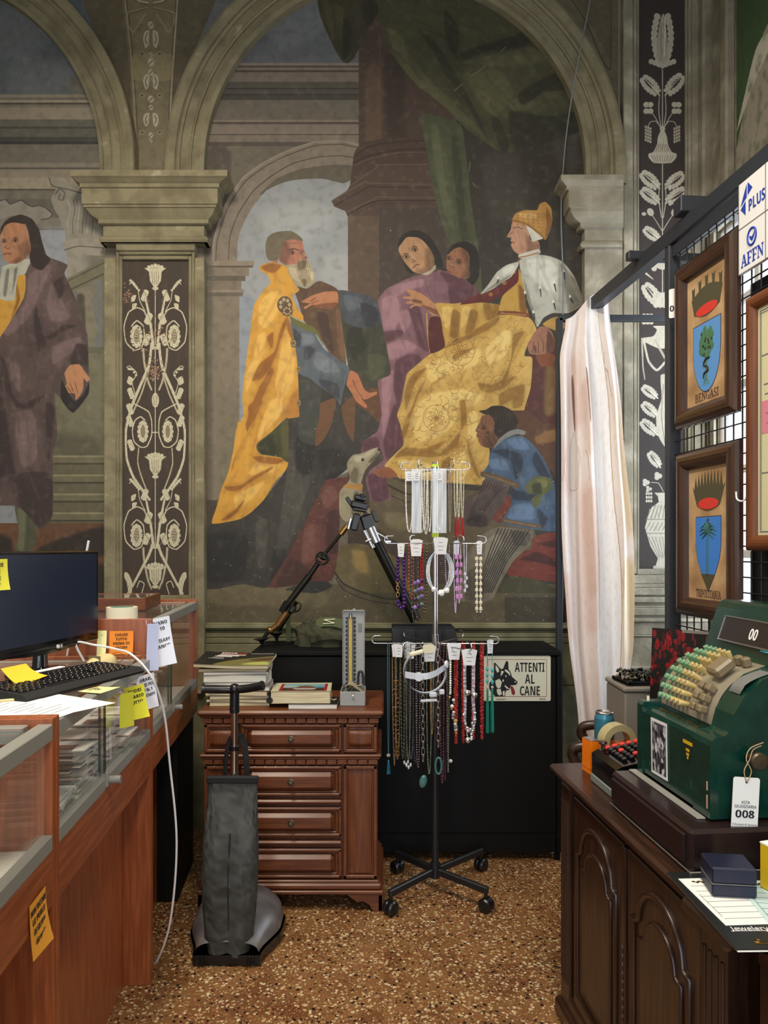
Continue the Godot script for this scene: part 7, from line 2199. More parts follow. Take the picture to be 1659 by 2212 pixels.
		if q[0] == 992: card(n,Vector3(-0.02,-0.02,0.02),0.04,0.06,0.5)
	n = thing("bracelet", "pale stone and crystal bracelet at the right of the middle tier", "bracelet",hook_at(1034,1,0.0),-0.25, "necklaces on the middle tier")
	m = Msh.new()
	for s in [-1.0,1.0]:
		for j in 9:
			m.tint(218,208,178)
			m.box(Vector3(s * 0.009,-0.068 - j * 0.027,0.002 * s),Vector3(0.013,0.0185,0.01),0.004)
			m.tint(196,192,186)
			m.ball(Vector3(s * 0.008,-0.082 - j * 0.027,0.002 * s),Vector3(0.004,0.004,0.004))
	part(n, "stones",m,shine)
	card(n,Vector3(0.004,-0.02,0.01),0.03,0.058,-0.4)
	# --- bottom tier
	var low := [[852, "gold tangled chain necklace with drops on the bottom tier",0.53,0.02,0.0,[[178,140,84],[150,116,66],[120,120,112]],0.0022],[859, "gold ring chain necklace at the left of the bottom tier",0.5,0.022,0.01,[[190,152,96],[96,84,60]],0.002],[870, "dark green crystal necklace on the bottom tier",0.5,0.016,0.0,[[40,46,40],[74,80,66],[120,122,104]],0.0028],[876, "olive bead necklace on the bottom tier",0.51,0.02,-0.02,[[84,84,58],[56,58,44]],0.0026],[882, "grey-green bead necklace on the bottom tier",0.5,0.02,0.02,[[96,100,86],[120,124,108]],0.0026],[888, "smoky crystal necklace on the bottom tier",0.51,0.018,-0.03,[[110,108,104],[70,66,70]],0.0028],[897, "dark purple crystal necklace behind the headband",0.52,0.018,-0.01,[[54,30,44],[90,70,82]],0.0028],[903, "black sparkling bead necklace behind the headband",0.53,0.016,0.03,[[26,22,26],[150,146,150]],0.0026],[927, "pale green bead necklace in the middle of the bottom tier",0.55,0.022,0.05,[[140,152,134],[92,104,92]],0.0024],[933, "gold link strand next to the pale green beads",0.38,0.012,0.06,[[190,156,100],[150,120,70]],0.0022],[955, "long maroon crystal necklace on the bottom tier",0.6,0.014,0.02,[[72,30,42],[104,62,70]],0.0032],[961, "plum crystal necklace beside the maroon one",0.6,0.014,-0.02,[[84,38,50],[56,26,36]],0.0032],[968, "silver-grey crystal necklace right of the maroon ones",0.56,0.014,0.0,[[130,130,118],[92,92,84]],0.003]]
	for q in low:
		n = thing("necklace",q[1], "necklace",hook_at(q[0],2,q[4]),0.3 * r.randfn(), "necklaces on the bottom tier")
		m = Msh.new()
		beads(m,loop_path(q[2],q[3]),q[6],q[5],r,0.2,6)
		part(n, "strand",m,shine)
		if q[0] == 852 or q[0] == 859:
			m = Msh.new()
			m.tint(188,148,92)
			for j in 9:
				var cc := Vector3(0.006 * r.randfn(),-0.17 - j * 0.038,0.006)
				var pr := []
				for i in 15: pr.append(cc + Vector3(cos(TAU * i / 14) * (0.008 + 0.004 * r.randf() * 0.2),sin(TAU * i / 14) * 0.013,0.004 * sin(TAU * i / 14)))
				m.tube(pr,0.0011,5,-1,false)
			part(n, "gold_rings",m,metal)
			card(n,Vector3(0,-0.03,0.016),0.04,0.055,-0.4)
		if q[0] == 927 or q[0] == 888: card(n,Vector3(0.0,-0.034,0.02),0.06,0.07,0.2)
		if q[0] == 876 or q[0] == 882:
			m = Msh.new()
			m.tint(206,204,214)
			for j in 3: m.ball(Vector3(-0.008 + j * 0.009,-0.52 - (j % 2) * 0.01,0.004),Vector3(0.005,0.009,0.005))
			part(n, "drops",m,shine)
	# teal cord with a blue tassel
	n = thing("necklace", "thin teal cord with a bright blue tassel, leftmost on the bottom tier", "necklace",hook_at(839,2,0.0),0.0, "necklaces on the bottom tier")
	m = Msh.new()
	m.tint(64,110,124)
	m.tube(loop_path(0.49,0.007,20),0.0016,5)
	m.tint(190,176,182)
	m.ball(Vector3(0,-0.485,0),Vector3(0.009,0.008,0.004))
	part(n, "cord",m,M.vc)
	m = Msh.new()
	tassel(m,Vector3(0,-0.51,0),0.058,0.0065,[40,140,170],r,18)
	part(n, "tassel",m,M.vc)
	# silver chains with pendants
	for q in [[913, "silver oval link chain with a teal disc pendant",0.5,0.02,0.115],[946, "silver oval link chain with a green stone ring pendant",0.46,0.014,0.1]]:
		n = thing("necklace",q[1], "necklace",hook_at(q[0],2,q[4]),0.0, "necklaces on the bottom tier")
		m = Msh.new()
		m.tint(176,168,156)
		links(m,[Vector3(0,0,0),Vector3(0.002,-q[2],0.004)],0.034,0.012,0.0017)
		part(n, "chain",m,metal)
		m = Msh.new()
		m.tint(66,108,108)
		if q[0] == 913:
			m.ball(Vector3(0.002,-0.56,0.004),Vector3(0.016,0.028,0.005),18,10,Basis(Vector3(0,0,1),-0.2))
		else:
			var pr := []
			for i in 25: pr.append(Vector3(0.002 + cos(TAU * i / 24) * 0.0125,-0.5 + sin(TAU * i / 24) * 0.034,0.004))
			m.tube(pr,0.0048,8,-1,false)
		part(n, "pendant",m,shine)
	# pearl and gold, coral, silver, turquoise
	n = thing("necklace", "pearl and gold cluster necklace on the right half of the bottom tier", "necklace",hook_at(973,2,0.1),0.0, "necklaces on the bottom tier")
	m = Msh.new()
	beads(m,[Vector3(0,-0.05,0),Vector3(0.0,-0.2,0)],0.0048,[[232,226,210]],r,0.1,9)
	for i in 14:
		var c: Array = [[232,226,210],[190,150,90],[214,210,204],[120,120,118]][i % 4]
		m.tint(c[0],c[1],c[2])
		var rr := r.randf_range(0.004,0.0095)
		m.ball(Vector3(0.002 + i * 0.0018 + r.randfn() * 0.005,-0.2 - i * 0.0125,0.006 + r.randfn() * 0.004),Vector3(rr,rr,rr),9,7)
	part(n, "beads",m,shine)
	card(n,Vector3(0.014,-0.02,0.012),0.06,0.07,-0.15)
	for q in [[985, "short coral branch necklace left of the silver beads",0.42,0.05],[1001, "looped coral branch necklace behind the silver beads",0.43,0.0],[1022, "coral branch necklace under the right-hand card",0.42,-0.02],[1041, "long coral branch necklace left of the turquoise tassels",0.415,0.0]]:
		n = thing("necklace",q[1], "necklace",hook_at(q[0],2,q[3]),0.0, "coral necklaces on the bottom tier")
		m = Msh.new()
		var pp := loop_path(q[2],0.008)
		for p in walk(pp,0.0034):
			var k := r.randf_range(0.75,1.15)
			m.tint(198 * k,58 * k,54 * k)
			var d := Vector3(r.randfn(),r.randfn() * 0.5,r.randfn()).normalized()
			m.cyl(p - d * 0.006,p + d * 0.007,0.0022,0.0012,5)
		part(n, "coral",m,M.vc_gloss)
	n = thing("necklace", "silver bead cluster necklace in front of the coral strings", "necklace",hook_at(1013,2,0.21),0.0, "necklaces on the bottom tier")
	m = Msh.new()
	for s in [-1.0,1.0]:
		for j in 3: beads(m,[Vector3(s * 0.018 + j * 0.004 - 0.004,-0.055,j * 0.004),Vector3(s * 0.016 + j * 0.004 - 0.004,-0.2,j * 0.004),Vector3(s * 0.02 + j * 0.003,-0.29,j * 0.003),Vector3(s * 0.004,-0.36 - 0.006 * j,0.002)],0.0026,[[206,206,216],[176,176,190],[226,224,232]],r,0.25,6)
	for i in 26:
		m.tint(214,212,214)
		var rr := r.randf_range(0.004,0.0085)
		var a := r.randf_range(0.15,0.85) * PI
		m.ball(Vector3(-cos(a) * 0.026,-0.2 - 0.17 * sin(a) * r.randf_range(0.6,1.0),0.01 + r.randfn() * 0.003),Vector3(rr,rr,rr),9,7)
	for e in [[-0.008,-0.17],[0.02,-0.18],[-0.006,-0.36]]:
		m.tint(206,202,194)
		m.ball(Vector3(e[0],e[1],0.018),Vector3(0.012,0.012,0.007),14,8)
	part(n, "beads",m,metal)
	card(n,Vector3(0.0,-0.028,0.012),0.064,0.066,-0.1)
	n = thing("necklace", "turquoise bead necklace with two green tassels at the far right", "necklace",hook_at(1058,2,0.0),0.1, "necklaces on the bottom tier")
	m = Msh.new()
	for s in [-1.0,1.0]:
		beads(m,[Vector3(s * 0.011,-0.035,0),Vector3(s * 0.011,-0.08,0)],0.0018,[[60,150,150]],r)
		m.tint(150,130,110)
		m.cyl(Vector3(s * 0.011,-0.08,0),Vector3(s * 0.011,-0.1,0),0.0012,-1,5)
		for j in 3:
			m.tint(64,164,168)
			m.ball(Vector3(s * 0.011,-0.112 - j * 0.026 - (0.006 if s > 0 else 0.0),0),Vector3(0.0062,0.011,0.0062),12,8)
		m.tint(176,172,164)
		m.ball(Vector3(s * 0.011,-0.192,0),Vector3(0.006,0.007,0.006))
	part(n, "beads",m,shine)
	m = Msh.new()
	for s in [-1.0,1.0]: tassel(m,Vector3(s * 0.0105,-0.205,0),0.185,0.0075,[20,132,112],r,22)
	part(n, "tassels",m,M.vc)
	card(n,Vector3(0,-0.014,0.008),0.034,0.06,0.35)
	# white headband of a loupe hanging in front
	n = thing("loupe_headband", "white plastic headband of a head loupe hanging on the rack", "headband",hook_at(918,2,0.2),0.12)
	m = Msh.new()
	m.sheet(48,2,func(u: float,v: float) -> Vector3:
		var a := u * TAU
		return Vector3(cos(a) * 0.086,-0.09 + sin(a) * 0.088,(v - 0.5) * 0.022 + 0.012 * cos(a)))
	m.sheet(48,2,func(u: float,v: float) -> Vector3:
		var a := u * TAU
		return Vector3(cos(a) * 0.082,-0.09 + sin(a) * 0.084,(0.5 - v) * 0.022 + 0.012 * cos(a)))
	part(n, "band",m,M.headband_white if M.has("headband_white") else mat("headband_white",K(206,212,222),0.4))
	m = Msh.new()
	m.sheet(20,3,func(u: float,v: float) -> Vector3: return Vector3((u - 0.5) * 0.166,-0.098 + 0.03 * u - 0.012 * sin(u * PI) + (v - 0.5) * 0.026,0.01 + 0.06 * sin(u * PI)))
	part(n, "cross_strap",m,M.headband_white)
	m = Msh.new()
	m.cyl(Vector3(-0.036,-0.098,0.058),Vector3(-0.038,-0.098,0.074),0.017,-1,20); m.cyl(Vector3(0.082,-0.06,0.01),Vector3(0.09,-0.06,0.014),0.015,-1,18)
	part(n, "adjuster_knob",m,M.headband_white)
	m = Msh.new()
	m.prism(round_rect(0.05,0.034,0.01),Transform3D(Basis(Vector3.UP,0.2),Vector3(0.012,0.006,0.02)),0.004)
	m.box(Vector3(-0.036,-0.012,0.012),Vector3(0.06,0.018,0.012),0.005,Basis(Vector3(0,0,1),0.25))
	part(n, "brow_pad",m,M.cream)
	m = Msh.new()
	m.box(Vector3(0.03,-0.18,0.016),Vector3(0.03,0.02,0.02),0.004); m.cyl(Vector3(-0.02,-0.205,0.016),Vector3(0.045,-0.203,0.016),0.006,-1,12); m.box(Vector3(0.066,-0.17,0.016),Vector3(0.02,0.02,0.016),0.003)
	part(n, "lens_clip",m,M.headband_white)

# ---------------------------------------------------------------- drape, rail and wire grid on the right
const GX := 1.422
const GS := 0.106

func grid_pt(d: float,y: float,off := 0.0) -> Vector3:
	# on the plane of the wire grid, d metres ahead; off moves towards the aisle
	return Vector3(GX - GS * d,y,-d) + Vector3(-0.994,0,0.106) * off

func drape_and_grid() -> void:
	# ---- cloth
	var p := Painter.new(0,0,320,1000,1.6,K(224,214,210))
	var r := RandomNumberGenerator.new()
	r.seed = 15
	var all := [0,0,320,0,320,1000,0,1000]
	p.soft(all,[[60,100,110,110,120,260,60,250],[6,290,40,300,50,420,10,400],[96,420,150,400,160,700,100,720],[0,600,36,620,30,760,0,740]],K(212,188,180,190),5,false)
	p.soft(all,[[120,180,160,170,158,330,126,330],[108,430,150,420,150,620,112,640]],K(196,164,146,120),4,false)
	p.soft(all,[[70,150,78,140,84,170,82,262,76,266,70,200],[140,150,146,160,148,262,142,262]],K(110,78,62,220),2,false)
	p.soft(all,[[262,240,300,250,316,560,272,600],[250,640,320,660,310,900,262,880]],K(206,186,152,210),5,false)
	for i in 16:
		var c := Vector2(r.randf() * 160 + (160 if i % 2 else 0),r.randf() * 1000)
		p.line([c.x,c.y,c.x + r.randf_range(-12,12),c.y + r.randf_range(10,40),c.x + r.randf_range(-18,18),c.y + r.randf_range(40,90)],1.1,K(160,124,104))
	p.poly([76,266,54,304,46,400,92,396,94,330],K(214,206,200)); p.line([76,266,54,304,46,400,92,396,94,330,80,266],1.0,K(160,124,104))
	# plain white back of the cloth where it turns over
	p.poly([172,0,236,0,246,250,240,500,250,760,240,1000,132,1000,150,820,172,560,172,300],K(236,237,240),false)
	p.line([172,0,172,300,172,560,150,820,132,1000],2.0,K(176,150,120)); p.line([236,0,246,250,240,500,250,760,240,1000],2.0,K(170,146,112))
	p.speckle(63,0.1,K(150,120,104),0.55,0.95,0.2)
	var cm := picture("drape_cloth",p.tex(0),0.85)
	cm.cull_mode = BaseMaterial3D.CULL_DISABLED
	var m := Msh.new()
	var D := 3.62
	m.sheet(72,60,func(u: float,v: float) -> Vector3:
		var xl := lerpf(1222,1208,smoothstep(0.0,0.1,v)) + 10.0 * smoothstep(0.45,0.75,v) + 24.0 * smoothstep(0.7,1.0,v)
		var xr := lerpf(1316,1344,smoothstep(0.0,0.3,v)) + 21.0 * smoothstep(0.2,0.6,v) - 14.0 * smoothstep(0.85,1.0,v)
		var y0 := lerpf(690,634,smoothstep(0.0,0.72,u)) + 14.0 * smoothstep(0.75,1.0,u)
		var y1 := lerpf(1600,1632,smoothstep(0.0,0.3,u)) - 120.0 * smoothstep(0.45,1.0,u)
		var fold := 0.030 * sin(u * 17.0 + 0.6 * sin(v * 3.0)) + 0.014 * sin(u * 31.0 + v * 2.0)
		var b := at(lerpf(xl,xr,u),lerpf(y0,y1,v),D)
		return b + Vector3(0.006 * sin(v * 9.0 + u * 20.0) * v,0,fold * (0.25 + 0.75 * smoothstep(0.0,0.25,v)) + 0.05 * v + 0.012 * sin(v * 12.0) * smoothstep(0.55,0.75,u)))
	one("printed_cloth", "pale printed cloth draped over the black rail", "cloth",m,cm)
	# ---- black rail frame
	var n := thing("black_rail_frame", "black steel tube frame with a long beam running towards the camera", "frame",grid_pt(3.6,0))
	var o := n.position
	m = Msh.new()
	m.bar(grid_pt(3.64,2.69) - o,grid_pt(1.7,2.69) - o,0.05,0.06,0.003)
	part(n, "beam",m,M.steel_blue if M.has("steel_blue") else mat("steel_blue",K(44,48,56),0.45))
	m = Msh.new()
	m.bar(at(1207,688,3.66) - o,at(1470,688,3.66) - o,0.03,0.03,0.002)
	part(n, "cross_rail",m,M.steel_blue)
	m = Msh.new()
	var fp := at(1208,688,3.66)
	m.bar(Vector3(fp.x,0,fp.z) - o,fp - o,0.03,0.03,0.002,Vector3(0,0,1))
	part(n, "post",m,M.steel_blue)
	m = Msh.new()
	m.bar(grid_pt(2.87,0) - o,grid_pt(2.87,2.66) - o,0.045,0.045,0.003,Vector3(0,0,1))
	part(n, "post",m,M.steel_blue)
	for q in [[3.12,2.72,0.07,0.036],[2.74,2.755,0.05,0.06]]:
		m = Msh.new()
		m.bar(grid_pt(q[0],q[1] + 0.0,q[2]) - o,grid_pt(q[0],q[1],-0.25) - o,q[3],q[3],0.003)
		part(n, "stub_tube",m,M.steel_blue)
	# ---- wire grid with frame
	n = thing("wire_grid_panel", "black wire grid panel hung with framed pictures", "grid panel",grid_pt(2.85,0))
	o = n.position
	var gm := M.black_metal as Material
	for y in [2.63,0.86]: part(n, "rail",Msh.new().bar(grid_pt(2.84,y) - o,grid_pt(1.75,y) - o,0.03,0.045,0.002),M.steel_blue)
	var k := 0
	var d := 2.81
	while d > 1.8:
		m = Msh.new()
		m.cyl(grid_pt(d,0.87) - o,grid_pt(d,2.625) - o,0.0026,-1,6)
		part(n, "wire",m,gm)
		d -= 0.05
	for i in 35:
		m = Msh.new()
		m.cyl(grid_pt(2.84,0.9 + i * 0.05,0.005) - o,grid_pt(1.78,0.9 + i * 0.05,0.005) - o,0.0026,-1,6)
		part(n, "wire",m,gm)
	# dark board behind the grid
	m = Msh.new()
	m.bar(grid_pt(2.43,1.71,-0.045),grid_pt(1.8,1.71,-0.045),0.012,1.3,0.002)
	one("black_backboard", "matt black board standing behind the wire grid", "board",m,M.black_matt)

func framed(label: String,d: float,y: float,w: float,h: float,rail: float,wood_key: String) -> Node3D:
	# a picture frame hung on the grid; its picture looks along its own +z, +x runs towards the camera
	var n := thing("picture_frame",label, "picture",grid_pt(d,y,0.012),deg_to_rad(-83.95))
	var pr := PackedVector2Array()
	for i in 9:
		var a := PI * i / 8.0
		pr.append(Vector2(rail * 0.5 - cos(a) * rail * 0.5,0.004 + sin(a) * rail * 0.45))
	for s in 4:
		var c := [Vector3(-w / 2,-h / 2,0),Vector3(w / 2,-h / 2,0),Vector3(w / 2,h / 2,0),Vector3(-w / 2,h / 2,0)]
		var ins := [Vector3(1,1,0),Vector3(-1,1,0),Vector3(-1,-1,0),Vector3(1,-1,0)]
		var m := Msh.new()
		var b := (s + 1) % 4
		m.sweep(pr,[c[s],c[b]],[ins[s],ins[b]],[Vector3(0,0,1),Vector3(0,0,1)])
		part(n, "moulding",m,M[wood_key + ("_x" if s % 2 == 0 else "_y")])
	return n

func flat(n: Node3D,called: String,pts: Array,z: float,mt: Material,th := 0.0006) -> MeshInstance3D:
	var q := PackedVector2Array()
	for i in range(0,pts.size(),2): q.append(Vector2(pts[i],pts[i + 1]))
	return part(n,called,Msh.new().prism(q,Transform3D(Basis(),Vector3(0,0,z)),th),mt)

func grid_things() -> void:
	var tan_m := mat("tan_board",Color.WHITE,0.75)
	tri_map(tan_m,noise_tex(111,0.012,[[0.0,K(150,116,78)],[0.5,K(182,146,104)],[1.0,K(204,172,132)]],5,256),Vector3(2,2,2))
	var red := mat("crown_red",K(214,58,50),0.6)
	var olive := mat("crown_olive",K(78,74,52),0.7)
	var blue := mat("shield_blue",K(92,150,214),0.6)
	var blue2 := mat("shield_blue_deep",K(64,128,214),0.6)
	var green := mat("tree_green",K(72,120,84),0.7)
	var trunk := mat("serpent_brown",K(48,42,32),0.7)
	var edge := mat("shield_edge",K(58,34,40),0.7)
	# ---- BENGASI
	var n := framed("dark framed coat of arms lettered BENGASI with tree and crown",2.59,2.235,0.40,0.60,0.07, "frame")
	flat(n, "board",[-0.14,-0.24,0.14,-0.24,0.14,0.24,-0.14,0.24],0.008,tan_m,0.004)
	var cr := [-0.082,0.092,-0.1,0.15]
	for i in 13: cr.append_array([-0.1 + 0.2 * i / 12.0,0.152 + 0.028 * sin(PI * i / 12.0)])
	cr.append_array([0.082,0.092])
	for i in 7: cr.append_array([0.07 - 0.14 * i / 6.0,0.088 - 0.016 * sin(PI * i / 6.0)])
	flat(n, "crown",cr,0.0088,olive)
	var m: Msh
	for i in 5:
		var x := -0.088 + i * 0.044
		m = Msh.new()
		m.prism(PackedVector2Array([Vector2(x - 0.007,0.155 + 0.02 * sin(PI * i / 4.0)),Vector2(x + 0.007,0.155 + 0.02 * sin(PI * i / 4.0)),Vector2(x + 0.01,0.195 + 0.02 * sin(PI * i / 4.0)),Vector2(x,0.188 + 0.02 * sin(PI * i / 4.0)),Vector2(x - 0.01,0.195 + 0.02 * sin(PI * i / 4.0))]),Transform3D(Basis(),Vector3(0,0,0.0089)),0.0006)
		part(n, "crown_tower",m,olive)
	var el := []
	for i in 20: el.append_array([cos(TAU * i / 20) * 0.07,0.096 + sin(TAU * i / 20) * 0.019])
	flat(n, "crown_lining",el,0.0094,red)
	var sh := [-0.09,0.052,0.09,0.052]
	for i in 9: sh.append_array([0.09 * cos(PI * 0.5 * i / 8.0),-0.04 - 0.155 * sin(PI * 0.5 * i / 8.0)])
	for i in range(7,-1,-1): sh.append_array([-0.09 * cos(PI * 0.5 * i / 8.0),-0.04 - 0.155 * sin(PI * 0.5 * i / 8.0)])
	flat(n, "shield_border",sh,0.0087,edge)
	var sh2 := []
	for i in range(0,sh.size(),2): sh2.append_array([sh[i] * 0.97,-0.07 + (sh[i + 1] + 0.07) * 0.975])
	flat(n, "shield",sh2,0.0092,blue)
	var rr := RandomNumberGenerator.new()
	rr.seed = 8
	m = Msh.new()
	for i in 60:
		var a := rr.randf() * TAU
		var q := sqrt(rr.randf())
		m.ball(Vector3(cos(a) * 0.042 * q,-0.022 + sin(a) * 0.05 * q,0.0095),Vector3(0.012,0.012,0.0008),8,4)
	m.box(Vector3(0,-0.1,0.0095),Vector3(0.008,0.09,0.001))
	for s in [-1.0,0.0,1.0]: m.tube([Vector3(0,-0.145,0.0095),Vector3(s * 0.012,-0.156,0.0095),Vector3(s * 0.016,-0.168,0.0095)],0.002,5)
	part(n, "tree",m,green)
	m = Msh.new()
	for i in 12: m.ball(Vector3(rr.randf_range(-0.035,0.035),-0.022 + rr.randf_range(-0.04,0.04),0.0102),Vector3(0.005,0.006,0.0007),8,4)
	m.tube(curve3([Vector3(0.022,-0.078,0.0105),Vector3(-0.004,-0.082,0.0105),Vector3(-0.016,-0.098,0.0105),Vector3(0.006,-0.108,0.0105),Vector3(0.012,-0.122,0.0105),Vector3(-0.012,-0.128,0.0105),Vector3(-0.016,-0.144,0.0105)],6),0.0036,6)
	part(n, "serpent",m,trunk)
	words(n, "BENGASI",0.028,edge,Transform3D(Basis(),Vector3(0,-0.208,0.0086)), "Droid Serif",400, "lettering",0.9)
	# ---- TRIPOLITANIA
	n = framed("dark framed coat of arms with a palm, lettered TRIPOLITANIA",2.58,1.545,0.40,0.60,0.07, "frame")
	flat(n, "board",[-0.14,-0.24,0.14,-0.24,0.14,0.24,-0.14,0.24],0.008,tan_m,0.004)
	cr = [-0.075,0.1,-0.105,0.17]
	for i in 9: cr.append_array([-0.092 + 0.184 * (i + 0.0) / 9.0,0.155 + 0.012 * sin(PI * i / 9.0),-0.092 + 0.184 * (i + 0.5) / 9.0,0.2 + 0.02 * sin(PI * i / 9.0)])
	cr.append_array([0.092,0.158,0.105,0.17,0.075,0.1])
	for i in 7: cr.append_array([0.066 - 0.132 * i / 6.0,0.094 - 0.016 * sin(PI * i / 6.0)])
	flat(n, "crown",cr,0.0088,olive)
	el = []
	for i in 20: el.append_array([cos(TAU * i / 20) * 0.066,0.104 + sin(TAU * i / 20) * 0.02])
	flat(n, "crown_lining",el,0.0094,red)
	sh = [-0.082,0.06,0.082,0.06,0.082,-0.02]
	for i in 6: sh.append_array([0.08 * (1.0 - pow(i / 6.0,1.6)),-0.05 - 0.15 * i / 6.0])
	sh.append_array([0.0,-0.205])
	for i in range(5,-1,-1): sh.append_array([-0.08 * (1.0 - pow(i / 6.0,1.6)),-0.05 - 0.15 * i / 6.0])
	sh.append_array([-0.082,-0.02])
	flat(n, "shield_border",sh,0.0087,edge)
	sh2 = []
	for i in range(0,sh.size(),2): sh2.append_array([sh[i] * 0.97,-0.07 + (sh[i + 1] + 0.07) * 0.98])
	flat(n, "shield",sh2,0.0092,blue2)
	flat(n, "shield_point",[-0.045,-0.142,0.045,-0.142,0.0,-0.2],0.0098,olive)
	m = Msh.new()
	m.cyl(Vector3(0,-0.142,0.0098),Vector3(0,0.006,0.0098),0.0045,0.003,8)
	for i in 11:
		var a := PI * (-0.25 + 1.5 * i / 10.0)
		var dd := Vector3(cos(a),sin(a) * 0.8,0)
		var fr := [Vector3(0,0.008,0.01),Vector3(dd.x * 0.03,0.012 + dd.y * 0.034,0.01),Vector3(dd.x * 0.055,0.002 + dd.y * 0.036,0.01)]
		m.tube(curve3(fr,4),0.0045,6,0.001)
	part(n, "palm",m,mat("palm_green",K(58,104,96),0.7))
	m = Msh.new()
	for i in 5: m.tube([Vector3(0,0.046,0.0102),Vector3(cos(TAU * i / 5 + PI / 2) * 0.008,0.046 + sin(TAU * i / 5 + PI / 2) * 0.009,0.0102)],0.0016,5)
	part(n, "star",m,olive)
	words(n, "TRIPOLITANIA",0.026,edge,Transform3D(Basis(),Vector3(0,-0.212,0.0086)), "Droid Serif",400, "lettering",0.62)
	# ---- framed certificate at the right edge
	n = framed("reddish framed certificate at the right edge of the grid",2.13,1.885,0.44,0.80,0.05, "walnut")
	flat(n, "mat_board",[-0.17,-0.36,0.17,-0.36,0.17,0.36,-0.17,0.36],0.006,mat("certificate",K(206,200,160),0.8),0.003)
	m = Msh.new()
	for q in [[0,0.34,0.32,0.003],[0,-0.34,0.32,0.003],[-0.158,0,0.003,0.68],[0.158,0,0.003,0.68],[0,0.332,0.31,0.0015],[-0.152,0,0.0015,0.67]]: m.box(Vector3(q[0],q[1],0.007),Vector3(q[2],q[3],0.0006))
	for i in 18: m.box(Vector3(-0.02 - (i % 4) * 0.01,0.29 - i * 0.03,0.007),Vector3(0.2 - (i % 3) * 0.03,0.003,0.0006))
	part(n, "print",m,M.ink_grey)
	flat(n, "pink_field",[-0.15,-0.04,-0.1,-0.04,-0.1,0.06,-0.15,0.06],0.0068,mat("pink_field",K(212,130,146),0.8))
	# ---- bank card signs
	n = thing("card_sign", "white sign panel with blue PLUS and AFFN marks above the frames", "sign",grid_pt(2.375,2.365,0.03),deg_to_rad(-83.95))
	m = Msh.new()
	m.box(Vector3(0.17,0.145,0),Vector3(0.34,0.29,0.01),0.001)
	part(n, "panel",m,M.white)
	m = Msh.new()
	for q in [[0.17,0.145,0.34,0.003],[0.14,0.145,0.003,0.29],[0.17,0.001,0.34,0.003],[0.001,0.145,0.003,0.29]]: m.box(Vector3(q[0],q[1],0.0055),Vector3(q[2],q[3],0.001))
	part(n, "grid_lines",m,M.grip_grey)
	var lb := mat("sign_blue",K(32,62,168),0.5)
	m = Msh.new()
	for q in [[[0.012,0.215],[0.044,0.232],[0.044,0.272]],[[0.05,0.236],[0.05,0.276],[0.074,0.25]],[[0.012,0.205],[0.038,0.222],[0.038,0.178]]]:
		var pl := PackedVector2Array()
		for e in q: pl.append(Vector2(e[0],e[1]))
		m.prism(pl,Transform3D(Basis(),Vector3(0,0,0.0062)),0.001)
	part(n, "plus_emblem",m,lb)
	words(n, "PLUS",0.036,lb,Transform3D(Basis(Vector3(0,0,1),0.02),Vector3(0.096,0.2,0.006)), "Droid Sans",700, "lettering",0.74)
	words(n, "AFFN",0.038,lb,Transform3D(Basis(),Vector3(0.072,0.036,0.006)), "Droid Serif",700, "lettering",0.8)
	m = Msh.new()
	var rp := []
	for i in 25: rp.append(Vector3(0.072 + cos(TAU * i / 24) * 0.022,0.098 + sin(TAU * i / 24) * 0.026,0.006))
	m.tube(rp,0.0035,6,-1,false)
	m.prism(PackedVector2Array([Vector2(0.058,0.105),Vector2(0.072,0.097),Vector2(0.087,0.111),Vector2(0.082,0.093),Vector2(0.072,0.083),Vector2(0.061,0.093)]),Transform3D(Basis(),Vector3(0,0,0.0062)),0.001)
	part(n, "affn_emblem",m,lb)
	# ---- lot tag on the post, S hook, wire hangers
	n = thing("lot_tag", "white lot tag beginning with 0 on the grid post", "tag",grid_pt(2.80,2.42,0.02),deg_to_rad(-30))
	m = Msh.new()
	m.prism(round_rect(0.055,0.11,0.006),Transform3D(),0.0008)
	part(n, "card",m,M.paper)
	words(n, "004",0.022,M.ink,Transform3D(Basis(),Vector3(0,-0.02,0.001)), "Droid Sans",700)
	n = thing("hook", "white S-shaped hook hanging on the wire grid", "hook",grid_pt(2.345,1.72,0.02),deg_to_rad(-84))
	m = Msh.new()
	m.tube(curve3([Vector3(-0.012,0.065,0),Vector3(-0.006,0.08,0),Vector3(0.012,0.082,0),Vector3(0.016,0.06,0),Vector3(0.006,0.01,0.004),Vector3(0.02,-0.04,0.01),Vector3(0.0,-0.075,0.016),Vector3(-0.03,-0.07,0.02),Vector3(-0.036,-0.045,0.02)],6),0.003,8)
	part(n, "bent_wire",m,M.white)
	# ---- red and black poster leaning below the frames
	var pp := Painter.new(0,0,200,160,2.0,K(16,13,14))
	for i in 260:
		var c := Vector2(rr.randf() * 200,rr.randf() * 70)
		pp.ell(c.x,c.y,rr.randf_range(1.5,5),rr.randf_range(1.5,6),K(150,20,30).lerp(K(60,8,16),rr.randf()))
	pp.rect(88,0,106,160,K(12,11,12))
	for i in 18: pp.line([rr.randf_range(70,150),rr.randf_range(80,130),rr.randf_range(70,150),rr.randf_range(70,110)],1.5,K(206,140,130))
	pp.rect(60,0,190,3,K(120,116,112))
	n = thing("poster", "glossy black and red concert poster propped under the palm picture", "poster",Vector3(at(1508,0,2.33).x,0.801,-2.33),deg_to_rad(-40))
	n.rotation.x = -0.1
	m = Msh.new()
	m.quad(Vector3(-0.16,0,0.0),Vector3(0.16,0,0.0),Vector3(0.16,0.43,0),Vector3(-0.16,0.43,0),Vector3(0,0,1))
	part(n, "print",m,picture("poster_print",pp.tex(0),0.2))
	m = Msh.new()
	m.box(Vector3(0,0.215,-0.006),Vector3(0.32,0.43,0.01))
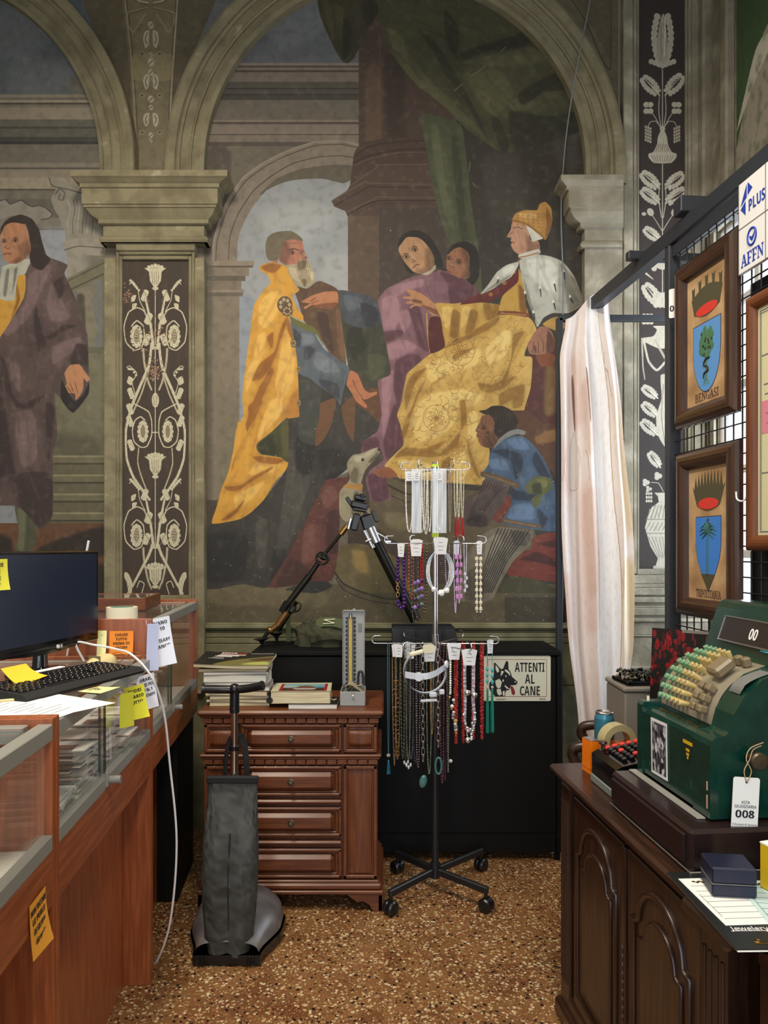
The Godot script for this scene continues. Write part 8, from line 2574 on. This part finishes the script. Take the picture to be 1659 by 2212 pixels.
	part(n, "backing",m,M.black_plastic)
	# ---- grey pedestal with a tangle of black beads, and the old chair behind the cloth
	n = thing("grey_pedestal", "plain grey pedestal behind the sideboard", "pedestal",Vector3(0.965,0,-2.74))
	m = Msh.new()
	m.box(Vector3(0,0.49,0),Vector3(0.22,0.98,0.22),0.006); m.box(Vector3(0,0.99,0),Vector3(0.23,0.02,0.23),0.006)
	part(n, "block",m,mat("pedestal_grey",K(128,122,114),0.7))
	n = thing("bead_tray", "black tray heaped with dark beads on the grey pedestal", "tray",Vector3(0.96,1.001,-2.72),0.1)
	m = Msh.new()
	m.box(Vector3(0,0.008,0),Vector3(0.2,0.016,0.14),0.004)
	part(n, "tray",m,M.black_gloss)
	m = Msh.new()
	for i in 220:
		m.tint(26,24,20)
		if i % 9 == 0: m.tint(120,110,80)
		m.ball(Vector3(rr.randf_range(-0.095,0.095),0.018 + 0.02 * rr.randf() + 0.02 * rr.randf() * rr.randf(),rr.randf_range(-0.065,0.065)),Vector3(0.006,0.006,0.006),6,4)
	part(n, "beads",m,M.vc_shine)
	n = thing("old_chair", "old dark red upholstered chair half hidden behind the cloth", "chair",Vector3(1.03,0,-3.12),-0.35)
	m = Msh.new()
	m.box(Vector3(0,0.44,0),Vector3(0.44,0.09,0.42),0.03)
	part(n, "seat",m,mat("chair_red",K(84,30,24),0.7))
	m = Msh.new()
	m.box(Vector3(0.2,0.76,0),Vector3(0.05,0.5,0.4),0.02)
	part(n, "backrest",m,M.chair_red)
	for z in [-0.19,0.19]:
		m = Msh.new()
		m.tube(curve3([Vector3(0.2,0.72,z),Vector3(0.0,0.7,z),Vector3(-0.17,0.69,z),Vector3(-0.21,0.66,z),Vector3(-0.19,0.6,z),Vector3(-0.18,0.46,z)],6),0.022,10)
		part(n, "arm",m,M.dark_x)
		for x in [-0.19,0.19]:
			m = Msh.new()
			m.cyl(Vector3(x,0.42,z),Vector3(x * 1.12,0.002,z * 1.1),0.022,0.014,12)
			part(n, "leg",m,M.dark_y)
	# ---- grey cord down the fresco
	var c := curve3([on_wall(1282,-120,0.12),on_wall(1268,0,0.11),on_wall(1240,150,0.1),on_wall(1226,260,0.02),on_wall(1214,380,0.016),on_wall(1211,480,0.012),on_wall(1215,600,0.01),on_wall(1214,760,0.01),on_wall(1214,1340,0.01)],6)
	one("wall_cord", "thin grey cord hanging down the fresco", "cord",Msh.new().tube(c,0.004,6),mat("cord_grey",K(116,120,124),0.6))

# ---------------------------------------------------------------- sideboard and cash register on the right
const RT := 0.09

func right(s: float,y: float,t: float) -> Vector3:
	# along the sideboard: s in from its front edge, t towards the camera from its far end
	return Vector3(0.544,y,-2.383) + Vector3(cos(RT),0,-sin(RT)) * s + Vector3(sin(RT),0,cos(RT)) * t

func sideboard() -> void:
	var n := thing("sideboard", "dark carved wooden sideboard with arched door panels under the cash register", "sideboard",right(0,0,0),RT)
	var X := M.dark_z as Material
	var Y := M.dark_y as Material
	var m := Msh.new()
	m.box(Vector3(0.29,0.4,0.5),Vector3(0.5,0.68,0.96),0.004)
	part(n, "carcass",m,Y)
	m = Msh.new()
	m.box(Vector3(0.26,0.789,0.5),Vector3(0.54,0.022,1.02),0.007); m.box(Vector3(0.27,0.77,0.5),Vector3(0.53,0.018,1.0),0.006); m.box(Vector3(0.28,0.753,0.5),Vector3(0.515,0.02,0.985),0.005)
	part(n, "top",m,X)
	m = Msh.new()
	m.box(Vector3(0.27,0.775,0.955),Vector3(0.58,0.046,0.17),0.014)
	part(n, "corner_block",m,X)
	m = Msh.new()
	m.box(Vector3(0.28,0.075,0.5),Vector3(0.52,0.06,0.98),0.008); m.box(Vector3(0.275,0.03,0.5),Vector3(0.54,0.06,1.01),0.01)
	part(n, "base_moulding",m,X)
	# fluted corner posts
	for t in [[0.02,0.1],[0.885,0.98]]:
		m = Msh.new()
		m.box(Vector3(0.034,0.42,(t[0] + t[1]) / 2),Vector3(0.03,0.66,t[1] - t[0]),0.004)
		for i in 4: m.cyl(Vector3(0.02,0.14,t[0] + 0.014 + i * (t[1] - t[0] - 0.028) / 3.0),Vector3(0.02,0.7,t[0] + 0.014 + i * (t[1] - t[0] - 0.028) / 3.0),0.0055,-1,8)
		part(n, "fluted_post",m,Y)
	# doors with an arched raised panel
	for t in [[0.115,0.49],[0.51,0.875]]:
		var d := Node3D.new()
		d.name = "door"
		n.add_child(d,true)
		m = Msh.new()
		m.box(Vector3(0.034,0.42,(t[0] + t[1]) / 2),Vector3(0.016,0.63,t[1] - t[0] - 0.006),0.003)
		part(d, "leaf",m,Y)
		for k in 2:
			var g := 0.045 + k * 0.035
			var za: float = t[0] + g
			var zb: float = t[1] - g
			var zc := (za + zb) / 2
			var hw := (zb - za) / 2
			var yb := 0.15 + k * 0.035
			var ys := 0.585 - k * 0.035
			var q := [Vector3(0.024,yb,za),Vector3(0.024,ys - 0.05,za),Vector3(0.024,ys,za),Vector3(0.024,ys + 0.002,za + 0.02)]
			for i in 11:
				var a := PI - PI * i / 10.0
				q.append(Vector3(0.024,ys + 0.01 + sin(a) * (0.095 - k * 0.03),zc + cos(a) * (hw - 0.03)))
			q.append_array([Vector3(0.024,ys + 0.002,zb - 0.02),Vector3(0.024,ys,zb),Vector3(0.024,ys - 0.05,zb),Vector3(0.024,yb,zb),Vector3(0.024,yb,za)])
			m = Msh.new()
			m.tube(q,0.0085 - k * 0.002,8)
			part(d, "arch_bead",m,Y)
			if k == 1:
				var pl := PackedVector2Array()
				for e in q.slice(0,q.size() - 1): pl.append(Vector2(e.z,e.y))
				m = Msh.new()
				m.prism(pl,Transform3D(Basis(Vector3(0,0,1),Vector3(0,1,0),Vector3(-1,0,0)),Vector3(0.02,0,0)),0.012)
				part(d, "raised_panel",m,Y)
	m = Msh.new()
	m.box(Vector3(0.026,0.42,0.5),Vector3(0.014,0.63,0.02),0.004)
	for i in 9: m.ball(Vector3(0.018,0.3 + i * 0.022,0.5),Vector3(0.005,0.01,0.006))
	part(n, "carved_strip",m,Y)
	# second, darker piece of furniture standing askew in front
	n = thing("dark_desk", "dark mahogany desk corner with moulded drawer, lowest right in view", "desk",Vector3(0.655,0,-1.29),deg_to_rad(-49))
	var mh := wood("mahogany",K(26,10,8),K(42,18,12),K(52,24,16),0.22, "y",15,0.5)
	var plan := PackedVector2Array()
	for e in [[0.64,-1.35],[1.02,-0.92],[1.2,-0.92],[1.2,-1.38]]:
		var l := (Basis(Vector3.UP,deg_to_rad(49)) * Vector3(e[0] - 0.64,0,e[1] + 1.35))
		plan.append(Vector2(l.x,l.z))
	var lie := Basis(Vector3(1,0,0),Vector3(0,0,1),Vector3(0,1,0))
	part(n, "carcass",Msh.new().prism(plan,Transform3D(lie,Vector3(0,0.774,0)),0.773),mh)
	part(n, "top",Msh.new().prism(plan,Transform3D(lie,Vector3(0,0.797,0.006)),0.022),mh)
	m = Msh.new()
	var pr := PackedVector2Array([Vector2(0,0),Vector2(0,0.012),Vector2(0.006,0.02),Vector2(0.014,0.02),Vector2(0.016,0.012),Vector2(0.024,0.016),Vector2(0.034,0.006),Vector2(0.034,0)])
	var c := [Vector3(0.04,0.69,0),Vector3(0.09,0.69,0),Vector3(0.09,0.735,0),Vector3(0.54,0.735,0),Vector3(0.54,0.12,0),Vector3(0.04,0.12,0),Vector3(0.04,0.69,0)]
	for i in c.size() - 1:
		var dirv: Vector3 = ((c[i + 1] as Vector3) - c[i]).normalized()
		var inn := Vector3(dirv.y,-dirv.x,0)
		m.sweep(pr,[c[i],c[i + 1]],[inn,inn],[Vector3(0,0,1),Vector3(0,0,1)])
	part(n, "drawer_moulding",m,mh)

func prof(pts: Array) -> PackedVector2Array:
	var q := PackedVector2Array()
	for i in range(0,pts.size(),2): q.append(Vector2(pts[i],pts[i + 1]))
	return q

func cash_register() -> void:
	# local: x in from the front, y up, z towards the camera
	var n := thing("cash_register", "old green mechanical cash register with rows of round keys", "cash register",right(0.105,0.90,0.405),RT)
	var g := mat("register_green",Color.WHITE,0.2)
	tri_map(g,noise_tex(121,0.02,[[0.0,K(6,44,36)],[0.6,K(10,54,44)],[0.85,K(14,58,48)],[1.0,K(60,78,66)]],4,256),Vector3(3,3,3))
	g.clearcoat_enabled = true
	g.clearcoat = 0.3
	g.clearcoat_roughness = 0.15
	var ex := func(z1: float) -> Transform3D: return Transform3D(Basis(),Vector3(0,0,z1))
	var m := Msh.new()
	# low front box and main body
	m.prism(prof([0.0,0.004,0.34,0.004,0.34,0.3,0.2,0.305,0.13,0.285,0.085,0.255,0.055,0.205,0.05,0.178,0.014,0.176,0.004,0.172,0.0,0.162]),ex.call(0.29),0.262)
	part(n, "body",m,g)
	m = Msh.new()
	m.prism(prof([-0.002,0.0,0.36,0.0,0.36,0.32,0.22,0.33,0.17,0.322,0.12,0.305,0.08,0.272,0.052,0.228,0.042,0.19,0.03,0.182,0.012,0.18,0.002,0.172,-0.002,0.16]),ex.call(0.365),0.075)
	part(n, "near_cheek",m,g)
	m = Msh.new()
	m.prism(prof([-0.004,0.0,0.36,0.0,0.36,0.32,0.22,0.328,0.17,0.32,0.12,0.3,0.08,0.268,0.06,0.236,0.055,0.2,0.05,0.19,0.002,0.188,-0.004,0.18]),ex.call(0.028),0.03)
	part(n, "far_cheek",m,g)
	# curved key plate
	var arc := func(t: float) -> Vector2:
		var a := lerpf(PI,PI * 0.5,t)
		return Vector2(0.19 + cos(a) * 0.142,0.186 + sin(a) * 0.133)
	m = Msh.new()
	m.sheet(2,20,func(u: float,v: float) -> Vector3:
		var q: Vector2 = arc.call(v)
		return Vector3(q.x,q.y,0.288 - u * 0.258))
	part(n, "key_plate",m,mat("key_plate",K(150,142,124),0.4,0.2))
	var km := Msh.new().lathe([0.0062,-0.012,0.0068,0.012,0.006,0.0135,0.0,0.0135],Transform3D(),12).mesh()
	var rm := Msh.new().lathe([0.0024,0.0137,0.0038,0.0137,0.0038,0.014,0.0024,0.014],Transform3D(),12).mesh()
	var kg := mat("key_green",K(132,178,134),0.35)
	var kc := mat("key_cream",K(206,184,120),0.35)
	for row in 8:
		for k in 6:
			var t: float = 0.12 + row * 0.108
			var q: Vector2 = arc.call(t)
			var a := lerpf(PI,PI * 0.5,t)
			var nn := Vector3(cos(a) * 0.9 - 0.25,sin(a),0).normalized()
			var o := part_mesh(n, "key",km,kg if k < 3 else kc)
			o.transform = Transform3D(Basis(Quaternion(Vector3.UP,nn)),Vector3(q.x,q.y,0.062 + k * 0.021) + nn * 0.012)
			var z := part_mesh(o, "numeral_ring",rm,M.ink_grey)
			z.position = Vector3.ZERO
	mat("key_taupe",K(122,108,82),0.4)
	for row in [0,1,2,6]:
		var t: float = 0.14 + row * 0.115
		var q: Vector2 = arc.call(t)
		var a := lerpf(PI,PI * 0.5,t)
		for z in [0.222,0.252]: part(n, "function_key",Msh.new().box(Vector3(q.x,q.y,z) + Vector3(cos(a),sin(a),0) * 0.012,Vector3(0.019,0.024,0.021),0.004,Basis(Vector3(0,0,1),a - PI / 2)),M.key_taupe)
	m = Msh.new()
	var qq: Vector2 = arc.call(0.62)
	m.box(Vector3(qq.x - 0.012,qq.y + 0.016,0.232),Vector3(0.056,0.026,0.05),0.006,Basis(Vector3(0,0,1),0.62))
	part(n, "motor_bar",m,M.key_taupe)
	m = Msh.new()
	for y in [0.23,0.262]: m.box(Vector3(0.064 + (y - 0.23) * 0.6,y,0.034),Vector3(0.003,0.024,0.006),0.001,Basis(Vector3(0,0,1),-0.5))
	part(n, "index_strip",m,M.cream)
	# amount window box behind the keys
	m = Msh.new()
	m.prism(prof([0.185,0.31,0.33,0.31,0.345,0.43,0.33,0.452,0.25,0.456,0.236,0.45,0.228,0.436]),ex.call(0.34),0.355)
	part(n, "display_housing",m,g)
	var tilt := Basis(Vector3.UP,-PI / 2) * Basis(Vector3.RIGHT,-0.34)
	var face_o := Vector3(0.2045,0.385,0.17)
	var disp := Node3D.new()
	disp.name = "amount_window"
	n.add_child(disp)
	disp.transform = Transform3D(tilt,face_o)
	m = Msh.new()
	m.box(Vector3(0,0,0.001),Vector3(0.23,0.062,0.004),0.001)
	part(disp, "recess",m,mat("window_dark",K(40,36,36),0.25))
	m = Msh.new()
	for q in [[0,0.032,0.236,0.004],[0,-0.032,0.236,0.004],[0.116,0,0.004,0.066],[-0.116,0,0.004,0.066]]: m.box(Vector3(q[0],q[1],0.003),Vector3(q[2],q[3],0.004),0.001)
	part(disp, "bezel",m,M.silver)
	words(disp, "00",0.028,M.white,Transform3D(Basis(),Vector3(0.028,-0.003,0.0036)), "Droid Sans",600, "numerals",0.8)
	# gold lettering on the ledge, photograph, triangular sticker, red paint chips
	words(n, "Macchine ITALIA",0.0125,M.brass,Transform3D(Basis(Vector3(0,0,1),Vector3(1,0,0),Vector3(0,1,0)),Vector3(0.03,0.1785,0.16)), "Droid Sans",700, "lettering",1.5)
	m = Msh.new()
	m.cyl(Vector3(0.02,0.187,0.012),Vector3(0.02,0.2,0.012),0.004,-1,10)
	part(n, "release_button",m,M.cream)
	m = Msh.new()
	m.prism(PackedVector2Array([Vector2(-0.028,0.024),Vector2(0.028,0.024),Vector2(0.0,-0.03)]),Transform3D(Basis(Vector3.UP,-PI / 2),Vector3(-0.0008,0.125,0.264)),0.001)
	part(n, "triangle_sticker",m,M.black_matt)
	m = Msh.new()
	for q in [[0,0.017,0.044,0.008],[0,0.0,0.016,0.006],[0,-0.01,0.012,0.006],[0,-0.018,0.006,0.006]]: m.box(Vector3(-0.0012,0.125 + q[1],0.264 + q[0]),Vector3(0.0006,q[3],q[2]))
	part(n, "sticker_print",m,M.gauge_yellow)
	m = Msh.new()
	for q in [[0.07,0.02],[0.035,0.03]]: m.box(Vector3(-0.0022,q[0],0.352),Vector3(0.001,q[1],0.006),0.0004)
	part(n, "paint_chip",m,mat("chip_pink",K(176,140,122),0.8))
	m = Msh.new()
	m.cyl(Vector3(0.09,0.135,0.365),Vector3(0.09,0.135,0.39),0.008,-1,12)
	m.lathe([0.0,0.0,0.016,0.0,0.019,0.004,0.019,0.012,0.016,0.016,0.0,0.017],Transform3D(Basis(Vector3.RIGHT,PI / 2),Vector3(0.09,0.135,0.388)),24)
	part(n, "crank_knob",m,M.knob)
	# paper strip window on the near cheek
	m = Msh.new()
	m.sheet(4,6,func(u: float,v: float) -> Vector3: return Vector3(0.075 + v * 0.075,0.2705 + 0.052 * sqrt(v) - 0.006 * v,0.35 - u * 0.045))
	part(n, "receipt_window",m,M.grip_grey)
	# ---- wooden cash drawer under it
	var b := thing("till_box", "dusty dark wooden till box under the cash register", "till",right(0.035,0.801,0.385),RT)
	m = Msh.new()
	m.box(Vector3(0.24,0.048,0.215),Vector3(0.48,0.092,0.43),0.008)
	part(b, "box",m,mat("drawer_dark",K(36,24,25),0.25))
	m = Msh.new()
	m.box(Vector3(-0.003,0.05,0.215),Vector3(0.01,0.062,0.39),0.003)
	part(b, "drawer_front",m,M.drawer_dark)
	m = Msh.new()
	m.box(Vector3(0.056,0.0965,0.19),Vector3(0.02,0.004,0.36),0.001)
	part(b, "sliding_rail",m,M.alu)
	m = Msh.new()
	m.box(Vector3(0.24,0.004,0.215),Vector3(0.486,0.006,0.436),0.002)
	part(b, "metal_lip",m,M.silver)
	# ---- photograph and tag
	var pp := Painter.new(0,0,64,96,4.0,K(226,228,232))
	pp.rect(5,5,59,91,K(70,72,80))
	var r := RandomNumberGenerator.new()
	r.seed = 12
	var win := [5,5,59,5,59,91,5,91]
	for i in 60:
		var v := [26,48,120,176,206][i % 5] as int
		var c := Vector2(r.randf_range(6,58),r.randf_range(6,90))
		pp.soft(win,[[c.x - r.randf_range(2,7),c.y,c.x,c.y - r.randf_range(3,10),c.x + r.randf_range(2,7),c.y + 2,c.x,c.y + r.randf_range(3,12)]],K(v,v,v + 8),1 + i % 2,false)
	var ph := thing("photograph", "white bordered black and white photograph on the register's front", "photo",right(0.1035,0.99,0.526),RT - PI / 2)
	ph.rotation.z = 0.03
	m = Msh.new()
	m.quad(Vector3(-0.044,-0.07,0.001),Vector3(0.044,-0.07,0.001),Vector3(0.044,0.07,0.001),Vector3(-0.044,0.07,0.001),Vector3(0,0,1))
	part(ph, "print",m,picture("photo_print",pp.tex(0),0.35))
	m = Msh.new()
	m.box(Vector3(0,0,0.0004),Vector3(0.088,0.14,0.0006))
	part(ph, "paper",m,M.paper)
	var t := thing("lot_tag", "white lot tag reading ASTA GIUDIZIARIA 008 tied to the register's crank", "tag",right(0.165,0.945,0.802),RT - 0.14)
	t.rotation.z = -0.05
	m = Msh.new()
	m.prism(round_rect(0.056,0.112,0.005),Transform3D(),0.0009)
	part(t, "card",m,M.paper)
	words(t, "ASTA",0.0058,M.ink,Transform3D(Basis(),Vector3(0,0.002,0.0006)), "Droid Sans",500)
	words(t, "GIUDIZIARIA",0.0058,M.ink,Transform3D(Basis(),Vector3(0,-0.007,0.0006)), "Droid Sans",500)
	words(t, "008",0.0165,M.ink,Transform3D(Basis(),Vector3(0,-0.0235,0.0006)), "Droid Sans",800, "lettering",1.1)
	words(t, "Tribunale di Venezia",0.0042,M.ink_grey,Transform3D(Basis(),Vector3(0,-0.046,0.0006)), "Droid Sans",400)
	m = Msh.new()
	m.cyl(Vector3(0,0.046,-0.001),Vector3(0,0.046,0.0006),0.0028,-1,12)
	part(t, "eyelet",m,M.ink)
	m = Msh.new()
	m.tube(curve3([Vector3(0,0.046,0.001),Vector3(-0.007,0.07,0.002),Vector3(0.004,0.095,0.0),Vector3(0.012,0.115,-0.004),Vector3(0.03,0.125,-0.006)],6),0.0012,6); m.tube(curve3([Vector3(0,0.046,0.001),Vector3(0.008,0.07,0.002),Vector3(-0.003,0.095,0.0),Vector3(0.006,0.118,-0.004),Vector3(0.034,0.132,-0.006)],6),0.0012,6)
	part(t, "twine",m,mat("twine",K(168,146,112),0.9))
	note("bright blue sticky note on the register's amount window",right(0.317,1.295,0.665),RT - PI / 2,0.05,0.05,K(70,196,232),[],0.01,-0.3,0.006)

func sideboard_things() -> void:
	# ---- tape dispenser
	var om := mat("orange_plastic",K(238,122,18),0.35)
	var n := thing("tape_dispenser", "bright orange tape dispenser on the sideboard's far end", "dispenser",right(0.075,0.8005,0.09),RT + 0.1)
	var m := Msh.new()
	m.prism(PackedVector2Array([Vector2(0,0),Vector2(0.19,0),Vector2(0.19,0.07),Vector2(0.165,0.086),Vector2(0.1,0.086),Vector2(0.075,0.07),Vector2(0.05,0.066),Vector2(0.034,0.078),Vector2(0.026,0.098),Vector2(0.0,0.1)]),Transform3D(Basis(),Vector3(0,0,0.03)),0.055)
	part(n, "body",m,om)
	m = Msh.new()
	m.box(Vector3(0.016,0.1005,0.002),Vector3(0.03,0.004,0.05),0.001)
	part(n, "cutter",m,M.silver)
	m = Msh.new()
	m.box(Vector3(0.095,0.016,0.0025),Vector3(0.192,0.002,0.057))
	part(n, "base_line",m,mat("orange_dark",K(196,92,12),0.4))
	n = thing("tape_roll", "roll of brownish packing tape standing in the orange dispenser", "tape",right(0.18,0.889,0.078),RT + 0.1)
	m = Msh.new()
	m.lathe([0.036,-0.022,0.056,-0.022,0.056,0.022,0.036,0.022,0.036,-0.022],Transform3D(Basis(Vector3.RIGHT,PI / 2),Vector3(0,0.0,0)),32)
	part(n, "tape",m,mat("packing_tape",K(176,164,122),0.35))
	# ---- drinks can
	n = thing("drink_can", "slim blue drink can behind the orange tape dispenser", "can",right(0.165,0.8005,-0.001 + 0.0),0.4)
	n.position = right(0.165,0.8005,0.012)
	m = Msh.new()
	m.lathe([0.0,0.0,0.022,0.0,0.029,0.008,0.031,0.014,0.031,0.148,0.027,0.16,0.026,0.163],Transform3D(),28)
	part(n, "wall",m,mat("can_blue",K(62,128,152),0.3,0.4))
	m = Msh.new()
	m.lathe([0.027,0.162,0.028,0.166,0.026,0.168,0.024,0.164,0.0,0.164],Transform3D(),28); m.box(Vector3(0.006,0.1655,0),Vector3(0.02,0.0016,0.012),0.0006)
	part(n, "lid",m,M.silver)
	m = Msh.new()
	m.ball(Vector3(0.006,0.1,0.027),Vector3(0.012,0.022,0.007),14,8)
	part(n, "white_emblem",m,M.cord_grey)
	# ---- adding machine
	n = thing("adding_machine", "black adding machine with red and black keys beside the register", "adding machine",right(0.06,0.8005,0.17),RT)
	m = Msh.new()
	m.prism(PackedVector2Array([Vector2(0,0.0),Vector2(0.2,0.0),Vector2(0.2,0.14),Vector2(0.15,0.12),Vector2(0.02,0.095),Vector2(0,0.085)]),Transform3D(Basis(),Vector3(0,0,0.19)),0.18)
	part(n, "casing",m,M.black_gloss)
	m = Msh.new()
	m.box(Vector3(0.1,0.012,0.1),Vector3(0.206,0.024,0.19),0.003)
	part(n, "grey_base",m,mat("base_grey",K(122,128,124),0.5))
	var km := Msh.new().box(Vector3.ZERO,Vector3(0.016,0.01,0.014),0.003).mesh()
	for i in 5:
		for j in 6:
			var o := part_mesh(n, "key",km,M.crown_red if (j == 0 or (i + j * 3) % 7 == 0) else M.black_plastic)
			o.position = Vector3(0.04 + i * 0.022,0.104 + i * 0.0042,0.03 + j * 0.024)
			o.rotation.z = 0.19
	m = Msh.new()
	m.lathe([0.0,0.0,0.006,0.0,0.005,0.014,0.013,0.02,0.012,0.026,0.0,0.028],Transform3D(Basis(),Vector3(0.03,0.094,0.02)),16)
	part(n, "knob",m,mat("knob_brown",K(62,34,30),0.3))
	m = Msh.new()
	m.prism(PackedVector2Array([Vector2(0.085,0.0),Vector2(0.16,0.0),Vector2(0.15,0.13),Vector2(0.125,0.135)]),Transform3D(Basis(),Vector3(0,0,0.206)),0.012)
	part(n, "grey_side_plate",m,M.base_grey)
	# ---- near end: box, forms, catalogue
	n = thing("jewellery_box", "small navy blue jewellery box on the white forms", "box",Vector3(0.655,0.8085,-1.5),-0.12)
	m = Msh.new()
	m.box(Vector3(0.04,0.012,0.0),Vector3(0.085,0.024,0.075),0.003)
	part(n, "base",m,mat("navy",K(20,24,50),0.45))
	m = Msh.new()
	m.box(Vector3(0.04,0.041,0.0),Vector3(0.085,0.032,0.075),0.003)
	part(n, "lid",m,M.navy)
	m = Msh.new()
	m.box(Vector3(0.04,0.0245,0.0),Vector3(0.0856,0.0016,0.0756))
	part(n, "gilt_line",m,M.grip_grey)
	n = thing("catalogue", "black Jewelery Collection catalogue jutting over the sideboard's corner", "catalogue",Vector3(0.606,0.8005,-1.40),0.02)
	m = Msh.new()
	m.box(Vector3(0.12,0.0025,-0.03),Vector3(0.24,0.004,0.3),0.001)
	part(n, "cover",m,mat("catalogue_black",K(30,32,34),0.35))
	m = Msh.new()
	m.box(Vector3(0.12,-0.0003,-0.028),Vector3(0.236,0.0016,0.3))
	part(n, "pages",m,M.paper)
	words(n, "Jewelery Collection",0.013,M.white,Transform3D(Basis(Vector3.RIGHT,-PI / 2),Vector3(0.1,0.0047,0.055)), "Droid Sans",500)
	words(n, "60 Pages",0.013,M.white,Transform3D(Basis(Vector3.RIGHT,-PI / 2),Vector3(0.125,0.0047,0.078)), "Droid Sans",500)
	m = Msh.new()
	m.box(Vector3(0.11,0.0048,0.0625),Vector3(0.18,0.0003,0.0012))
	part(n, "rule",m,M.white)
	m = Msh.new()
	for i in 3:
		var sp := []
		for j in 15: sp.append(Vector3(0.05 + i * 0.035 + cos(j * 0.7) * 0.011 * (1.0 - j / 18.0),0.0048,0.097 + sin(j * 0.7) * 0.008 * (1.0 - j / 18.0)))
		m.tube(sp,0.0012,5)
	m.tube([Vector3(0.04,0.0048,0.106),Vector3(0.15,0.0048,0.106)],0.0012,5)
	part(n, "gilt_scroll",m,M.brass)
	for q in [["white printed consignment form on the black catalogue",0.68,1.455,0.06,M.paper,0.0],["pale blue leaflet beside the white form",0.775,1.44,-0.1,mat("leaflet_blue",K(190,216,218),0.6),0.0012]]:
		n = thing("form_sheet",q[0], "paper",Vector3(q[1],0.8052 + q[5],-q[2]),q[3], "papers by the navy box")
		m = Msh.new()
		m.box(Vector3(0,0.0004,0),Vector3(0.12,0.0008,0.19))
		part(n, "sheet",m,q[4])
		m = Msh.new()
		for i in 7: m.box(Vector3(-0.005,0.001,-0.06 + i * 0.022),Vector3(0.09,0.0003,0.0012))
		for x in [-0.05,0.04]: m.box(Vector3(x,0.001,0.02),Vector3(0.0012,0.0003,0.09))
		part(n, "print",m,M.ink_grey)
		m = Msh.new()
		for i in 6: m.ball(Vector3(-0.035 + i * 0.006,0.001,-0.08 + 0.004 * (i % 2)),Vector3(0.004,0.0006,0.004),6,4)
		part(n, "crest",m,M.brass)
	n = thing("yellow_carton", "bright yellow carton lettered GOLA at the right edge", "box",Vector3(0.768,0.8075,-1.475),0.3)
	m = Msh.new()
	m.box(Vector3(0.035,0.046,-0.01),Vector3(0.06,0.09,0.04),0.001)
	part(n, "carton",m,M.gauge_yellow)
	m = Msh.new()
	m.box(Vector3(0.035,0.0915,-0.01),Vector3(0.0605,0.003,0.0405))
	part(n, "white_flap",m,M.paper)
	words(n, "GOLA",0.013,M.sign_blue,Transform3D(Basis(Vector3(0,0,1),PI / 2),Vector3(0.016,0.045,0.0105)), "Droid Sans",700)
	# ---- black cable looping beside the register
	var c := curve3([right(0.3,1.05,0.83),right(0.245,0.99,0.86),right(0.228,0.93,0.87),right(0.25,0.88,0.86),right(0.29,0.872,0.85),right(0.24,0.86,0.88),right(0.222,0.835,0.88),right(0.24,0.808,0.87),right(0.3,0.806,0.86)],8)
	one("black_cable", "black cable looping beside the cash register", "cable",Msh.new().tube(c,0.0042,8),M.black_plastic)
	one("metal_dish", "shallow silver dish behind the navy box", "dish",Msh.new().lathe([0.0,0.0,0.03,0.0,0.04,0.008,0.041,0.009,0.03,0.003,0.0,0.002],Transform3D(),24),M.silver,right(0.09,0.8005,0.855))
